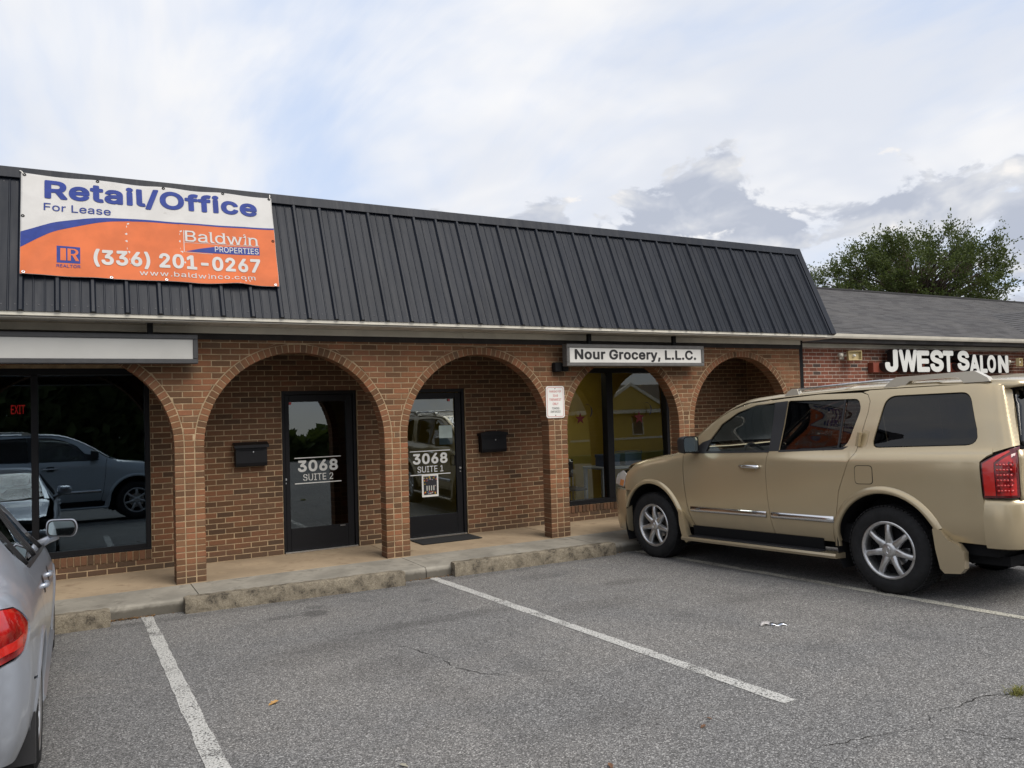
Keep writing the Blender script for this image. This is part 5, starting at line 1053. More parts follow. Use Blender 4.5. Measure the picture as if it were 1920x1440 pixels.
# ------------------------------------------------------------------ wheel stops
def stop_mat():
    m = bpy.data.materials.new('weathered_concrete'); m.use_nodes = True; t = NT(m.node_tree); b = m.node_tree.nodes['Principled BSDF']
    g = t.new('ShaderNodeNewGeometry').outputs['Position']
    n1 = t.noise(g, 6, 6, 0.75, 0.3); n2 = t.noise(g, 60, 4, 0.75)
    c = t.mix(t.smooth(n2, 0.35, 0.65), (0.180, 0.152, 0.112), (0.34, 0.297, 0.225))
    c = t.mix(t.smooth(t.math('ADD', t.math('MULTIPLY', n1, .6), t.math('MULTIPLY', n2, .4)), 0.46, 0.62), c, (0.060, 0.051, 0.041))
    t.l.new(c, b.inputs['Base Color']); b.inputs['Roughness'].default_value = .95; b.inputs['Specular IOR Level'].default_value = .2
    t.l.new(t.new('ShaderNodeBump', i_Strength=.8, i_Distance=.01, i_Height=t.math('ADD', n2, t.noise(g, 130, 3, .7))).outputs[0], b.inputs['Normal']); return m
M['stop'] = stop_mat()
def wheel_stop(xa, ya, xb, yb, label):
    n = 60; prof = [(0.0, 0.0), (.004, .06), (.012, .136), (.018, .156), (.030, .166), (.115, .166), (.130, .156), (.140, .08), (.145, 0.0)]
    vs, fs = [], []; k = len(prof)
    for i in range(n + 1):
        t = i / n; x = xa + (xb - xa) * t; y = ya + (yb - ya) * t; e = 1 if 0 < i < n else .95
        for j, (py, pz) in enumerate(prof):
            r = .0045 if j not in (0, k - 1) else 0
            vs.append((x + random.uniform(-1, 1) * .004, y + py + random.uniform(-r, r), gz(y) - .01 + pz * e + random.uniform(-r, r)))
        if i:
            for j in range(k - 1): fs.append(((i - 1) * k + j, i * k + j, i * k + j + 1, (i - 1) * k + j + 1))
    fs += [tuple(range(k)), tuple(n * k + j for j in range(k))[::-1]]
    loc = ((xa + xb) / 2, (ya + yb) / 2 + .1, gz(ya)); o = mk('wheel_stop', [(v[0] - loc[0], v[1] - loc[1], v[2] - loc[2]) for v in vs], fs, M['stop'], None, True, loc)
    bm = bmesh.new(); bm.from_mesh(o.data); bmesh.ops.recalc_face_normals(bm, faces=bm.faces); bm.to_mesh(o.data); bm.free()
    auto_smooth(o, 35); tag(o, label, 'wheel stop', 'concrete wheel stops along the kerb')
wheel_stop(-2.95, -.94, -.68, -.985, 'weathered concrete wheel stop in front of the silver car')
wheel_stop(-.022, -.89, 2.225, -1.02, 'long concrete wheel stop with pale swirl, in the empty bay before the suite 2 door')
wheel_stop(2.87, -.93, 5.125, -.98, 'dark stained concrete wheel stop in the empty bay before the third column')

# ------------------------------------------------------------------ red brick salon next door
sal = tag(empty('salon_building', (14, .45, 0)), 'red brick salon with low grey shingle roof right of the shop row', 'building'); so = Vector(sal.location)
def spart(mb, n, m, parent=None, **k):
    o = mb.obj(n, m, parent or sal, **k)
    if parent is None: o.location = -so
    return o
SWY = .45
swall = spart(MB().box(9.93, 24.0, SWY + .0045, SWY + .2, 0, 2.86), 'front_wall', M['mortar_grey'])
sb = Bricks(); row = 0; z = 0.0
while z < 2.74:
    x = 9.94 + (.1015 if row % 2 else 0)
    while x < 23.8: sb.add(rect(x + .006, x + .197, z + .006, z + CB - .006), SWY, SWY + .06, seen=(z > 1.9 and x < 17.5)); x += .203
    z += CB; row += 1
sb.build(swall, M['brick_red'], 300)
# eave: gutter, fascia, soffit, frieze
EY, EZ = .16, 2.925
spart(MB().prism([(EY - .10, 2.868), (EY - .03, 2.868), (EY, 2.875), (EY, 2.945), (EY - .015, 2.945), (EY - .02, 2.90), (EY - .085, 2.89), (EY - .115, 2.945), (EY - .125, 2.945), (EY - .116, 2.90)], 9.95, 17.55, 'yz'), 'gutter', M['cream'])
spart(MB().box(9.92, 17.5, EY + .002, EY + .02, 2.80, 2.94), 'fascia', M['cream'])
spart(MB().box(9.92, 17.5, EY + .02, SWY, 2.80, 2.815), 'soffit', M['soffit'])
spart(MB().box(9.92, 17.5, SWY - .02, SWY, 2.725, 2.80), 'frieze_board', M['cream'])
# shingle roof laid in courses
def shingle_mat():
    m = bpy.data.materials.new('grey_shingles'); m.use_nodes = True; t = NT(m.node_tree); b = m.node_tree.nodes['Principled BSDF']
    g = t.new('ShaderNodeNewGeometry').outputs['Position']
    sx = t.new('ShaderNodeSeparateXYZ', i_0=g); rowv = t.math('FLOOR', t.math('DIVIDE', sx.outputs[1], .128))
    xs_ = t.math('ADD', sx.outputs[0], t.math('MULTIPLY', rowv, .437)); cell = t.math('FLOOR', t.math('DIVIDE', xs_, .31))
    wn = t.new('ShaderNodeTexWhiteNoise', noise_dimensions='2D'); cv = t.new('ShaderNodeCombineXYZ', i_0=cell, i_1=rowv); t.l.new(cv.outputs[0], wn.inputs[0])
    c = t.ramp(wn.outputs[0], [(0, (.060, .058, .060)), (.5, (.080, .078, .080)), (1, (.105, .102, .102))])
    c = t.mix(t.math('MULTIPLY', t.smooth(t.noise(g, .8, 5, .65), .4, .65), .5), c, (.12, .115, .112))
    c = t.mix(t.math('MULTIPLY', t.smooth(t.noise(g, 130, 3, .7), .45, .7), .35), c, (.17, .165, .16))
    t.l.new(c, b.inputs['Base Color']); b.inputs['Roughness'].default_value = .95; b.inputs['Specular IOR Level'].default_value = .2
    t.l.new(t.new('ShaderNodeBump', i_Strength=.5, i_Distance=.005, i_Height=t.noise(g, 130, 3, .7)).outputs[0], b.inputs['Normal']); return m
M['shingle'] = shingle_mat()
RY, RZ = 6.0, 4.93; sl_ = (RZ - 2.94) / (RY - EY); ncr = 42
sroof = spart(MB().prism([(EY, 2.93), (RY, RZ - .012), (11.8, 2.93), (11.8, 2.7), (EY, 2.80)], 9.95, 29.0, 'yz'), 'roof', M['shingle'])
for k in range(ncr):
    y0 = EY - .03 + (RY - EY) * k / ncr; y1 = y0 + (RY - EY) / ncr * 1.12
    zf = lambda y: 2.94 + sl_ * (y - EY)
    n = 62; vs, fs = [], []
    for i in range(n + 1):
        x = 9.93 + (29.05 - 9.93) * i / n; j_ = random.uniform(-.006, .006); h = random.uniform(.009, .014)
        vs += [(x, y0 + j_, zf(y0) - .004), (x, y0 + j_, zf(y0) + h), (x, y1, zf(y1) + .001)]
        if i: q = 3 * (i - 1); fs += [(q, q + 3, q + 4, q + 1), (q + 1, q + 4, q + 5, q + 2)]
    o = mk('shingle_course', vs, fs, M['shingle'], sroof)
MB().box(9.95, 29.05, RY - .13, RY + .02, RZ - .035, RZ + .025, .01).obj('ridge_cap', mat('dark_ridge', (.035, .034, .036), .9), sroof)
MB().lathe([(.16, -.1), (.16, .12), (.13, .20), (.06, .26), (0, .27)], 16, 'z', Matrix.Translation((20.9, 6.9, 4.72))).obj('roof_vent', M['black_matt'], sroof, smooth=True)
# cross gable at the far right
gx, gr, ge = 21.0, 3.95, 2.95
gab = MB()
for x0, sgn in ((17.42, 1), (24.58, -1)):
    gab.add([(x0, -2.2, ge), (x0, .17, ge), (gx, (gr - 2.94) / sl_ + EY, gr), (gx, -2.2, gr), (x0, -2.2, ge - .05), (gx, -2.2, gr - .05)], [(0, 1, 2, 3), (0, 3, 5, 4)])
spart(gab, 'cross_gable', M['shingle'])
for k in range(14):
    t0, t1 = k / 14, (k + 1) / 14 + .01; za, zb = ge + (gr - ge) * t0 + .012, ge + (gr - ge) * t1 + .004; xa, xb = 17.42 + 3.58 * t0 - .01, 17.42 + 3.58 * t1
    ya, yb = EY + (za - 2.94) / sl_, EY + (zb - 2.94) / sl_
    mk('shingle_course', [(xa, -2.2, za), (xa, ya, za), (xb, yb, zb), (xb, -2.2, zb), (xa, -2.2, za - .014), (xa, ya, za - .014)], [(0, 1, 2, 3), (4, 5, 1, 0)], M['shingle'], sroof)
spart(MB().box(17.5, 17.62, -2.1, .45, 2.66, 2.90, .004).box(17.55, 24.5, -2.0, -1.9, 0, 2.9), 'porch_beam', M['cream'])
# raceway and channel letters
race = spart(MB().box(12.15, 16.55, .33, .449, 2.27, 2.455, .004), 'sign_raceway', mat('red_brown_raceway', (.22, .05, .028), .6))
def zx(px):   # measured letter positions along the wall
    return float(np.interp(px, [690, 960, 1275, 1420, 1750], [12.309, 13.251, 14.46, 15.01, 16.39]))
M['letter_side'] = mat('black_letter_side', (.012, .010, .012), .5); M['letter_face'] = mat('white_letter_face', (.66, .66, .63), .4, emit=None)
LET = [('J', 692, 806, 2.265, 2.700), ('W', 812, 972, 2.265, 2.700), ('E', 966, 1072, 2.262, 2.690), ('S', 1074, 1190, 2.262, 2.705), ('T', 1182, 1276, 2.258, 2.695),
       ('S', 1306, 1416, 2.285, 2.700), ('A', 1414, 1502, 2.235, 2.625), ('L', 1502, 1566, 2.235, 2.615), ('O', 1562, 1640, 2.240, 2.620), ('N', 1656, 1752, 2.235, 2.615)]
for ch, p0, p1, z0, z1 in LET:
    v0, f0 = text_fit(ch, zx(p0), zx(p1), z0, z1, 'H', extrude=.5)
    zmn, zmx = v0[:, 2].min(), v0[:, 2].max()
    o = mk('channel_letter', [(v[0], .335 - (v[2] - zmn) / (zmx - zmn) * .125, v[1]) for v in v0], f0, M['letter_side'], race)
    mx_ = (zx(p0) + zx(p1)) / 2; mz_ = (z0 + z1) / 2
    v1, f1 = text_fit(ch, zx(p0) + .006, zx(p1) - .006, z0 + .006, z1 - .006, 'H')
    mk('letter_face', [(v[0], .2075, v[1]) for v in v1], f1, M['letter_face'], race)
# twin security floods on the salon wall
def flood(x, z, label, yaw):
    r = empty('flood_light', (x, SWY, z)); mm = mat('cream_enamel', (.52, .42, .22), .5)
    MB().box(-.06, .06, -.03, -.001, -.06, .06, .008).obj('back_plate', M['cream'], r)
    MB().tube([(0, -.03, 0), (0, -.10, .01), (.04, -.14, .01)], .014, 8).obj('arm', M['cream'], r)
    T = Matrix.Translation((.13, -.20, .0)) @ Matrix.Rotation(yaw, 4, 'Z')
    MB().box(-.135, .135, -.02, .05, .072, .088, .004, T).box(-.135, .135, -.02, .05, -.088, -.072, .004, T).box(-.135, -.118, -.02, .05, -.072, .072, .004, T).box(.118, .135, -.02, .05, -.072, .072, .004, T).box(-.118, .118, .03, .05, -.072, .072, 0, T).obj('housing', mm, r)
    MB().lathe([(0, -.01), (.02, -.008), (.028, .03)], 14, 'y', T).obj('bulb', M['white_paint'], r, smooth=True)
    MB().lathe([(0, -.055), (.035, -.045), (.045, 0), (.03, .04)], 14, 'y', Matrix.Translation((-.16, -.11, .01))).obj('sensor', M['cream'], r, smooth=True)
    tag(r, label, 'lamp')
flood(11.40, 2.575, 'cream square flood light on the red brick left of the salon letters', R(-20)); flood(16.78, 2.47, 'cream flood light at the right end of the salon letters', R(15))

il = empty('added_room_lamp', (6.3, 2.2, 2.70)); o0 = Vector(il.location)  # added out of view at the ceiling to brighten the yellow room
MB().box(-.62, .62, -.16, .16, -.05, 0, .01).obj('housing', M['white_paint'], il)
MB().box(-.58, .58, -.13, .13, -.062, -.051, .004).obj('diffuser', mat('lit_diffuser', (.8, .8, .75), .5, emit=((1.0, .90, .70), 3.2)), il)
tag(il, 'unseen lit ceiling panel added inside the grocery to brighten the room', 'lamp')
ls = empty('led_sign', (6.0, 1.75, 1.93)); MB().box(-.14, .14, -.02, .02, -.05, .06, .006).obj('housing', M['black_matt'], ls)
for k in range(5): MB().box(-.10 + k * .045, -.07 + k * .045, -.024, -.0205, -.01, .012).obj('led', mat('lit_green', (.1, .6, .4), .5, emit=((.25, 1, .7), 2.0)), ls)
MB().tube([(0, 0, .06), (0, 0, .77)], .006, 6).obj('cord', M['black_matt'], ls); tag(ls, 'small black sign with green light dots hanging in the grocery window', 'sign')
# ------------------------------------------------------------------ tree behind the salon
def leaf_mat(name, c0, c1):
    m = bpy.data.materials.new(name); m.use_nodes = True; t = NT(m.node_tree); b = m.node_tree.nodes['Principled BSDF']
    rnd = t.new('ShaderNodeNewGeometry').outputs['Random Per Island']
    t.l.new(t.mix(rnd, c0, c1), b.inputs['Base Color']); b.inputs['Roughness'].default_value = .6; b.inputs['Specular IOR Level'].default_value = .3
    b.inputs['Subsurface Weight'].default_value = 0.0
    tr = t.new('ShaderNodeBsdfTranslucent', i_0=(c1[0] * 1.3, c1[1] * 1.4, c1[2], 1)); mx = t.new('ShaderNodeMixShader', i_0=.3, i_1=b.outputs[0], i_2=tr.outputs[0])
    t.l.new(mx.outputs[0], t.n['Material Output'].inputs[0]); return m
M['leaf'] = leaf_mat('tree_leaves', (.030, .048, .014), (.085, .105, .030)); M['bark'] = mat('bark', (.075, .055, .04), .9, var=(6, .3), bump=(20, .6))
def make_tree(name, base, rx, ry, z0, z1, nb, label, leaf=.10, seed=3):
    g = random.Random(seed); r = empty(name, base); trunk = MB(); C = (z0 + z1) / 2
    trunk.tube([(0, 0, 0), (.05, 0, z0 * .6), (0, .05, z0), (.1, 0, C)], [.30, .24, .19, .08], 10); V, F = [], []
    def leafq(p, d, s):
        d = d.normalized(); a = d.orthogonal(); a.rotate(__import__('mathutils').Quaternion(d, g.uniform(0, 6.28))); a *= s * .24
        b_ = len(V); V.extend([tuple(p - a * .3), tuple(p + d * s * .5 - a), tuple(p + d * s), tuple(p + d * s * .5 + a)]); F.append((b_, b_ + 1, b_ + 2, b_ + 3))
    for k in range(nb):
        th = g.uniform(0, 6.283); ct = g.uniform(-.75, 1); st_ = math.sqrt(1 - ct * ct); rho = g.uniform(.30, 1.0) ** .5
        bump = 1 + .13 * math.sin(th * 3 + 1.1) * st_ + .10 * math.sin(th * 5 + ct * 6)
        c0 = Vector((rx * rho * st_ * math.cos(th) * bump, ry * rho * st_ * math.sin(th) * bump, C + (z1 - C) * rho * ct * (1 + .10 * math.sin(th * 4 + 2))))
        root_ = Vector((g.uniform(-.2, .2), g.uniform(-.2, .2), z0 * .9 + (c0.z - z0 * .9) * g.uniform(.25, .55))); mid = root_.lerp(c0, .55) + Vector((g.uniform(-.2, .2), g.uniform(-.2, .2), g.uniform(0, .25)))
        trunk.tube([root_, mid, c0], [.045, .025, .006], 4)
        out = Vector((c0.x / rx, c0.y / ry, (c0.z - C) / (z1 - C) + .35)).normalized()
        for s_ in range(7):
            d = (out + Vector((g.uniform(-1, 1), g.uniform(-1, 1), g.uniform(-.6, .9))) * .8).normalized(); L = g.uniform(.35, .80) if g.random() < .8 else g.uniform(.8, 1.25); p = c0 - d * .15
            for w in range(17):
                f = (w + g.random()) / 17; pp = p + d * L * f + Vector((g.gauss(0, 1), g.gauss(0, 1), g.gauss(0, .8))) * (.10 * (1 - f) + .03)
                leafq(pp, d * .6 + Vector((g.uniform(-1, 1), g.uniform(-1, 1), g.uniform(-.5, 1))) * .8, leaf * g.uniform(.6, 1.3))
    trunk.obj('trunk', M['bark'], r, smooth=True); mk('crown', V, F, M['leaf'], r)
    return tag(r, label, 'tree')
make_tree('evergreen_tree', (29.75, 11.2, 0), 3.75, 3.6, 4.4, 8.4, 440, 'bushy green tree rising behind the ridge of the salon roof')

# ------------------------------------------------------------------ the far side of the street, seen only mirrored in the shop glass
ww = random.Random(5); V, F = [], []
for k in range(30000):
    x = ww.uniform(-60, 70); hmax = 5.6 + 2.3 * math.sin(x * .21 + 1) * math.sin(x * .077) + 1.4 * math.sin(x * .83)
    if 24 < x < 52: continue
    if x < 6: hmax = 9.0 + 1.2 * math.sin(x * .9)
    if 6 < x < 24: hmax = 1.7 + .7 * math.sin(x * 1.7)
    z = ww.uniform(.2, max(1.5, hmax)); y = -46 + ww.uniform(-2.5, 2.5) * (1 - z / 12); s = ww.uniform(.35, .8)
    d = Vector((ww.uniform(-1, 1), ww.uniform(-1, 1), ww.uniform(-.6, 1))).normalized(); a = d.orthogonal() * s * .5; b_ = len(V); p = Vector((x, y, z))
    V.extend([tuple(p - a), tuple(p + d * s), tuple(p + a), tuple(p - d * s)]); F.append((b_, b_ + 1, b_ + 2, b_ + 3))
tag(mk('far_hedgerow', V, F, M['leaf']), 'dark row of bushes and trees across the street', 'trees', kind='stuff')
hs = tag(empty('yellow_house', (36.1, -34, 0)), 'yellow clapboard house with white gable across the street, mirrored in the grocery window', 'house')
M['siding'] = mat('yellow_clapboard', (.58, .42, .12), .7, var=(2, .06)); hm = M['white_paint']
def hp(mb, n, m): o = mb.obj(n, m, hs); return o
zb = 0.6
hp(MB().box(-7, 7, -8, 0, zb, zb + 3.0), 'wall', M['siding'])
for k in range(17): hp(MB().box(-7, 7, 0, .022, zb + .1 + k * .17, zb + .1 + k * .17 + .155), 'clapboard', M['siding'])
hp(MB().prism([(-8.5, zb + 3.0), (.5, zb + 3.0), (-4, zb + 5.2)], -7.3, 7.3, 'yz'), 'roof', M['shingle'])
hp(MB().prism([(-5.2, zb + 3.0), (1.2, zb + 3.0), (-2.0, zb + 4.7)], .4, .5), 'gable', M['siding'])
for s in (-1, 1): hp(MB().prism([(-2 + s * 3.5, zb + 2.8), (-2 + s * 3.5, zb + 3.05), (-2, zb + 4.95), (-2, zb + 4.70)], .48, .62), 'gable_trim', hm)
hp(MB().box(-7.1, 7.1, .02, .5, zb + 2.75, zb + 3.02), 'eave_trim', hm)
hp(MB().box(-7.1, 7.1, .02, .06, zb + .9, zb + 1.05), 'band_trim', hm)
for x in (-4.5, -1.2, 2.5, 5): hp(MB().box(x - .5, x + .5, .02, .07, zb + 1.2, zb + 2.5), 'window', hm); hp(MB().box(x - .42, x + .42, .05, .08, zb + 1.28, zb + 2.42), 'window_pane', M['navy'])
hp(MB().box(-9, 9, .6, 6, -.1, zb), 'lawn_bank', mat('lawn', (.07, .11, .03), .9, var=(3, .3)))

# ------------------------------------------------------------------ small litter
def leaf_obj(x, y, s, rot, m, label, name='fallen_leaf', cat='leaf', group=None):
    P = [(-.5, 0), (-.32, .18), (-.15, .16), (-.05, .33), (.12, .2), (.35, .22), (.5, 0), (.3, -.16), (.1, -.2), (-.05, -.3), (-.2, -.15), (-.35, -.15)]
    z = gz(y); c, q = math.cos(rot), math.sin(rot)
    vs = [(s * (p[0] * c - p[1] * q), s * (p[0] * q + p[1] * c), .006 + s * .35 * abs(p[1]) + s * .12 * p[0]) for p in P] + [(0, 0, .006)]
    fs = [(i, (i + 1) % 12, 12) for i in range(12)]; o = mk(name, vs, fs, m, None, False, (x, y, z))
    md = o.modifiers.new('t', 'SOLIDIFY'); md.thickness = .0012; return tag(o, label, cat, group)
M['leaf_tan'] = mat('dry_tan_leaf', (.42, .24, .08), .8, var=(60, .2)); M['leaf_brown'] = mat('dry_brown_leaf', (.14, .07, .035), .85, var=(60, .3))
leaf_obj(.094, -4.174, .075, .4, M['leaf_tan'], 'dry tan leaf lying alone on the asphalt of the empty bay')
leaf_obj(1.244, -6.146, .05, 1.2, M['leaf_brown'], 'small russet leaf at the bottom edge of the empty bay')
leaf_obj(1.94, -6.03, .045, .2, M['leaf_brown'], 'brown leaf scrap right of the cracked middle bay line end')
leaf_obj(2.05, -5.96, .03, 2.0, M['leaf_brown'], 'tiny brown leaf scrap beside the larger one near the middle line end')
leaf_obj(.42, -5.55, .05, 2.2, mat('pale_leaf', (.30, .28, .22), .8), 'pale scrap lying near the bottom left of the empty bay')
# plastic wrapper
def wrapper(x, y, label):
    r = empty('plastic_wrapper', (x, y, gz(y) + .003)); mp = mat('clear_film', (.36, .34, .33), .25, spec=.6); ms_ = mat('silver_film', (.50, .52, .56), .25, 1.0)
    n = 10; vs, fs = [], []
    for i in range(n + 1):
        for j in range(5):
            t = i / n; u = j / 4 - .5
            vs.append((-.10 + .13 * t + .02 * u, .07 * u + .03 * math.sin(t * 3), .004 + .028 * math.sin(t * math.pi) * (1 - (2 * u) ** 2) + .006 * math.sin(t * 9 + u * 7)))
            if i and j: q = i * 5 + j; fs.append((q, q - 1, q - 6, q - 5))
    o = mk('film', vs, fs, mp, r, True); o.modifiers.new('t', 'SOLIDIFY').thickness = .001
    vs, fs = [], []
    for i in range(13):
        t = i / 12; w = .014 + .012 * (1 - t)
        for s in (-1, 1): vs.append((.0 + .17 * t, -.02 + s * w - .02 * t, .010 + .008 * math.sin(t * 11) + .006 * s))
        if i: fs.append((2 * i - 2, 2 * i - 1, 2 * i + 1, 2 * i))
    o = mk('foil_strip', vs, fs, ms_, r, True); o.modifiers.new('t', 'SOLIDIFY').thickness = .001
    r.rotation_euler = (0, 0, R(-25)); r.scale = (.8, .8, .8); return tag(r, label, 'litter')
wrapper(3.85, -4.72, 'crumpled clear plastic wrapper with silver strip on the asphalt left of the SUV')
# grass tuft in the crack
V, F = [], []; gg = random.Random(2)
for k in range(110):
    a = gg.uniform(0, 6.28); rr = abs(gg.gauss(0, .03)); L = gg.uniform(.03, .075); th = gg.uniform(0, 6.28); lean = gg.uniform(.5, 1.4)
    p = Vector((rr * math.cos(a) * 1.6, rr * math.sin(a), 0)); d = Vector((math.cos(th) * lean, math.sin(th) * lean, 1)).normalized(); w = Vector((-math.sin(th), math.cos(th), 0)) * .0022
    b_ = len(V); m_ = p + d * L * .6 + Vector((0, 0, .004)); e = p + d * L + Vector((math.cos(th), math.sin(th), -.6)) * L * .2
    V.extend([tuple(p - w), tuple(p + w), tuple(m_ + w), tuple(m_ - w), tuple(e)]); F.extend([(b_, b_ + 1, b_ + 2, b_ + 3), (b_ + 3, b_ + 2, b_ + 4)])
tag(mk('grass_tuft', V, F, leaf_mat('dry_grass', (.10, .12, .03), (.30, .27, .09)), None, False, (3.70, -6.70, gz(-6.7))), 'small yellowing grass tuft growing from the crack at the right edge', 'grass')
# leaf litter along the kerb
V, F = [], []
for k in range(300):
    if k < 160: x = gg.uniform(-.72, -.28)
    elif k < 240: x = gg.uniform(2.25, 2.9)
    else: x = gg.uniform(-.6, 5.3)
    y = ky(x) - abs(gg.gauss(0, .022)) - .006; s = gg.uniform(.006, .018); th = gg.uniform(0, 6.28); p = Vector((x, y, gz(y) + .003 + gg.random() * .012)); d = Vector((math.cos(th), math.sin(th), gg.uniform(-.3, .3))) * s; w = Vector((-math.sin(th), math.cos(th), gg.uniform(-.4, .4))) * s * .5
    b_ = len(V); V.extend([tuple(p - d), tuple(p + w), tuple(p + d), tuple(p - w)]); F.append((b_, b_ + 1, b_ + 2, b_ + 3))
tag(mk('leaf_litter', V, F, leaf_mat('kerb_litter', (.10, .05, .025), (.34, .20, .09))), 'brown leaf litter gathered along the foot of the kerb', 'litter', kind='stuff')
# ------------------------------------------------------------------ vehicle kit: a lofted skin, panels cut out of it
def hermite(xs, Y, x):
    """smooth interpolation of rows Y (n,...) at xs, evaluated at x (m,)"""
    xs = np.asarray(xs, float); Y = np.asarray(Y, float); x = np.clip(np.asarray(x, float), xs[0], xs[-1])
    d = (Y[1:] - Y[:-1]) / (xs[1:] - xs[:-1]).reshape(-1, *([1] * (Y.ndim - 1)))
    Tn = np.empty_like(Y); Tn[0] = d[0]; Tn[-1] = d[-1]
    h = (xs[1:] - xs[:-1])
    w1 = (h[1:] / (h[1:] + h[:-1])).reshape(-1, *([1] * (Y.ndim - 1))); Tn[1:-1] = d[:-1] * w1 + d[1:] * (1 - w1)
    i = np.clip(np.searchsorted(xs, x, side='right') - 1, 0, len(xs) - 2)
    hh = h[i]; t = (x - xs[i]) / hh; sh = (-1,) + (1,) * (Y.ndim - 1); t = t.reshape(sh); hh = hh.reshape(sh)
    t2, t3 = t * t, t * t * t
    return (2 * t3 - 3 * t2 + 1) * Y[i] + (t3 - 2 * t2 + t) * hh * Tn[i] + (-2 * t3 + 3 * t2) * Y[i + 1] + (t3 - t2) * hh * Tn[i + 1]
class Loft:
    def __init__(self, st, lean=None, kedge=3):
        self.s = [q[0] for q in st]; self.P = np.array([q[1] for q in st], float); self.K = self.P.shape[1]; self.lean = lean; self.ke = kedge
    def sec(self, s, u):
        """points (m,2) for station s (m,) and profile parameter u (m,) in 0..K-1"""
        Q = hermite(self.s, self.P, s)                      # m,K,2
        m = len(s); u = np.clip(np.asarray(u, float), 0, self.K - 1); i = np.minimum(u.astype(int), self.K - 2); t = (u - i)[:, None]
        g = lambda k: Q[np.arange(m), np.clip(k, 0, self.K - 1)]
        p1, p2 = g(i), g(i + 1); p0 = g(i - 1); p3 = g(i + 2)
        mir = (i == 0); p0[mir] = Q[mir][:, 1] * np.array([-1, 1])
        e = (i == self.K - 2); p3[e] = 2 * p2[e] - p1[e]
        return .5 * (2 * p1 + (p2 - p0) * t + (2 * p0 - 5 * p1 + 4 * p2 - p3) * t ** 2 + (-p0 + 3 * p1 - 3 * p2 + p3) * t ** 3)
    def pt(self, s, u):
        q = self.sec(s, u); S = np.array(s, float)
        if self.lean: S = S + self.lean(S, q[:, 1])
        return np.stack([S, q[:, 0], q[:, 1]], 1)
    def nrm(self, s, u):
        e = 2e-3; a = self.pt(np.clip(s + e, self.s[0], self.s[-1]), u) - self.pt(np.clip(s - e, self.s[0], self.s[-1]), u)
        b_ = self.pt(s, np.clip(u + .02, 0, self.K - 1)) - self.pt(s, np.clip(u - .02, 0, self.K - 1))
        n = np.cross(b_, a); ln = np.linalg.norm(n, axis=1, keepdims=True); n = n / np.maximum(ln, 1e-9)
        flip = (n[:, 1] < -1e-6) & (np.abs(n[:, 1]) > np.abs(n[:, 2])) | ((n[:, 2] < 0) & (np.abs(n[:, 2]) >= np.abs(n[:, 1]))) & (u < self.K - 2.2)
        n[flip] *= -1; return n
    def u_side(self, s, z):
        us = np.linspace(self.ke - .6, self.K - 1, 90); out = np.empty(len(s))
        for k in range(len(s)):
            zz_ = self.sec(np.full(90, s[k]), us)[:, 1]; out[k] = np.interp(-z[k], -zz_[:], us) if zz_[0] > zz_[-1] else us[0]
        return out
    def u_top(self, s, y):
        us = np.linspace(0, self.ke + 1.5, 90); out = np.empty(len(s))
        for k in range(len(s)):
            yy = np.maximum.accumulate(self.sec(np.full(90, s[k]), us)[:, 0]); out[k] = np.interp(y[k], yy, us)
        return out
def panel(L, name, poly, m, parent, side=1, holes=(), off=0.0, h=.06, mode='side', skirt=.014, gap=0.0, hy=None):
    """cut a panel out of the skin. poly in (s,z) for sides, in (s,y) for tops; side=-1 mirrors to the left"""
    if gap: poly = inset(poly, gap)
    V, T = cdt_fill(poly, holes, h, hy); S = np.array([v[0] for v in V]); Q = np.array([v[1] for v in V])
    if mode == 'side': u = L.u_side(S, Q); sg = side
    else: u = L.u_top(S, np.abs(Q)); sg = np.where(Q < 0, -1.0, 1.0)
    P = L.pt(S, u); N = L.nrm(S, u); P = P + N * off
    P[:, 1] *= sg; N[:, 1] *= sg
    n = len(P); verts = P.tolist(); faces = list(T); norms = N.tolist()
    # orient the triangles outwards
    f2 = []
    for f in faces:
        a, b_, c_ = (P[i] for i in f[:3]); g = np.cross(b_ - a, c_ - a)
        f2.append(f if g @ N[f[0]] > 0 else f[::-1])
    faces = f2; ec = {}
    for f in faces:
        for i in range(len(f)): ec[(f[i], f[(i + 1) % len(f)])] = 1
    nf = len(faces)
    if skirt:
        bd = [e for e in ec if (e[1], e[0]) not in ec]; mp = {}
        for e in bd:
            for i in e:
                if i not in mp: mp[i] = (len(verts), len(verts) + 1); verts.append(P[i].tolist()); verts.append((P[i] - N[i] * skirt).tolist())
            faces.append((mp[e[1]][0], mp[e[0]][0], mp[e[0]][1], mp[e[1]][1]))
    me = mesh_data(name, verts, faces, m, True)
    if skirt: norms += [[0, 0, 0]] * (len(verts) - n)
    me.normals_split_custom_set_from_vertices([tuple(x) for x in norms])
    return link(bpy.data.objects.new(name, me), parent)
def inset(P, d):
    n = len(P); A = sum(P[i - 1][0] * P[i][1] - P[i][0] * P[i - 1][1] for i in range(n)); sg = 1 if A > 0 else -1; out = []
    for i in range(n):
        a, p, b_ = Vector(P[i - 1]), Vector(P[i]), Vector(P[(i + 1) % n]); e1, e2 = (p - a).normalized(), (b_ - p).normalized()
        n1, n2 = Vector((-e1.y, e1.x)) * sg, Vector((-e2.y, e2.x)) * sg; k = n1 + n2; l = k.length_squared
        q = p + k * (2 * d / l) if l > .3 else p + n1 * d; out.append((q.x, q.y))
    return out
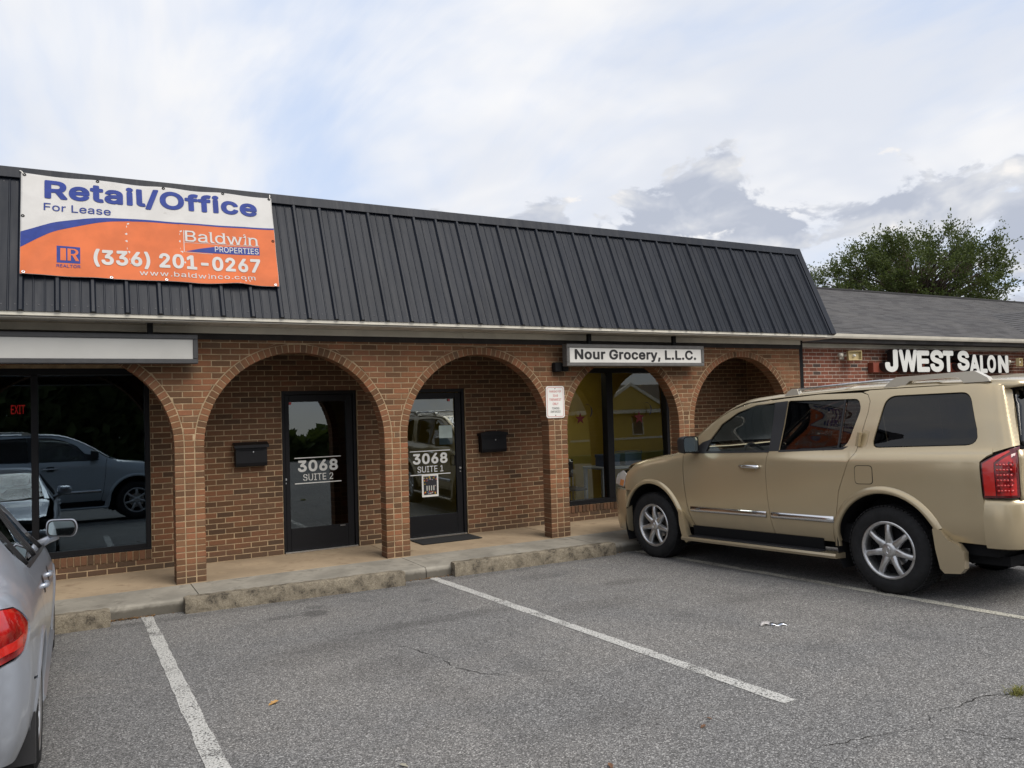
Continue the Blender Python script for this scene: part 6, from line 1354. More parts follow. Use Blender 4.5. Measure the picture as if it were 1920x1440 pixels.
def rounded(P, r, n=4):
    out = []; N = len(P); r = r if isinstance(r, (list, tuple)) else [r] * N
    for i in range(N):
        a, p, b_ = Vector(P[i - 1]), Vector(P[i]), Vector(P[(i + 1) % N]); d1, d2 = (a - p), (b_ - p); q = min(r[i], d1.length * .45, d2.length * .45)
        if q <= 1e-4: out.append(tuple(p)); continue
        s, e = p + d1.normalized() * q, p + d2.normalized() * q
        for k in range(n + 1): t = k / n; out.append(tuple(s * (1 - t) ** 2 + p * 2 * t * (1 - t) + e * t * t))
    return out
arc = lambda cx, cz, r, a0, a1, n: [(cx + r * math.cos(R(a0 + (a1 - a0) * k / n)), cz + r * math.sin(R(a0 + (a1 - a0) * k / n))) for k in range(n + 1)]

def paint(name, col, flake=.45, rough=.30):
    m = bpy.data.materials.new(name); m.use_nodes = True; t = NT(m.node_tree); b = m.node_tree.nodes['Principled BSDF']
    co = t.new('ShaderNodeTexCoord').outputs['Object']
    dirt = t.noise(co, 3.2, 3, .5, .3); sx = t.new('ShaderNodeSeparateXYZ', i_0=co)
    low = t.math('MULTIPLY', t.smooth(t.math('ADD', sx.outputs[2], t.math('MULTIPLY', dirt, .35)), .95, .45), .28)
    c = t.mix(low, col, (.16, .14, .115)); t.l.new(c, b.inputs['Base Color'])
    b.inputs['Metallic'].default_value = flake; b.inputs['Coat Weight'].default_value = .6; b.inputs['Coat Roughness'].default_value = .07
    b.inputs['Roughness'].default_value = rough; return m
M['gold'] = paint('gold_beige_paint', (.54, .440, .280), .5, .27); M['silver'] = paint('silver_paint', (.46, .50, .57), .5, .28); M['white_car'] = paint('white_car_paint', (.50, .55, .60), .1)
M['chrome'] = mat('chrome', (.75, .75, .76), .12, 1.0); M['alloy'] = mat('alloy_wheel', (.55, .55, .55), .30, .9, var=(25, .12), grime=(10, (.18, .165, .15), .55, .8))
M['under'] = mat('underbody_black', (.008, .008, .009), .85, spec=.2); M['plastic'] = mat('black_plastic', (.018, .018, .02), .5, bump=(120, .1))
M['win_tint'] = glass_mat('privacy_glass', (.05, .055, .06), .55); M['win_front'] = glass_mat('car_glass', (.66, .72, .70), .8); M['win_door'] = glass_mat('tinted_door_glass', (.08, .085, .09), .34); M['mirror'] = mat('mirror_glass', (.75, .85, .82), .02, 1.0)
M['seat'] = mat('tan_leather', (.30, .25, .18), .6); M['dash'] = mat('grey_dash', (.11, .105, .095), .6)
def lamp_red():
    m = bpy.data.materials.new('red_tail_lens'); m.use_nodes = True; t = NT(m.node_tree); b = m.node_tree.nodes['Principled BSDF']
    co = t.new('ShaderNodeTexCoord').outputs['Object']
    v = t.noise(t.mapping(co, scale=(9, 5, 7)), 1.0, 2, .5)
    c = t.mix(t.smooth(v, .35, .65), (.16, .003, .004), (.50, .010, .008)); t.l.new(c, b.inputs['Base Color'])
    b.inputs['Roughness'].default_value = .12; b.inputs['Coat Weight'].default_value = 1.0; b.inputs['Coat Roughness'].default_value = .02; return m
M['red_lens'] = lamp_red(); M['red_dark'] = mat('dark_red_lens', (.10, .004, .006), .12, coat=1.0); M['red_bright'] = mat('red_reflector', (.55, .018, .012), .18, coat=1.0); M['clear_lens'] = mat('clear_lens', (.55, .53, .50), .1, coat=1.0); M['amber'] = mat('amber_lens', (.55, .20, .06), .15, coat=1.0)

def wheel(parent, cx, cy, cz, R_, rim, side, spokes, width=.26):
    """side=-1: outer face towards -y"""
    w = empty('wheel'); w.parent = parent; w.location = (cx, cy, cz); o = side
    t = MB(); hw = width / 2
    prof = [(rim - .01, -hw * .80), (rim + .012, -hw * .93), (rim + .06, -hw), (R_ - .045, -hw * .97), (R_ - .014, -hw * .82), (R_, -hw * .55), (R_, hw * .55), (R_ - .014, hw * .82), (R_ - .045, hw * .97), (rim + .06, hw), (rim + .012, hw * .93), (rim - .01, hw * .8)]
    t.lathe(prof, 56, 'y'); ty = t.obj('tyre', M['rubber'], w, smooth=True)
    tr = MB()      # tread blocks
    for k in range(64):
        a = 2 * math.pi * k / 64; T = Matrix.Rotation(-a, 4, 'Y')
        for (y0, y1) in ((-hw * .80, -hw * .36), (-hw * .30, hw * .30), (hw * .36, hw * .80)): tr.box(R_ - .006, R_ + .004, y0, y1, -.012, .014, 0, T)
    tr.obj('tread', M['rubber'], w)['kind'] = 'stuff'
    r = MB(); f = o * hw
    r.lathe([(rim + .012, f * .90), (rim + .006, f * .97), (rim - .008, f * .95), (rim - .018, f * .86), (rim - .022, f * .2), (rim - .03, -f * .8)], 48, 'y'); r.obj('rim', M['alloy'], w, smooth=True)
    MB().lathe([(0, f * .05), (rim - .03, f * .05)], 32, 'y').obj('brake_backing', M['under'], w)
    MB().lathe([(.07, f * .12), (.15, f * .12), (.15, f * .04)], 32, 'y').obj('brake_disc', M['steel'], w)
    for k in range(spokes):
        a = 2 * math.pi * k / spokes + math.pi / 2; T = Matrix.Rotation(-a, 4, 'Y'); sp = MB(); vs, fs = [], []
        for i in range(7):
            q = i / 6; rr = .055 + (rim - .070) * q; ww = .033 + .004 * math.cos(q * 5) - .006 * q; dep = f * (.78 + .12 * math.sin(q * math.pi * .9)) * (1 if i < 6 else .98)
            for (a_, d_) in ((-ww, dep - o * .05), (-ww, dep - o * .012), (-ww * .55, dep), (ww * .55, dep), (ww, dep - o * .012), (ww, dep - o * .05)): vs.append((rr, d_, a_))
            if i:
                for j in range(5): fs.append(((i - 1) * 6 + j, (i - 1) * 6 + j + 1, i * 6 + j + 1, i * 6 + j))
        sp.add(vs, fs, T); so_ = sp.obj('spoke', M['alloy'], w, smooth=True)
    MB().lathe([(0, f * .90), (.045, f * .90), (.058, f * .87), (.066, f * .80), (.075, f * .72)], 28, 'y').obj('hub_cap', M['alloy'], w, smooth=True)
    em = [(.016 * math.cos(t_) * (1 if t_ < math.pi else 1), .030 * math.sin(t_)) for t_ in np.linspace(0, 2 * math.pi, 24, endpoint=False)]
    MB().tube([(p[0], f * .905, p[1]) for p in em], .0035, 6, closed=True).obj('hub_emblem', M['chrome'], w)
    return w
def flare(parent, L, side, cx, cz, r0, r1, a0, a1, m, lift=.028):
    """wheel-arch lip that stands proud of the body"""
    n = 36; vs, fs = [], []; K = 6
    prof = [(r0 + .003, -.012), (r0, .004), (r0 + .012, lift), (r0 + (r1 - r0) * .5, lift * 1.02), (r1 - .008, lift * .55), (r1 + .006, -.006)]
    for i in range(n + 1):
        a = R(a0 + (a1 - a0) * i / n)
        S = np.array([cx + p[0] * math.cos(a) for p in prof]); Z = np.array([cz + p[0] * math.sin(a) for p in prof]); Zc = np.maximum(Z, .36)
        u = L.u_side(S, Zc); P = L.pt(S, u); N = L.nrm(S, u)
        for j, p in enumerate(prof): vs.append((S[j], side * (P[j, 1] + p[1]), Z[j]))
        if i:
            for j in range(K - 1): fs.append(((i - 1) * K + j, (i - 1) * K + j + 1, i * K + j + 1, i * K + j))
    mb = MB(); mb.add(vs, fs); return mb.obj('wheel_arch_flare', m, parent, smooth=True)

# ------------------------------------------------------------------ gold SUV
def S_(s, zc, e, mid, belt, sh, wd, lo, bot):
    """profile from roof centre to sill: e=roof edge, mid, belt, sh=shoulder, wd=widest, lo, bot, each (y,z)"""
    return (s, [(0, zc), (e[0] * .56, zc - .006), (e[0] * .85, zc - (zc - e[1]) * .42), e, mid, belt, sh, wd, lo, bot])
SUVST = [
 (-.95, [(0, .98), (.30, .98), (.50, .97), (.60, .95), (.66, .90), (.69, .82), (.70, .75), (.71, .65), (.69, .52), (.62, .40)]),
 (-.90, [(0, 1.06), (.35, 1.055), (.58, 1.04), (.69, 1.01), (.75, .96), (.79, .88), (.80, .80), (.81, .68), (.80, .50), (.74, .34)]),
 (-.74, [(0, 1.12), (.40, 1.115), (.66, 1.10), (.79, 1.075), (.85, 1.02), (.885, .94), (.90, .83), (.91, .68), (.90, .50), (.85, .32)]),
 (-.55, [(0, 1.165), (.42, 1.16), (.70, 1.15), (.83, 1.13), (.89, 1.08), (.925, 1.00), (.945, .90), (.955, .72), (.95, .52), (.90, .36)]),
 (-.30, [(0, 1.215), (.44, 1.21), (.72, 1.20), (.85, 1.185), (.91, 1.14), (.945, 1.07), (.97, .96), (.98, .78), (.97, .58), (.93, .40)]),
 (0.0, [(0, 1.265), (.45, 1.26), (.73, 1.25), (.86, 1.235), (.92, 1.19), (.955, 1.12), (.98, 1.0), (.99, .85), (.985, .60), (.93, .42)]),
 (.42, [(0, 1.335), (.47, 1.33), (.75, 1.32), (.87, 1.305), (.925, 1.265), (.96, 1.20), (.985, 1.08), (.995, .85), (.985, .60), (.93, .42)]),
 (.58, [(0, 1.42), (.46, 1.415), (.73, 1.41), (.855, 1.395), (.915, 1.32), (.962, 1.235), (.988, 1.12), (1.0, .85), (.985, .60), (.93, .42)]),
 S_(.80, 1.575, (.835, 1.545), (.905, 1.42), (.964, 1.275), (.992, 1.15), (1.0, .85), (.985, .60), (.93, .42)),
 S_(1.10, 1.755, (.815, 1.715), (.890, 1.52), (.965, 1.292), (.995, 1.16), (1.0, .85), (.985, .60), (.93, .42)),
 S_(1.40, 1.872, (.800, 1.822), (.882, 1.56), (.965, 1.298), (.995, 1.165), (1.0, .85), (.985, .60), (.93, .42)),
 S_(1.80, 1.922, (.790, 1.862), (.876, 1.57), (.965, 1.302), (.995, 1.17), (1.0, .85), (.985, .60), (.93, .42)),
 S_(2.4, 1.942, (.788, 1.880), (.874, 1.58), (.948, 1.300), (1.000, 1.195), (1.0, .85), (.985, .60), (.93, .42)),
 S_(3.2, 1.940, (.788, 1.878), (.872, 1.58), (.936, 1.305), (1.002, 1.205), (1.0, .85), (.985, .60), (.93, .44)),
 S_(3.85, 1.920, (.780, 1.860), (.866, 1.58), (.930, 1.310), (.998, 1.210), (.997, .87), (.985, .66), (.93, .48)),
 S_(4.12, 1.905, (.772, 1.846), (.856, 1.57), (.920, 1.308), (.986, 1.205), (.988, .87), (.978, .68), (.92, .49)),
 S_(4.20, 1.895, (.755, 1.838), (.838, 1.565), (.908, 1.306), (.966, 1.20), (.968, .87), (.960, .68), (.90, .49)),
 S_(4.245, 1.875, (.72, 1.82), (.800, 1.555), (.876, 1.300), (.926, 1.195), (.928, .87), (.920, .68), (.86, .49)),
 S_(4.265, 1.845, (.66, 1.79), (.735, 1.54), (.825, 1.295), (.855, 1.175), (.86, .87), (.85, .68), (.80, .49)),
]
def suv_lean(s, z): return -np.clip((z - 1.30), 0, None) * .20 * np.clip((s - 3.75) / .5, 0, 1) ** 1.5
def build_suv(root, body):
    L = Loft(SUVST, suv_lean); P = lambda *a, **k: panel(L, *a, **k); WR = .515; HZ = .405; WB = 3.13
    for sd_ in (-1, 1):
        fg = [(.94, 1.305), (1.835, 1.312), (1.838, 1.800), (1.60, 1.790), (1.35, 1.722), (1.13, 1.602), (.99, 1.440)]
        rg = [(1.985, 1.313), (2.650, 1.330), (2.690, 1.792), (2.03, 1.812)]
        rq = [(2.672, 1.332), (2.740, 1.338), (2.790, 1.385), (2.865, 1.690), (2.865, 1.745), (2.825, 1.785), (2.712, 1.790)]
        qg = rounded([(3.02, 1.338), (3.99, 1.352), (3.905, 1.782), (3.14, 1.795)], [.07, .12, .08, .10], 6)
        dline = [(1.845, .40), (1.822, .80), (1.815, 1.10), (1.838, 1.285), (1.875, 1.40), (1.935, 1.850)]
        # front fender
        fp = [(-.50, .815), (-.535, .86), (-.51, 1.04)] + [(-.35, 1.17), (0, 1.225), (.42, 1.295), (.55, 1.335), (.58, 1.20)] + [(.595, .95), (.635, .62), (.695, .40)] + [(.50, .40)] + arc(0, HZ, WR, 0, 128, 18)
        fp = [q for i, q in enumerate(fp)]
        P('front_fender', fp, body, root, sd_, gap=.002)
        P('front_door', [(.70, .40), (.64, .62), (.60, .95), (.585, 1.20), (.56, 1.34), (.62, 1.385), (.72, 1.455), (.95, 1.625), (1.22, 1.755), (1.5, 1.825), (1.945, 1.85)] + dline[::-1][1:], body, root, sd_, holes=[inset(fg, -.012)], gap=.0025, h=.055)
        rdl = [(2.595, .395), (2.62, .62), (2.68, .92), (2.80, 1.19), (2.86, 1.30), (2.955, 1.66), (2.97, 1.765), (2.94, 1.83), (2.87, 1.855)]
        P('rear_door', dline[:1] + rdl + [(2.4, 1.868)] + dline[::-1][:-1], body, root, sd_, holes=[inset(rounded([(1.985, 1.313), (2.740, 1.336), (2.868, 1.70), (2.842, 1.785), (2.03, 1.812)], [.02, .1, .08, .05, .02]), -.012)], gap=.0025, h=.055)
        qp = [(2.635, .44)] + arc(WB, HZ, WR, 165, 25, 20) + [(3.64, .53), (4.00, .52), (4.03, .90), (4.022, .93), (4.018, 1.205), (4.07, 1.255), (4.10, 1.275), (4.10, 1.848), (4.0, 1.858), (2.96, 1.872), (2.88, 1.857)] + rdl[::-1][1:]
        P('quarter_panel', qp, body, root, sd_, holes=[inset(qg, -.010)], gap=.0025, h=.05)
        P('rear_pillar', [(4.0973, 1.283), (4.262, 1.335), (4.264, 1.55), (4.262, 1.79), (4.235, 1.825), (4.19, 1.836), (4.0973, 1.847)], body, root, sd_, h=.018, skirt=.02)
        # black door frames and glass
        P('front_window', fg, M['win_front'], root, sd_, off=-.016, skirt=0, h=.03); P('rear_window', rg, M['win_door'], root, sd_, off=-.014, skirt=0, h=.03); P('rear_window', rq, M['win_door'], root, sd_, off=-.014, skirt=0, h=.03); P('quarter_window', qg, M['win_tint'], root, sd_, off=-.010, skirt=.004, h=.03)
        P('pillar_trim', [(1.848, 1.305), (1.972, 1.307), (2.018, 1.822), (1.85, 1.815)], M['plastic'], root, sd_, off=.002)
        P('window_divider', [(2.652, 1.331), (2.670, 1.331), (2.710, 1.795), (2.692, 1.795)], M['plastic'], root, sd_, off=.001)
        P('belt_trim', [(.72, 1.285), (1.85, 1.293), (1.85, 1.316), (.80, 1.306)], M['plastic'], root, sd_, off=.003); P('belt_trim', [(1.97, 1.296), (2.71, 1.315), (2.77, 1.345), (2.74, 1.345), (2.69, 1.334), (1.98, 1.316)], M['plastic'], root, sd_, off=.003)
        P('mirror_sail', [(.70, 1.295), (.945, 1.30), (.995, 1.445), (.86, 1.41)], M['plastic'], root, sd_, off=.002)
        # inner shell that blocks the light behind the panels
        P('inner_shell', [(-.50, .85)] + [(-.50, 1.08), (.42, 1.255), (.62, 1.34), (.95, 1.58), (1.3, 1.74), (1.8, 1.82), (4.1, 1.80), (4.18, 1.25), (3.96, .9), (3.96, .56), (3.70, .56)] + arc(WB, HZ, WR + .03, 20, 160, 14) + [(.60, .44)] + arc(0, HZ, WR + .03, 5, 125, 14), M['under'], root, sd_, holes=[inset(q, -.006) for q in (fg, rounded([(1.985, 1.313), (2.740, 1.336), (2.868, 1.70), (2.842, 1.785), (2.03, 1.812)], .02), qg)], off=-.030, skirt=0, h=.12)
        # chrome side mouldings
        for a, b_ in ((.68, 1.785), (1.85, 2.60)):
            mv, mf = [], []; mp_ = [(.0, .610), (.016, .616), (.021, .632), (.020, .650), (.012, .668), (.0, .674)]
            for i_ in range(13):
                s_ = a + (b_ - a) * i_ / 12; yb_ = L.pt(np.array([s_]), L.u_side(np.array([s_]), np.array([.64])))[0, 1] + .002; e_ = .35 if i_ in (0, 12) else 1
                mv += [(s_, sd_ * (yb_ + q_[0] * e_), q_[1]) for q_ in mp_]
                if i_: mf += [((i_ - 1) * 6 + j_, (i_ - 1) * 6 + j_ + 1, i_ * 6 + j_ + 1, i_ * 6 + j_) for j_ in range(5)]
            MB().add(mv, mf).obj('side_moulding', M['chrome'], root, smooth=True)
        P('tail_lamp', [(4.035, .915), (4.256, .922), (4.260, 1.325), (4.215, 1.305), (4.03, 1.200)], M['red_dark'], root, sd_, off=.004, skirt=.02, h=.035)
        P('lamp_reflector', [(4.045, .935), (4.125, .935), (4.125, 1.20), (4.220, 1.285), (4.212, 1.296), (4.042, 1.193)], M['red_bright'], root, sd_, off=.0075, skirt=.004, h=.03)
        tl = P('lamp_lens', [(4.135, .935), (4.248, .938), (4.252, 1.28), (4.135, 1.190)], M['red_lens'], root, sd_, off=.0065, skirt=.003, h=.03)
        for i in range(5):
            for j in range(6):
                s = 4.149 + i * .021; z = .975 + j * .042; u = L.u_side(np.array([s]), np.array([z])); p = L.pt(np.array([s]), u)[0]; nn = L.nrm(np.array([s]), u)[0]
                T = Matrix.Translation((p[0] + nn[0] * .009, sd_ * (p[1] + nn[1] * .009), p[2])) @ Vector((nn[0], sd_ * nn[1], nn[2])).to_track_quat('Z', 'Y').to_matrix().to_4x4()
                MB().lathe([(.010, -.002), (.008, .001), (0, .002)], 8, 'z', T).obj('lamp_bead', M['red_bright'], tl, smooth=True)
        P('head_lamp', [(-.80, .89), (-.56, .855), (-.52, 1.02), (-.62, 1.06), (-.80, 1.01)], M['clear_lens'], root, sd_, off=.004, skirt=.02, h=.05); P('turn_lens', [(-.66, .875), (-.565, .862), (-.545, .94), (-.64, .95)], M['amber'], root, sd_, off=.007, skirt=.004, h=.04)
        # fuel flap, handles
        if sd_ < 0:
            P('fuel_flap', rounded([(2.872, 1.000), (3.048, 1.002), (3.050, 1.165), (2.876, 1.165)], .035), body, root, sd_, off=.003, skirt=.01, h=.05)
            P('fuel_flap_seam', rounded([(2.866, .994), (3.054, .996), (3.056, 1.171), (2.870, 1.171)], .038), M['under'], root, sd_, off=.0008, skirt=0, h=.05)
        y1 = sd_ * 1.0
        MB().tube([(1.48, sd_ * .995, 1.142), (1.50, sd_ * 1.028, 1.146), (1.59, sd_ * 1.036, 1.147), (1.69, sd_ * 1.034, 1.144), (1.725, sd_ * 1.026, 1.142), (1.74, sd_ * .995, 1.141)], [.014, .019, .018, .019, .021, .016], 10).obj('door_handle', M['chrome'], root, smooth=True)
        P('handle_recess', rounded([(1.54, 1.090), (1.67, 1.088), (1.69, 1.145), (1.67, 1.197), (1.54, 1.199), (1.52, 1.145)], .05), M['gold_dark'] if body is M['gold'] else M['plastic'], root, sd_, off=.0015, skirt=0, h=.04)
        hb = MB(); hb.prism([(2.865, 1.35), (2.895, 1.345), (2.925, 1.475), (2.90, 1.48)], sd_ * .925, sd_ * .962); hb.obj('door_handle', body, root)
        P('handle_recess', rounded([(2.87, 1.340), (2.955, 1.342), (2.985, 1.485), (2.91, 1.488)], .02), M['gold_dark'] if body is M['gold'] else M['plastic'], root, sd_, off=.0018, skirt=0, h=.04)
        # arches, wells, mud flaps
        flare(root, L, sd_, 0, HZ, WR - .008, WR + .052, 2, 158, body); flare(root, L, sd_, WB, HZ, WR - .008, WR + .060, 24, 182, body)
        for cx in (0, WB):
            MB().lathe([(WR + .005, sd_ * .98), (WR + .0, sd_ * .60), (.05, sd_ * .58)], 30, 'y', Matrix.Translation((cx, 0, HZ)), R(-25), R(205)).obj('wheel_well', M['under'], root)
        MB().prism([(.495, .64), (.545, .60), (.60, .43), (.645, .27), (.60, .245), (.545, .30), (.505, .44)], sd_ * .955, sd_ * 1.022).obj('mud_flap', body, root)
        MB().prism([(3.585, .635), (3.655, .628), (3.685, .585), (3.72, .545), (3.80, .515), (3.845, .455), (3.84, .32), (3.80, .275), (3.665, .262), (3.63, .30), (3.60, .46)], sd_ * .95, sd_ * 1.018).obj('mud_flap', body, root)
        # running board
        rb = MB(); rb.prism([(sd_ * .90, .325), (sd_ * 1.045, .322), (sd_ * 1.06, .302), (sd_ * 1.05, .278), (sd_ * .90, .27)], .56, 2.635, 'yz'); b1 = rb.obj('running_board', body, root)
        tp = MB(); tp.box(.66, 2.45, sd_ * .935, sd_ * 1.038, .323, .334, .004); tp.obj('step_pad', M['plastic'], b1)
        for k in range(5): MB().box(.68, 2.43, sd_ * (.952 + k * .018) - .003, sd_ * (.952 + k * .018) + .003, .334, .338).obj('step_ridge', M['plastic'], b1)
        MB().prism([(sd_ * .915, .325), (sd_ * .935, .33), (sd_ * .95, .445), (sd_ * .93, .445)], .66, 2.43, 'yz').obj('sill_guard', M['under'], root)
        # door mirror
        mr = MB(); X = sd_ * 1.0; 
        pr = rounded([(.515, 1.315), (.515, 1.46), (.56, 1.492), (.655, 1.492), (.672, 1.45), (.668, 1.325), (.64, 1.302), (.55, 1.298)], .03)
        T = Matrix.Translation((.815, sd_ * 1.105, 1.395))
        hv, hf = [], []; ring = rounded([(-.115, -.092), (.115, -.096), (.122, .075), (.075, .096), (-.115, .09)], .035, 4); n_ = len(ring)
        for (dx_, k_) in ((.055, 1.0), (.02, 1.04), (-.05, .96), (-.085, .72), (-.095, .40)):
            hv += [(dx_, sd_ * p[0] * k_, p[1] * k_) for p in ring]
        hf = [(a * n_ + i, a * n_ + (i + 1) % n_, (a + 1) * n_ + (i + 1) % n_, (a + 1) * n_ + i) for a in range(4) for i in range(n_)] + [tuple(4 * n_ + i for i in range(n_))]
        mh = MB().add(hv, hf, T).obj('door_mirror', M['plastic'], root, smooth=True)
        gl = [(.048, sd_ * p[0] * .90, p[1] * .90) for p in ring]; mk('mirror_glass', [tuple(T @ Vector(v)) for v in gl], [tuple(range(n_))], M['mirror'], mh)
        MB().box(-.03, .03, -.10, .04, -.05, -.01, .01, Matrix.Translation((.82, sd_ * 1.0, 1.35))).obj('mirror_arm', M['plastic'], mh)
        # roof rail: two raised feet joined by a bar
        zf = 1.885; yr = sd_ * .735
        def rail(a, b_, hgt):
            pr = [(a, zf + .0), (a + .07, zf + .055), (a + .13, zf + hgt), (b_ - .10, zf + hgt - .004), (b_, zf + .02), (b_ + .02, zf - .015), (b_ - .05, zf - .015), (b_ - .20, zf - .012), (b_ - .24, zf + hgt - .045), (a + .26, zf + hgt - .045), (a + .20, zf - .005)]
            MB().prism(pr, yr - .035, yr + .035).obj('roof_rail', M['rail'] if body is M['gold'] else body, root)
        rail(3.08, 4.02, .088)
        MB().prism([(1.93, zf - .01), (1.99, zf + .04), (2.04, zf + .062), (2.10, zf + .055), (2.12, zf - .005)], yr - .03, yr + .03).obj('rail_foot', M['rail'] if body is M['gold'] else body, root)
        MB().tube([(2.06, yr, zf + .048), (2.5, yr, zf + .062), (3.0, yr, zf + .068), (3.2, yr, zf + .066)], .012, 8).obj('rail_bar', M['alloy'], root, smooth=True)
    # top panels
    P('hood', [(-.86, -.60), (-.86, .60), (-.55, .80), (-.1, .835), (.42, .85), (.50, .80), (.46, .4), (.44, 0), (.46, -.4), (.50, -.80), (.42, -.85), (-.1, -.835), (-.55, -.80)], body, root, mode='top', h=.08, gap=.002)
    P('windshield', [(.50, -.40), (.48, 0), (.50, .40), (.60, .80), (.80, .79), (1.10, .765), (1.36, .74), (1.40, .4), (1.41, 0), (1.40, -.4), (1.36, -.74), (1.10, -.765), (.80, -.79), (.60, -.80)], M['win_front'], root, mode='top', off=-.006, h=.10, skirt=.004)
    for sd_ in (-1, 1): P('windshield_pillar', [(.50, sd_ * .80), (.52, sd_ * .868), (.80, sd_ * .838), (1.10, sd_ * .818), (1.40, sd_ * .802), (1.40, sd_ * .745), (1.10, sd_ * .772), (.80, sd_ * .798), (.60, sd_ * .808)], body, root, mode='top', h=.06)
    P('roof', [(1.40, -.80), (1.37, -.74), (1.415, -.4), (1.42, 0), (1.415, .4), (1.37, .74), (1.40, .80), (1.8, .792), (2.4, .79), (3.2, .79), (3.85, .782), (4.12, .773), (4.20, .756), (4.24, .72), (4.245, .4), (4.245, -.4), (4.24, -.72), (4.20, -.756), (4.12, -.773), (3.85, -.782), (3.2, -.79), (2.4, -.79), (1.8, -.792)], body, root, mode='top', h=.09)
    P('headliner', [(1.45, -.76), (1.45, .76), (4.1, .74), (4.1, -.74)], M['seat'], root, mode='top', off=-.05, h=.3, skirt=0)
    for s in (2.62, 3.25): MB().tube([(s, -.73, 1.945), (s, -.4, 1.962), (s, 0, 1.966), (s, .4, 1.962), (s, .73, 1.945)], .014, 8).obj('roof_bar', M['alloy'], root, smooth=True)
    # rear: gate, glass, spoiler, bumper
    def rear(name, poly, m, off=0.0, h=.07, skirt=.015):
        V, T = cdt_fill(poly, [], h); 
        def f(y, z): return 4.266 + float(suv_lean(np.array([4.266]), np.array([z]))[0]) + .018 * (1 - (abs(y) / .8) ** 2) + off
        vs = [(f(*v), v[0], v[1]) for v in V]; o = mk(name, vs, T, m, root, True)
        bm = bmesh.new(); bm.from_mesh(o.data); bmesh.ops.recalc_face_normals(bm, faces=bm.faces)
        if sum(q.normal.x for q in bm.faces) < 0: bmesh.ops.reverse_faces(bm, faces=bm.faces)
        bm.to_mesh(o.data); bm.free(); md = o.modifiers.new('t', 'SOLIDIFY'); md.thickness = skirt; md.offset = -1; return o
    rear('tail_gate', [(-.885, .90), (.885, .90), (.868, 1.30), (-.868, 1.30)], body, .008); rear('gate_frame', [(-.84, 1.30), (.84, 1.30), (.66, 1.83), (-.66, 1.83)], M['under'], -.008)
    rear('rear_glass', rounded([(-.815, 1.335), (.815, 1.335), (.665, 1.80), (-.665, 1.80)], .05), M['win_tint'], .006, skirt=.004)
    rear('lower_gate', [(-.80, .49), (.80, .49), (.84, .90), (-.84, .90)], M['under'], -.02)
    rear('licence_panel', [(-.30, .98), (.30, .98), (.30, 1.16), (-.30, 1.16)], M['white_paint'], .018)
    sp = MB(); n_ = 14; vs, fs = [], []
    for i in range(n_ + 1):
        y = -.74 + 1.48 * i / n_; c_ = 1 - (abs(y) / .74) ** 4
        vs += [(4.00, y, 1.885 + .015 * c_), (4.20 + .04 * c_, y, 1.862 + .02 * c_), (4.265 + .05 * c_, y, 1.835 + .015 * c_), (4.255 + .05 * c_, y, 1.815 + .012 * c_), (4.10, y, 1.80)]
        if i:
            for j in range(4): fs.append(((i - 1) * 5 + j, (i - 1) * 5 + j + 1, i * 5 + j + 1, i * 5 + j))
    fs += [tuple(range(5)), tuple(n_ * 5 + j for j in range(5))]; sp.add(vs, fs).obj('spoiler', body, root, smooth=True)
    wp = MB(); wp.box(-.02, .02, -.03, .03, -.01, .10, .008, Matrix.Translation((4.222, -.56, 1.735)) @ Matrix.Rotation(R(-12), 4, 'Y') @ Matrix.Rotation(R(-25), 4, 'X')); wp.obj('rear_wiper', M['plastic'], root)
    # bumpers sweep round the corners
    def bumper(name, pts, prof, m):
        vs, fs = [], []; k = len(prof)
        for i, (s, y) in enumerate(pts):
            a = Vector(pts[max(i - 1, 0)]); b_ = Vector(pts[min(i + 1, len(pts) - 1)]); t = (b_ - a).normalized(); nn = Vector((t.y, -t.x))
            for (o_, z) in prof: vs.append((s + nn.x * o_, y + nn.y * o_, z))
            if i:
                for j in range(k - 1): fs.append(((i - 1) * k + j, (i - 1) * k + j + 1, i * k + j + 1, i * k + j))
        fs += [tuple(range(k)), tuple((len(pts) - 1) * k + j for j in range(k))]
        o = MB().add(vs, fs).obj(name, m, root, smooth=True); return auto_smooth(o, 50)
    rp = [(4.012, -.965), (4.08, -.962), (4.16, -.945), (4.22, -.90), (4.262, -.82), (4.285, -.70), (4.30, -.4), (4.305, 0)]; rp = rp + [(s, -y) for s, y in rp[::-1][1:]]
    bumper('rear_bumper', rp, [(-.05, .49), (.01, .505), (.028, .56), (.034, .70), (.030, .86), (.022, .895), (.0, .908), (-.06, .910)], body)
    fpz = [(-.485, -.955), (-.62, -.925), (-.76, -.875), (-.87, -.79), (-.935, -.66), (-.965, -.4), (-.975, 0)]; fpz = fpz + [(s, -y) for s, y in fpz[::-1][1:]]
    bumper('front_bumper', [(s, -y) for s, y in fpz], [(-.06, .28), (.0, .30), (.022, .40), (.032, .60), (.030, .76), (.014, .82), (-.06, .83)], body)
    MB().prism([(-.55, .84), (.55, .84), (.62, 1.02), (.50, 1.05), (-.50, 1.05), (-.62, 1.02)], -.975, -.93, 'yz').obj('grille', M['chrome'], root)
    for k in range(6): MB().box(-.985, -.97, -.50, .50, .865 + k * .03, .872 + k * .03).obj('grille_bar', M['under'], root)
    # underbody, exhaust, interior
    MB().box(-.80, 4.10, -.80, .80, .34, .42).obj('underbody', M['under'], root)
    MB().box(.60, 4.05, -.88, .88, .42, .60).obj('cabin_floor', M['under'], root)
    MB().box(3.30, 4.15, -.55, .55, .30, .45, .05).obj('spare_tray', M['under'], root)
    MB().tube([(3.9, .55, .38), (4.30, .55, .37)], .035, 12).obj('exhaust_pipe', M['steel'], root)
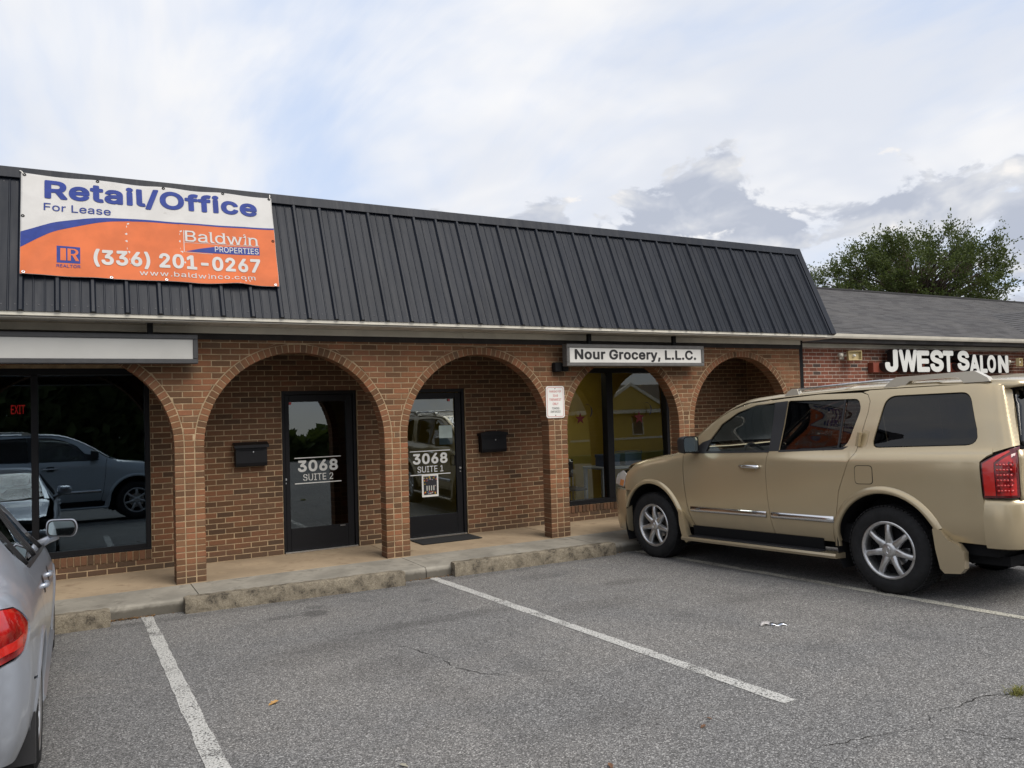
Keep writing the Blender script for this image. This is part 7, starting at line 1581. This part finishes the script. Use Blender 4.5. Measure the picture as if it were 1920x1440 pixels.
    MB().prism([(.50, 1.0), (1.02, .95), (1.05, 1.16), (.90, 1.27), (.50, 1.30)], -.88, .88).obj('dashboard', M['dash'], root)
    for y in (-.42, .42):
        MB().box(1.45, 2.0, y - .27, y + .27, .60, .90, .08).obj('seat_cushion', M['seat'], root); MB().box(1.95, 2.12, y - .27, y + .27, .85, 1.45, .06, Matrix.Translation((0, 0, 0))).obj('seat_back', M['seat'], root); MB().box(2.02, 2.12, y - .13, y + .13, 1.48, 1.70, .04).obj('head_rest', M['seat'], root)
    MB().box(2.55, 3.05, -.54, .54, .6, .9, .08).obj('rear_seat', M['seat'], root); MB().box(3.0, 3.15, -.54, .54, .85, 1.40, .06).obj('rear_seat_back', M['seat'], root)
    Ts = Matrix.Translation((1.22, -.42, 1.20)) @ Matrix.Rotation(R(-28), 4, 'Y')
    sw = MB().tube([(0, .185 * math.cos(a), .185 * math.sin(a)) for a in np.linspace(0, 2 * math.pi, 28, endpoint=False)], .016, 8, closed=True, M=Ts).obj('steering_wheel', M['dash'], root, smooth=True)
    MB().box(-.02, .02, -.17, .17, -.02, .03, .01, Ts).box(-.02, .02, -.02, .02, -.17, 0, .01, Ts).box(-.03, .02, -.06, .06, -.06, .06, .02, Ts).obj('wheel_spokes', M['dash'], sw)
    for cx in (0, WB):
        for sd_ in (-1, 1): wheel(root, cx, sd_ * .855, .400, .400, .252, sd_, 7)
    return L
M['rail'] = paint('pale_rail_paint', (.62, .57, .47), .3); M['gold_dark'] = paint('gold_beige_recess', (.48, .385, .23), .6)
def car_root(name, O, d, loc_up=None):
    """x axis runs backwards along the car, y to its right, z up from the sloping ground"""
    d = Vector(d).normalized(); n = Vector((-d.y, d.x, 0)).normalized(); up = d.cross(n)
    r = empty(name); r.matrix_world = Matrix(((d.x, n.x, up.x, O[0]), (d.y, n.y, up.y, O[1]), (d.z, n.z, up.z, O[2]), (0, 0, 0, 1))); return r
dS = Vector((.0514, -.998, .0363)); nS = Vector((.99868, .05143, 0)); hubL = Vector((5.339, -1.508, 0))
oS = hubL + nS * .965; oS.z = gz(oS.y)
suv = tag(car_root('parked_suv', oS, dS), 'gold beige SUV parked nose-in at the kerb on the right', 'car')
build_suv(suv, M['gold'])
# a pale SUV across the aisle behind the photographer: it shows only as a reflection in the left window
r2 = copy_tree(suv, None, {M['gold']: M['white_car'], M['gold_dark']: M['plastic']}); r2.name = 'parked_suv'
dd_ = Vector((-1, 0, 0)); nn_ = Vector((0, -1, 0)); yT = -10.65; k_ = 1.12
r2.matrix_world = Matrix(((-k_, 0, 0, .45), (0, -k_, 0, yT), (0, 0, k_, gz(yT)), (0, 0, 0, 1)))
tag(r2, 'pale blue-white SUV mirrored in the dark left shop window', 'car')
# ------------------------------------------------------------------ silver sedan at the left edge
SEDST = [
 (-.95, [(0, .66), (.30, .66), (.50, .65), (.60, .63), (.66, .60), (.70, .55), (.71, .50), (.71, .42), (.69, .32), (.62, .22)]),
 (-.80, [(0, .74), (.35, .735), (.60, .72), (.72, .70), (.79, .66), (.83, .60), (.845, .54), (.85, .44), (.83, .32), (.76, .20)]),
 (-.50, [(0, .82), (.40, .815), (.65, .80), (.77, .78), (.83, .75), (.87, .69), (.887, .62), (.897, .50), (.88, .35), (.82, .22)]),
 (0.0, [(0, .90), (.42, .895), (.68, .885), (.79, .87), (.85, .84), (.888, .785), (.910, .70), (.920, .56), (.90, .36), (.85, .22)]),
 (.45, [(0, .965), (.43, .96), (.70, .95), (.80, .935), (.855, .905), (.892, .855), (.914, .76), (.922, .58), (.905, .36), (.86, .22)]),
 (.62, [(0, 1.03), (.42, 1.025), (.67, 1.015), (.77, .998), (.835, .960), (.886, .905), (.915, .79), (.924, .60), (.905, .36), (.86, .22)]),
 (.90, [(0, 1.17), (.40, 1.165), (.62, 1.155), (.725, 1.125), (.80, 1.035), (.880, .935), (.916, .81), (.926, .60), (.907, .36), (.86, .22)]),
 (1.30, [(0, 1.345), (.37, 1.34), (.57, 1.325), (.655, 1.29), (.765, 1.12), (.875, .955), (.916, .82), (.928, .60), (.908, .36), (.86, .22)]),
 (1.70, [(0, 1.435), (.35, 1.43), (.53, 1.41), (.62, 1.365), (.745, 1.16), (.870, .97), (.916, .83), (.928, .60), (.908, .36), (.86, .22)]),
 (2.20, [(0, 1.445), (.35, 1.44), (.53, 1.42), (.615, 1.37), (.742, 1.17), (.866, .985), (.916, .85), (.928, .62), (.908, .36), (.86, .22)]),
 (2.70, [(0, 1.385), (.36, 1.38), (.53, 1.36), (.615, 1.315), (.740, 1.16), (.860, 1.00), (.914, .865), (.926, .64), (.906, .38), (.86, .24)]),
 (3.05, [(0, 1.255), (.37, 1.25), (.55, 1.23), (.635, 1.19), (.750, 1.10), (.852, 1.01), (.908, .875), (.920, .65), (.900, .40), (.85, .25)]),
 (3.30, [(0, 1.105), (.40, 1.10), (.60, 1.09), (.695, 1.075), (.775, 1.05), (.845, 1.00), (.896, .875), (.910, .66), (.893, .41), (.84, .26)]),
 (3.50, [(0, 1.085), (.40, 1.08), (.60, 1.07), (.690, 1.055), (.760, 1.03), (.822, .985), (.872, .870), (.888, .66), (.875, .42), (.82, .27)]),
 (3.64, [(0, 1.065), (.38, 1.06), (.57, 1.05), (.645, 1.035), (.705, 1.01), (.760, .965), (.806, .86), (.822, .66), (.812, .43), (.76, .29)]),
 (3.72, [(0, 1.03), (.34, 1.025), (.50, 1.015), (.56, 1.00), (.61, .975), (.655, .935), (.69, .85), (.705, .66), (.695, .44), (.65, .31)]),
 (3.75, [(0, .97), (.28, .965), (.40, .955), (.44, .94), (.47, .92), (.50, .89), (.52, .83), (.53, .66), (.52, .45), (.48, .34)]),
]
def build_sedan(root, body):
    L = Loft(SEDST); P = lambda *a, **k: panel(L, *a, **k); WR = .375; HZ = .325; WB = 2.74
    for sd_ in (-1, 1):
        fg = [(.93, .962), (1.655, .990), (1.685, 1.325), (1.48, 1.305), (1.22, 1.215), (1.02, 1.085)]
        rg = [(1.735, .992), (2.36, 1.012), (2.42, 1.315), (2.1, 1.340), (1.765, 1.335)]
        rq = [(2.385, 1.014), (2.52, 1.022), (2.64, 1.10), (2.60, 1.22), (2.445, 1.308)]
        dl = [(1.66, .235), (1.665, .60), (1.675, .90), (1.695, 1.00), (1.722, 1.345)]
        P('front_fender', [(-.66, .58), (-.62, .70), (-.4, .755), (0, .845), (.45, .905), (.58, .955), (.55, .80), (.545, .5), (.565, .235), (WR + .01, .235)] + arc(0, HZ, WR, -13, 132, 18), body, root, sd_, gap=.002)
        P('front_door', [(.57, .235), (.55, .50), (.556, .80), (.585, .957), (.72, 1.03), (.9, 1.12), (1.15, 1.235), (1.45, 1.325), (1.722, 1.352)] + dl[::-1][1:], body, root, sd_, holes=[inset(fg, -.014)], gap=.002, h=.06)
        re = [(2.33, .26), (2.36, .62), (2.44, .72), (2.60, .85), (2.66, .97), (2.69, 1.09), (2.655, 1.23), (2.50, 1.325)]
        P('rear_door', dl[:1] + re + [(2.2, 1.362)] + dl[::-1][:-1], body, root, sd_, holes=[inset([(1.735, .992), (2.52, 1.022), (2.64, 1.10), (2.60, 1.22), (2.44, 1.312), (2.1, 1.340), (1.765, 1.335)], -.014)], gap=.002, h=.06)
        P('quarter_panel', [(2.34, .27)] + arc(WB, HZ, WR, 178, 30, 18) + [(3.10, .56), (3.30, .60), (3.36, .70), (3.365, .845), (3.46, 1.035), (3.30, 1.068), (3.05, 1.185), (2.7, 1.305), (2.51, 1.327)] + re[::-1][1:-1] + [(2.36, .62)], body, root, sd_, gap=.002, h=.06)
        P('rear_bumper_corner', arc(WB, HZ, WR, 28, -8, 6) + [(3.2, .285), (3.50, .295), (3.66, .33), (3.738, .37), (3.742, .735), (3.60, .752), (3.50, .775), (3.37, .84), (3.305, .592), (3.105, .553)], body, root, sd_, gap=.002, h=.04)
        P('tail_lamp', [(3.415, .872), (3.53, .775), (3.735, .745), (3.738, .915), (3.62, .970), (3.50, .955)], M['red_lens'], root, sd_, off=.003, skirt=.02, h=.035)
        P('lamp_band', [(3.54, .80), (3.735, .775), (3.735, .81), (3.51, .845)], M['red_bright'], root, sd_, off=.006, skirt=.002, h=.035)
        P('rear_corner', [(3.365, .862), (3.40, .895), (3.495, .962), (3.62, .976), (3.738, .920), (3.735, .96), (3.64, 1.02), (3.46, 1.035)], body, root, sd_, h=.03)
        P('front_window', fg, M['win_front'], root, sd_, off=-.012, skirt=0); P('rear_window', rg, M['win_front'], root, sd_, off=-.012, skirt=0); P('rear_window', rq, M['win_front'], root, sd_, off=-.012, skirt=0)
        P('window_frame', [(1.66, .985), (1.73, .988), (1.762, 1.342), (1.69, 1.338)], M['plastic'], root, sd_, off=.002); P('window_divider', [(2.362, 1.008), (2.384, 1.012), (2.442, 1.312), (2.422, 1.316)], M['plastic'], root, sd_, off=.001)
        P('belt_trim', [(.60, .938), (1.7, .975), (2.50, 1.004), (2.56, 1.02), (2.50, 1.022), (1.7, .992), (.62, .952)], M['plastic'], root, sd_, off=.003)
        P('inner_shell', [(-.60, .60), (-.4, .73), (.45, .87), (.62, .93), (.9, 1.09), (1.3, 1.25), (1.7, 1.32), (2.5, 1.29), (3.0, 1.15), (3.35, 1.0), (3.66, .9), (3.66, .38), (3.2, .30)] + arc(WB, HZ, WR + .03, -5, 182, 14) + [(.5, .26)] + arc(0, HZ, WR + .03, -5, 140, 14), M['under'], root, sd_, holes=[inset(fg, -.006), inset([(1.735, .992), (2.52, 1.022), (2.64, 1.10), (2.60, 1.22), (2.44, 1.312), (2.1, 1.340), (1.765, 1.335)], -.006)], off=-.028, skirt=0, h=.13)
        P('head_lamp', [(-.86, .56), (-.55, .66), (-.50, .72), (-.72, .69), (-.86, .63)], M['clear_lens'], root, sd_, off=.003, h=.05)
        for a, b_, z in ((1.38, 1.60, .83), (2.05, 2.27, .855)):
            pb = MB(); u = L.u_side(np.array([a, b_]), np.array([z, z + .012])); q = L.pt(np.array([a, b_]), u)
            pb.tube([(a, sd_ * (q[0, 1] - .005), z), (a + .025, sd_ * (q[0, 1] + .012), z + .002), ((a + b_) / 2, sd_ * (q[0, 1] + .018), z + .006), (b_ - .025, sd_ * (q[1, 1] + .012), z + .010), (b_, sd_ * (q[1, 1] - .005), z + .012)], [.012, .015, .016, .015, .012], 8).obj('door_handle', M['chrome'] if False else body, root, smooth=True)
            P('handle_cup', rounded([((a + b_) / 2 - .06, z - .045), ((a + b_) / 2 + .06, z - .04), ((a + b_) / 2 + .06, z + .06), ((a + b_) / 2 - .06, z + .055)], .045), M['plastic'], root, sd_, off=.0012, skirt=0, h=.03)
        flare(root, L, sd_, 0, HZ, WR - .006, WR + .03, -14, 176, body, .010); flare(root, L, sd_, WB, HZ, WR - .006, WR + .03, -6, 192, body, .010)
        for cx in (0, WB): MB().lathe([(WR + .005, sd_ * .90), (WR, sd_ * .58), (.05, sd_ * .56)], 28, 'y', Matrix.Translation((cx, 0, HZ)), R(-25), R(205)).obj('wheel_well', M['under'], root)
        MB().prism([(2.74 + .345, .40), (2.74 + .40, .40), (2.74 + .43, .17), (2.74 + .34, .15)], sd_ * .70, sd_ * .905).obj('mud_flap', M['plastic'], root)
        MB().prism([(sd_ * .80, .20), (sd_ * .905, .215), (sd_ * .925, .255), (sd_ * .90, .275), (sd_ * .80, .27)], .42, 2.33, 'yz').obj('side_sill', body, root)
        T = Matrix.Translation((.83, sd_ * .985, 1.075)); ring = rounded([(-.098, -.052), (.085, -.066), (.105, .0), (.085, .058), (-.09, .066)], .04, 5); n_ = len(ring); hv = []
        for (dx_, k_) in ((.052, .98), (.045, 1.04), (.0, 1.06), (-.05, .92), (-.085, .66), (-.10, .30)): hv += [(dx_, sd_ * p[0] * k_, p[1] * k_) for p in ring]
        hf = [(a * n_ + i, a * n_ + (i + 1) % n_, (a + 1) * n_ + (i + 1) % n_, (a + 1) * n_ + i) for a in range(5) for i in range(n_)] + [tuple(5 * n_ + i for i in range(n_))]
        mh = MB().add(hv, hf, T).obj('door_mirror', body, root, smooth=True)
        mk('mirror_rim', [tuple(T @ Vector((.046, sd_ * p[0] * .97, p[1] * .97))) for p in ring], [tuple(range(n_))], M['plastic'], mh); mk('mirror_glass', [tuple(T @ Vector((.049, sd_ * p[0] * .86, p[1] * .84))) for p in ring], [tuple(range(n_))], M['mirror'], mh)
        MB().tube([(.80, sd_ * .82, .955), (.81, sd_ * .90, .995), (.82, sd_ * .96, 1.022)], [.034, .028, .03], 8).obj('mirror_arm', body, mh, smooth=True)
        P('mirror_sail', [(.66, .945), (.925, .955), (1.01, 1.08), (.85, 1.045)], M['plastic'], root, sd_, off=.002)
    P('hood', [(-.72, -.60), (-.74, 0), (-.72, .60), (-.5, .76), (0, .78), (.45, .79), (.52, .74), (.47, .4), (.45, 0), (.47, -.4), (.52, -.74), (.45, -.79), (0, -.78), (-.5, -.76)], body, root, mode='top', h=.09, gap=.002)
    P('windshield', [(.53, -.4), (.51, 0), (.53, .4), (.62, .71), (.90, .675), (1.30, .605), (1.55, .57), (1.60, .3), (1.61, 0), (1.60, -.3), (1.55, -.57), (1.30, -.605), (.90, -.675), (.62, -.71)], M['win_front'], root, mode='top', off=-.004, h=.1, skirt=.004)
    for sd_ in (-1, 1):
        P('windshield_pillar', [(.54, sd_ * .72), (.56, sd_ * .79), (.90, sd_ * .735), (1.30, sd_ * .662), (1.58, sd_ * .635), (1.58, sd_ * .575), (1.30, sd_ * .610), (.90, sd_ * .680), (.62, sd_ * .715)], body, root, mode='top', h=.06)
        P('rear_pillar', [(2.48, sd_ * .55), (2.45, sd_ * .62), (2.7, sd_ * .622), (3.05, sd_ * .642), (3.3, sd_ * .70), (3.3, sd_ * .665), (3.1, sd_ * .59), (2.75, sd_ * .56)], body, root, mode='top', h=.06)
    P('roof', [(1.58, -.632), (1.56, -.575), (1.61, -.3), (1.62, 0), (1.61, .3), (1.56, .575), (1.58, .632), (2.2, .622), (2.46, .620), (2.46, .3), (2.47, 0), (2.46, -.3), (2.46, -.620), (2.2, -.622)], body, root, mode='top', h=.09)
    P('rear_screen', [(2.48, -.55), (2.48, 0), (2.48, .55), (2.75, .556), (3.1, .585), (3.24, .62), (3.25, 0), (3.24, -.62), (3.1, -.585), (2.75, -.556)], M['win_front'], root, mode='top', off=-.004, h=.1, skirt=.004)
    P('trunk_lid', [(3.26, -.66), (3.26, 0), (3.26, .66), (3.31, .69), (3.5, .685), (3.64, .64), (3.70, .55), (3.71, 0), (3.70, -.55), (3.64, -.64), (3.5, -.685), (3.31, -.69)], body, root, mode='top', h=.07, gap=.002)
    P('headliner', [(1.6, -.58), (1.6, .58), (2.5, .58), (2.5, -.58)], M['seat'], root, mode='top', off=-.04, h=.3, skirt=0)
    V, T = cdt_fill([(-.50, .45), (.50, .45), (.52, .66), (.50, .88), (.44, .945), (-.44, .945), (-.50, .88), (-.52, .66)], [], .07)
    mk('trunk_back', [(3.752 + .02 * (1 - (v[0] / .52) ** 2), v[0], v[1]) for v in V], T, body, root, True)
    mk('rear_bumper_back', [(3.756, -.52, .33), (3.756, .52, .33), (3.785, .50, .50), (3.785, -.50, .50), (3.785, .50, .66), (3.785, -.50, .66), (3.745, .5, .70), (3.745, -.5, .70)], [(0, 1, 2, 3), (3, 2, 4, 5), (5, 4, 6, 7)], body, root)
    MB().box(3.772, 3.785, -.16, .16, .72, .84, .004).obj('licence_plate', M['white_paint'], root)
    fp = [(-.62, .85), (-.76, .835), (-.88, .74), (-.955, .55), (-.975, 0), (-.955, -.55), (-.88, -.74), (-.76, -.835), (-.62, -.85)]
    vs, fs = [], []; prof = [(-.05, .18), (.0, .20), (.02, .32), (.025, .46), (.01, .58), (-.05, .62)]
    for i, (s, y) in enumerate(fp):
        a, b_ = Vector(fp[max(i - 1, 0)]), Vector(fp[min(i + 1, len(fp) - 1)]); t = (b_ - a).normalized(); nn = Vector((t.y, -t.x))
        for (o_, z) in prof: vs.append((s - nn.x * o_ * -1 if False else s + nn.x * o_, y + nn.y * o_, z))
        if i:
            for j in range(5): fs.append(((i - 1) * 6 + j, (i - 1) * 6 + j + 1, i * 6 + j + 1, i * 6 + j))
    MB().add(vs, fs).obj('front_bumper', body, root, smooth=True)
    MB().box(-.80, 3.55, -.75, .75, .20, .30).obj('underbody', M['under'], root); MB().box(.55, 3.3, -.82, .82, .30, .42).obj('cabin_floor', M['under'], root)
    MB().prism([(.55, .70), (1.0, .68), (1.02, .86), (.85, .95), (.55, .96)], -.80, .80).obj('dashboard', M['dash'], root)
    for y in (-.38, .38):
        MB().box(1.3, 1.85, y - .26, y + .26, .42, .62, .06).obj('seat_cushion', M['dash'], root); MB().box(1.82, 1.98, y - .25, y + .25, .58, 1.10, .06).obj('seat_back', M['dash'], root); MB().box(1.88, 1.97, y - .12, y + .12, 1.13, 1.29, .04).obj('head_rest', M['dash'], root)
    MB().box(2.2, 2.75, -.70, .70, .42, .64, .06).obj('rear_seat', M['dash'], root); MB().box(2.72, 2.9, -.68, .68, .6, 1.02, .06).obj('rear_seat_back', M['dash'], root)
    MB().box(2.85, 3.25, -.66, .66, .95, 1.0).obj('parcel_shelf', M['dash'], root)
    for cx in (0, WB):
        for sd_ in (-1, 1): wheel(root, cx, sd_ * .805, .322, .322, .212, sd_, 5, .215)
sed = tag(car_root('parked_sedan', (-2.035, -1.70, gz(-1.70)), Vector((-.010, -1, SL))), 'silver sedan with red tail lamp cut off by the left edge', 'car')
build_sedan(sed, M['silver'])
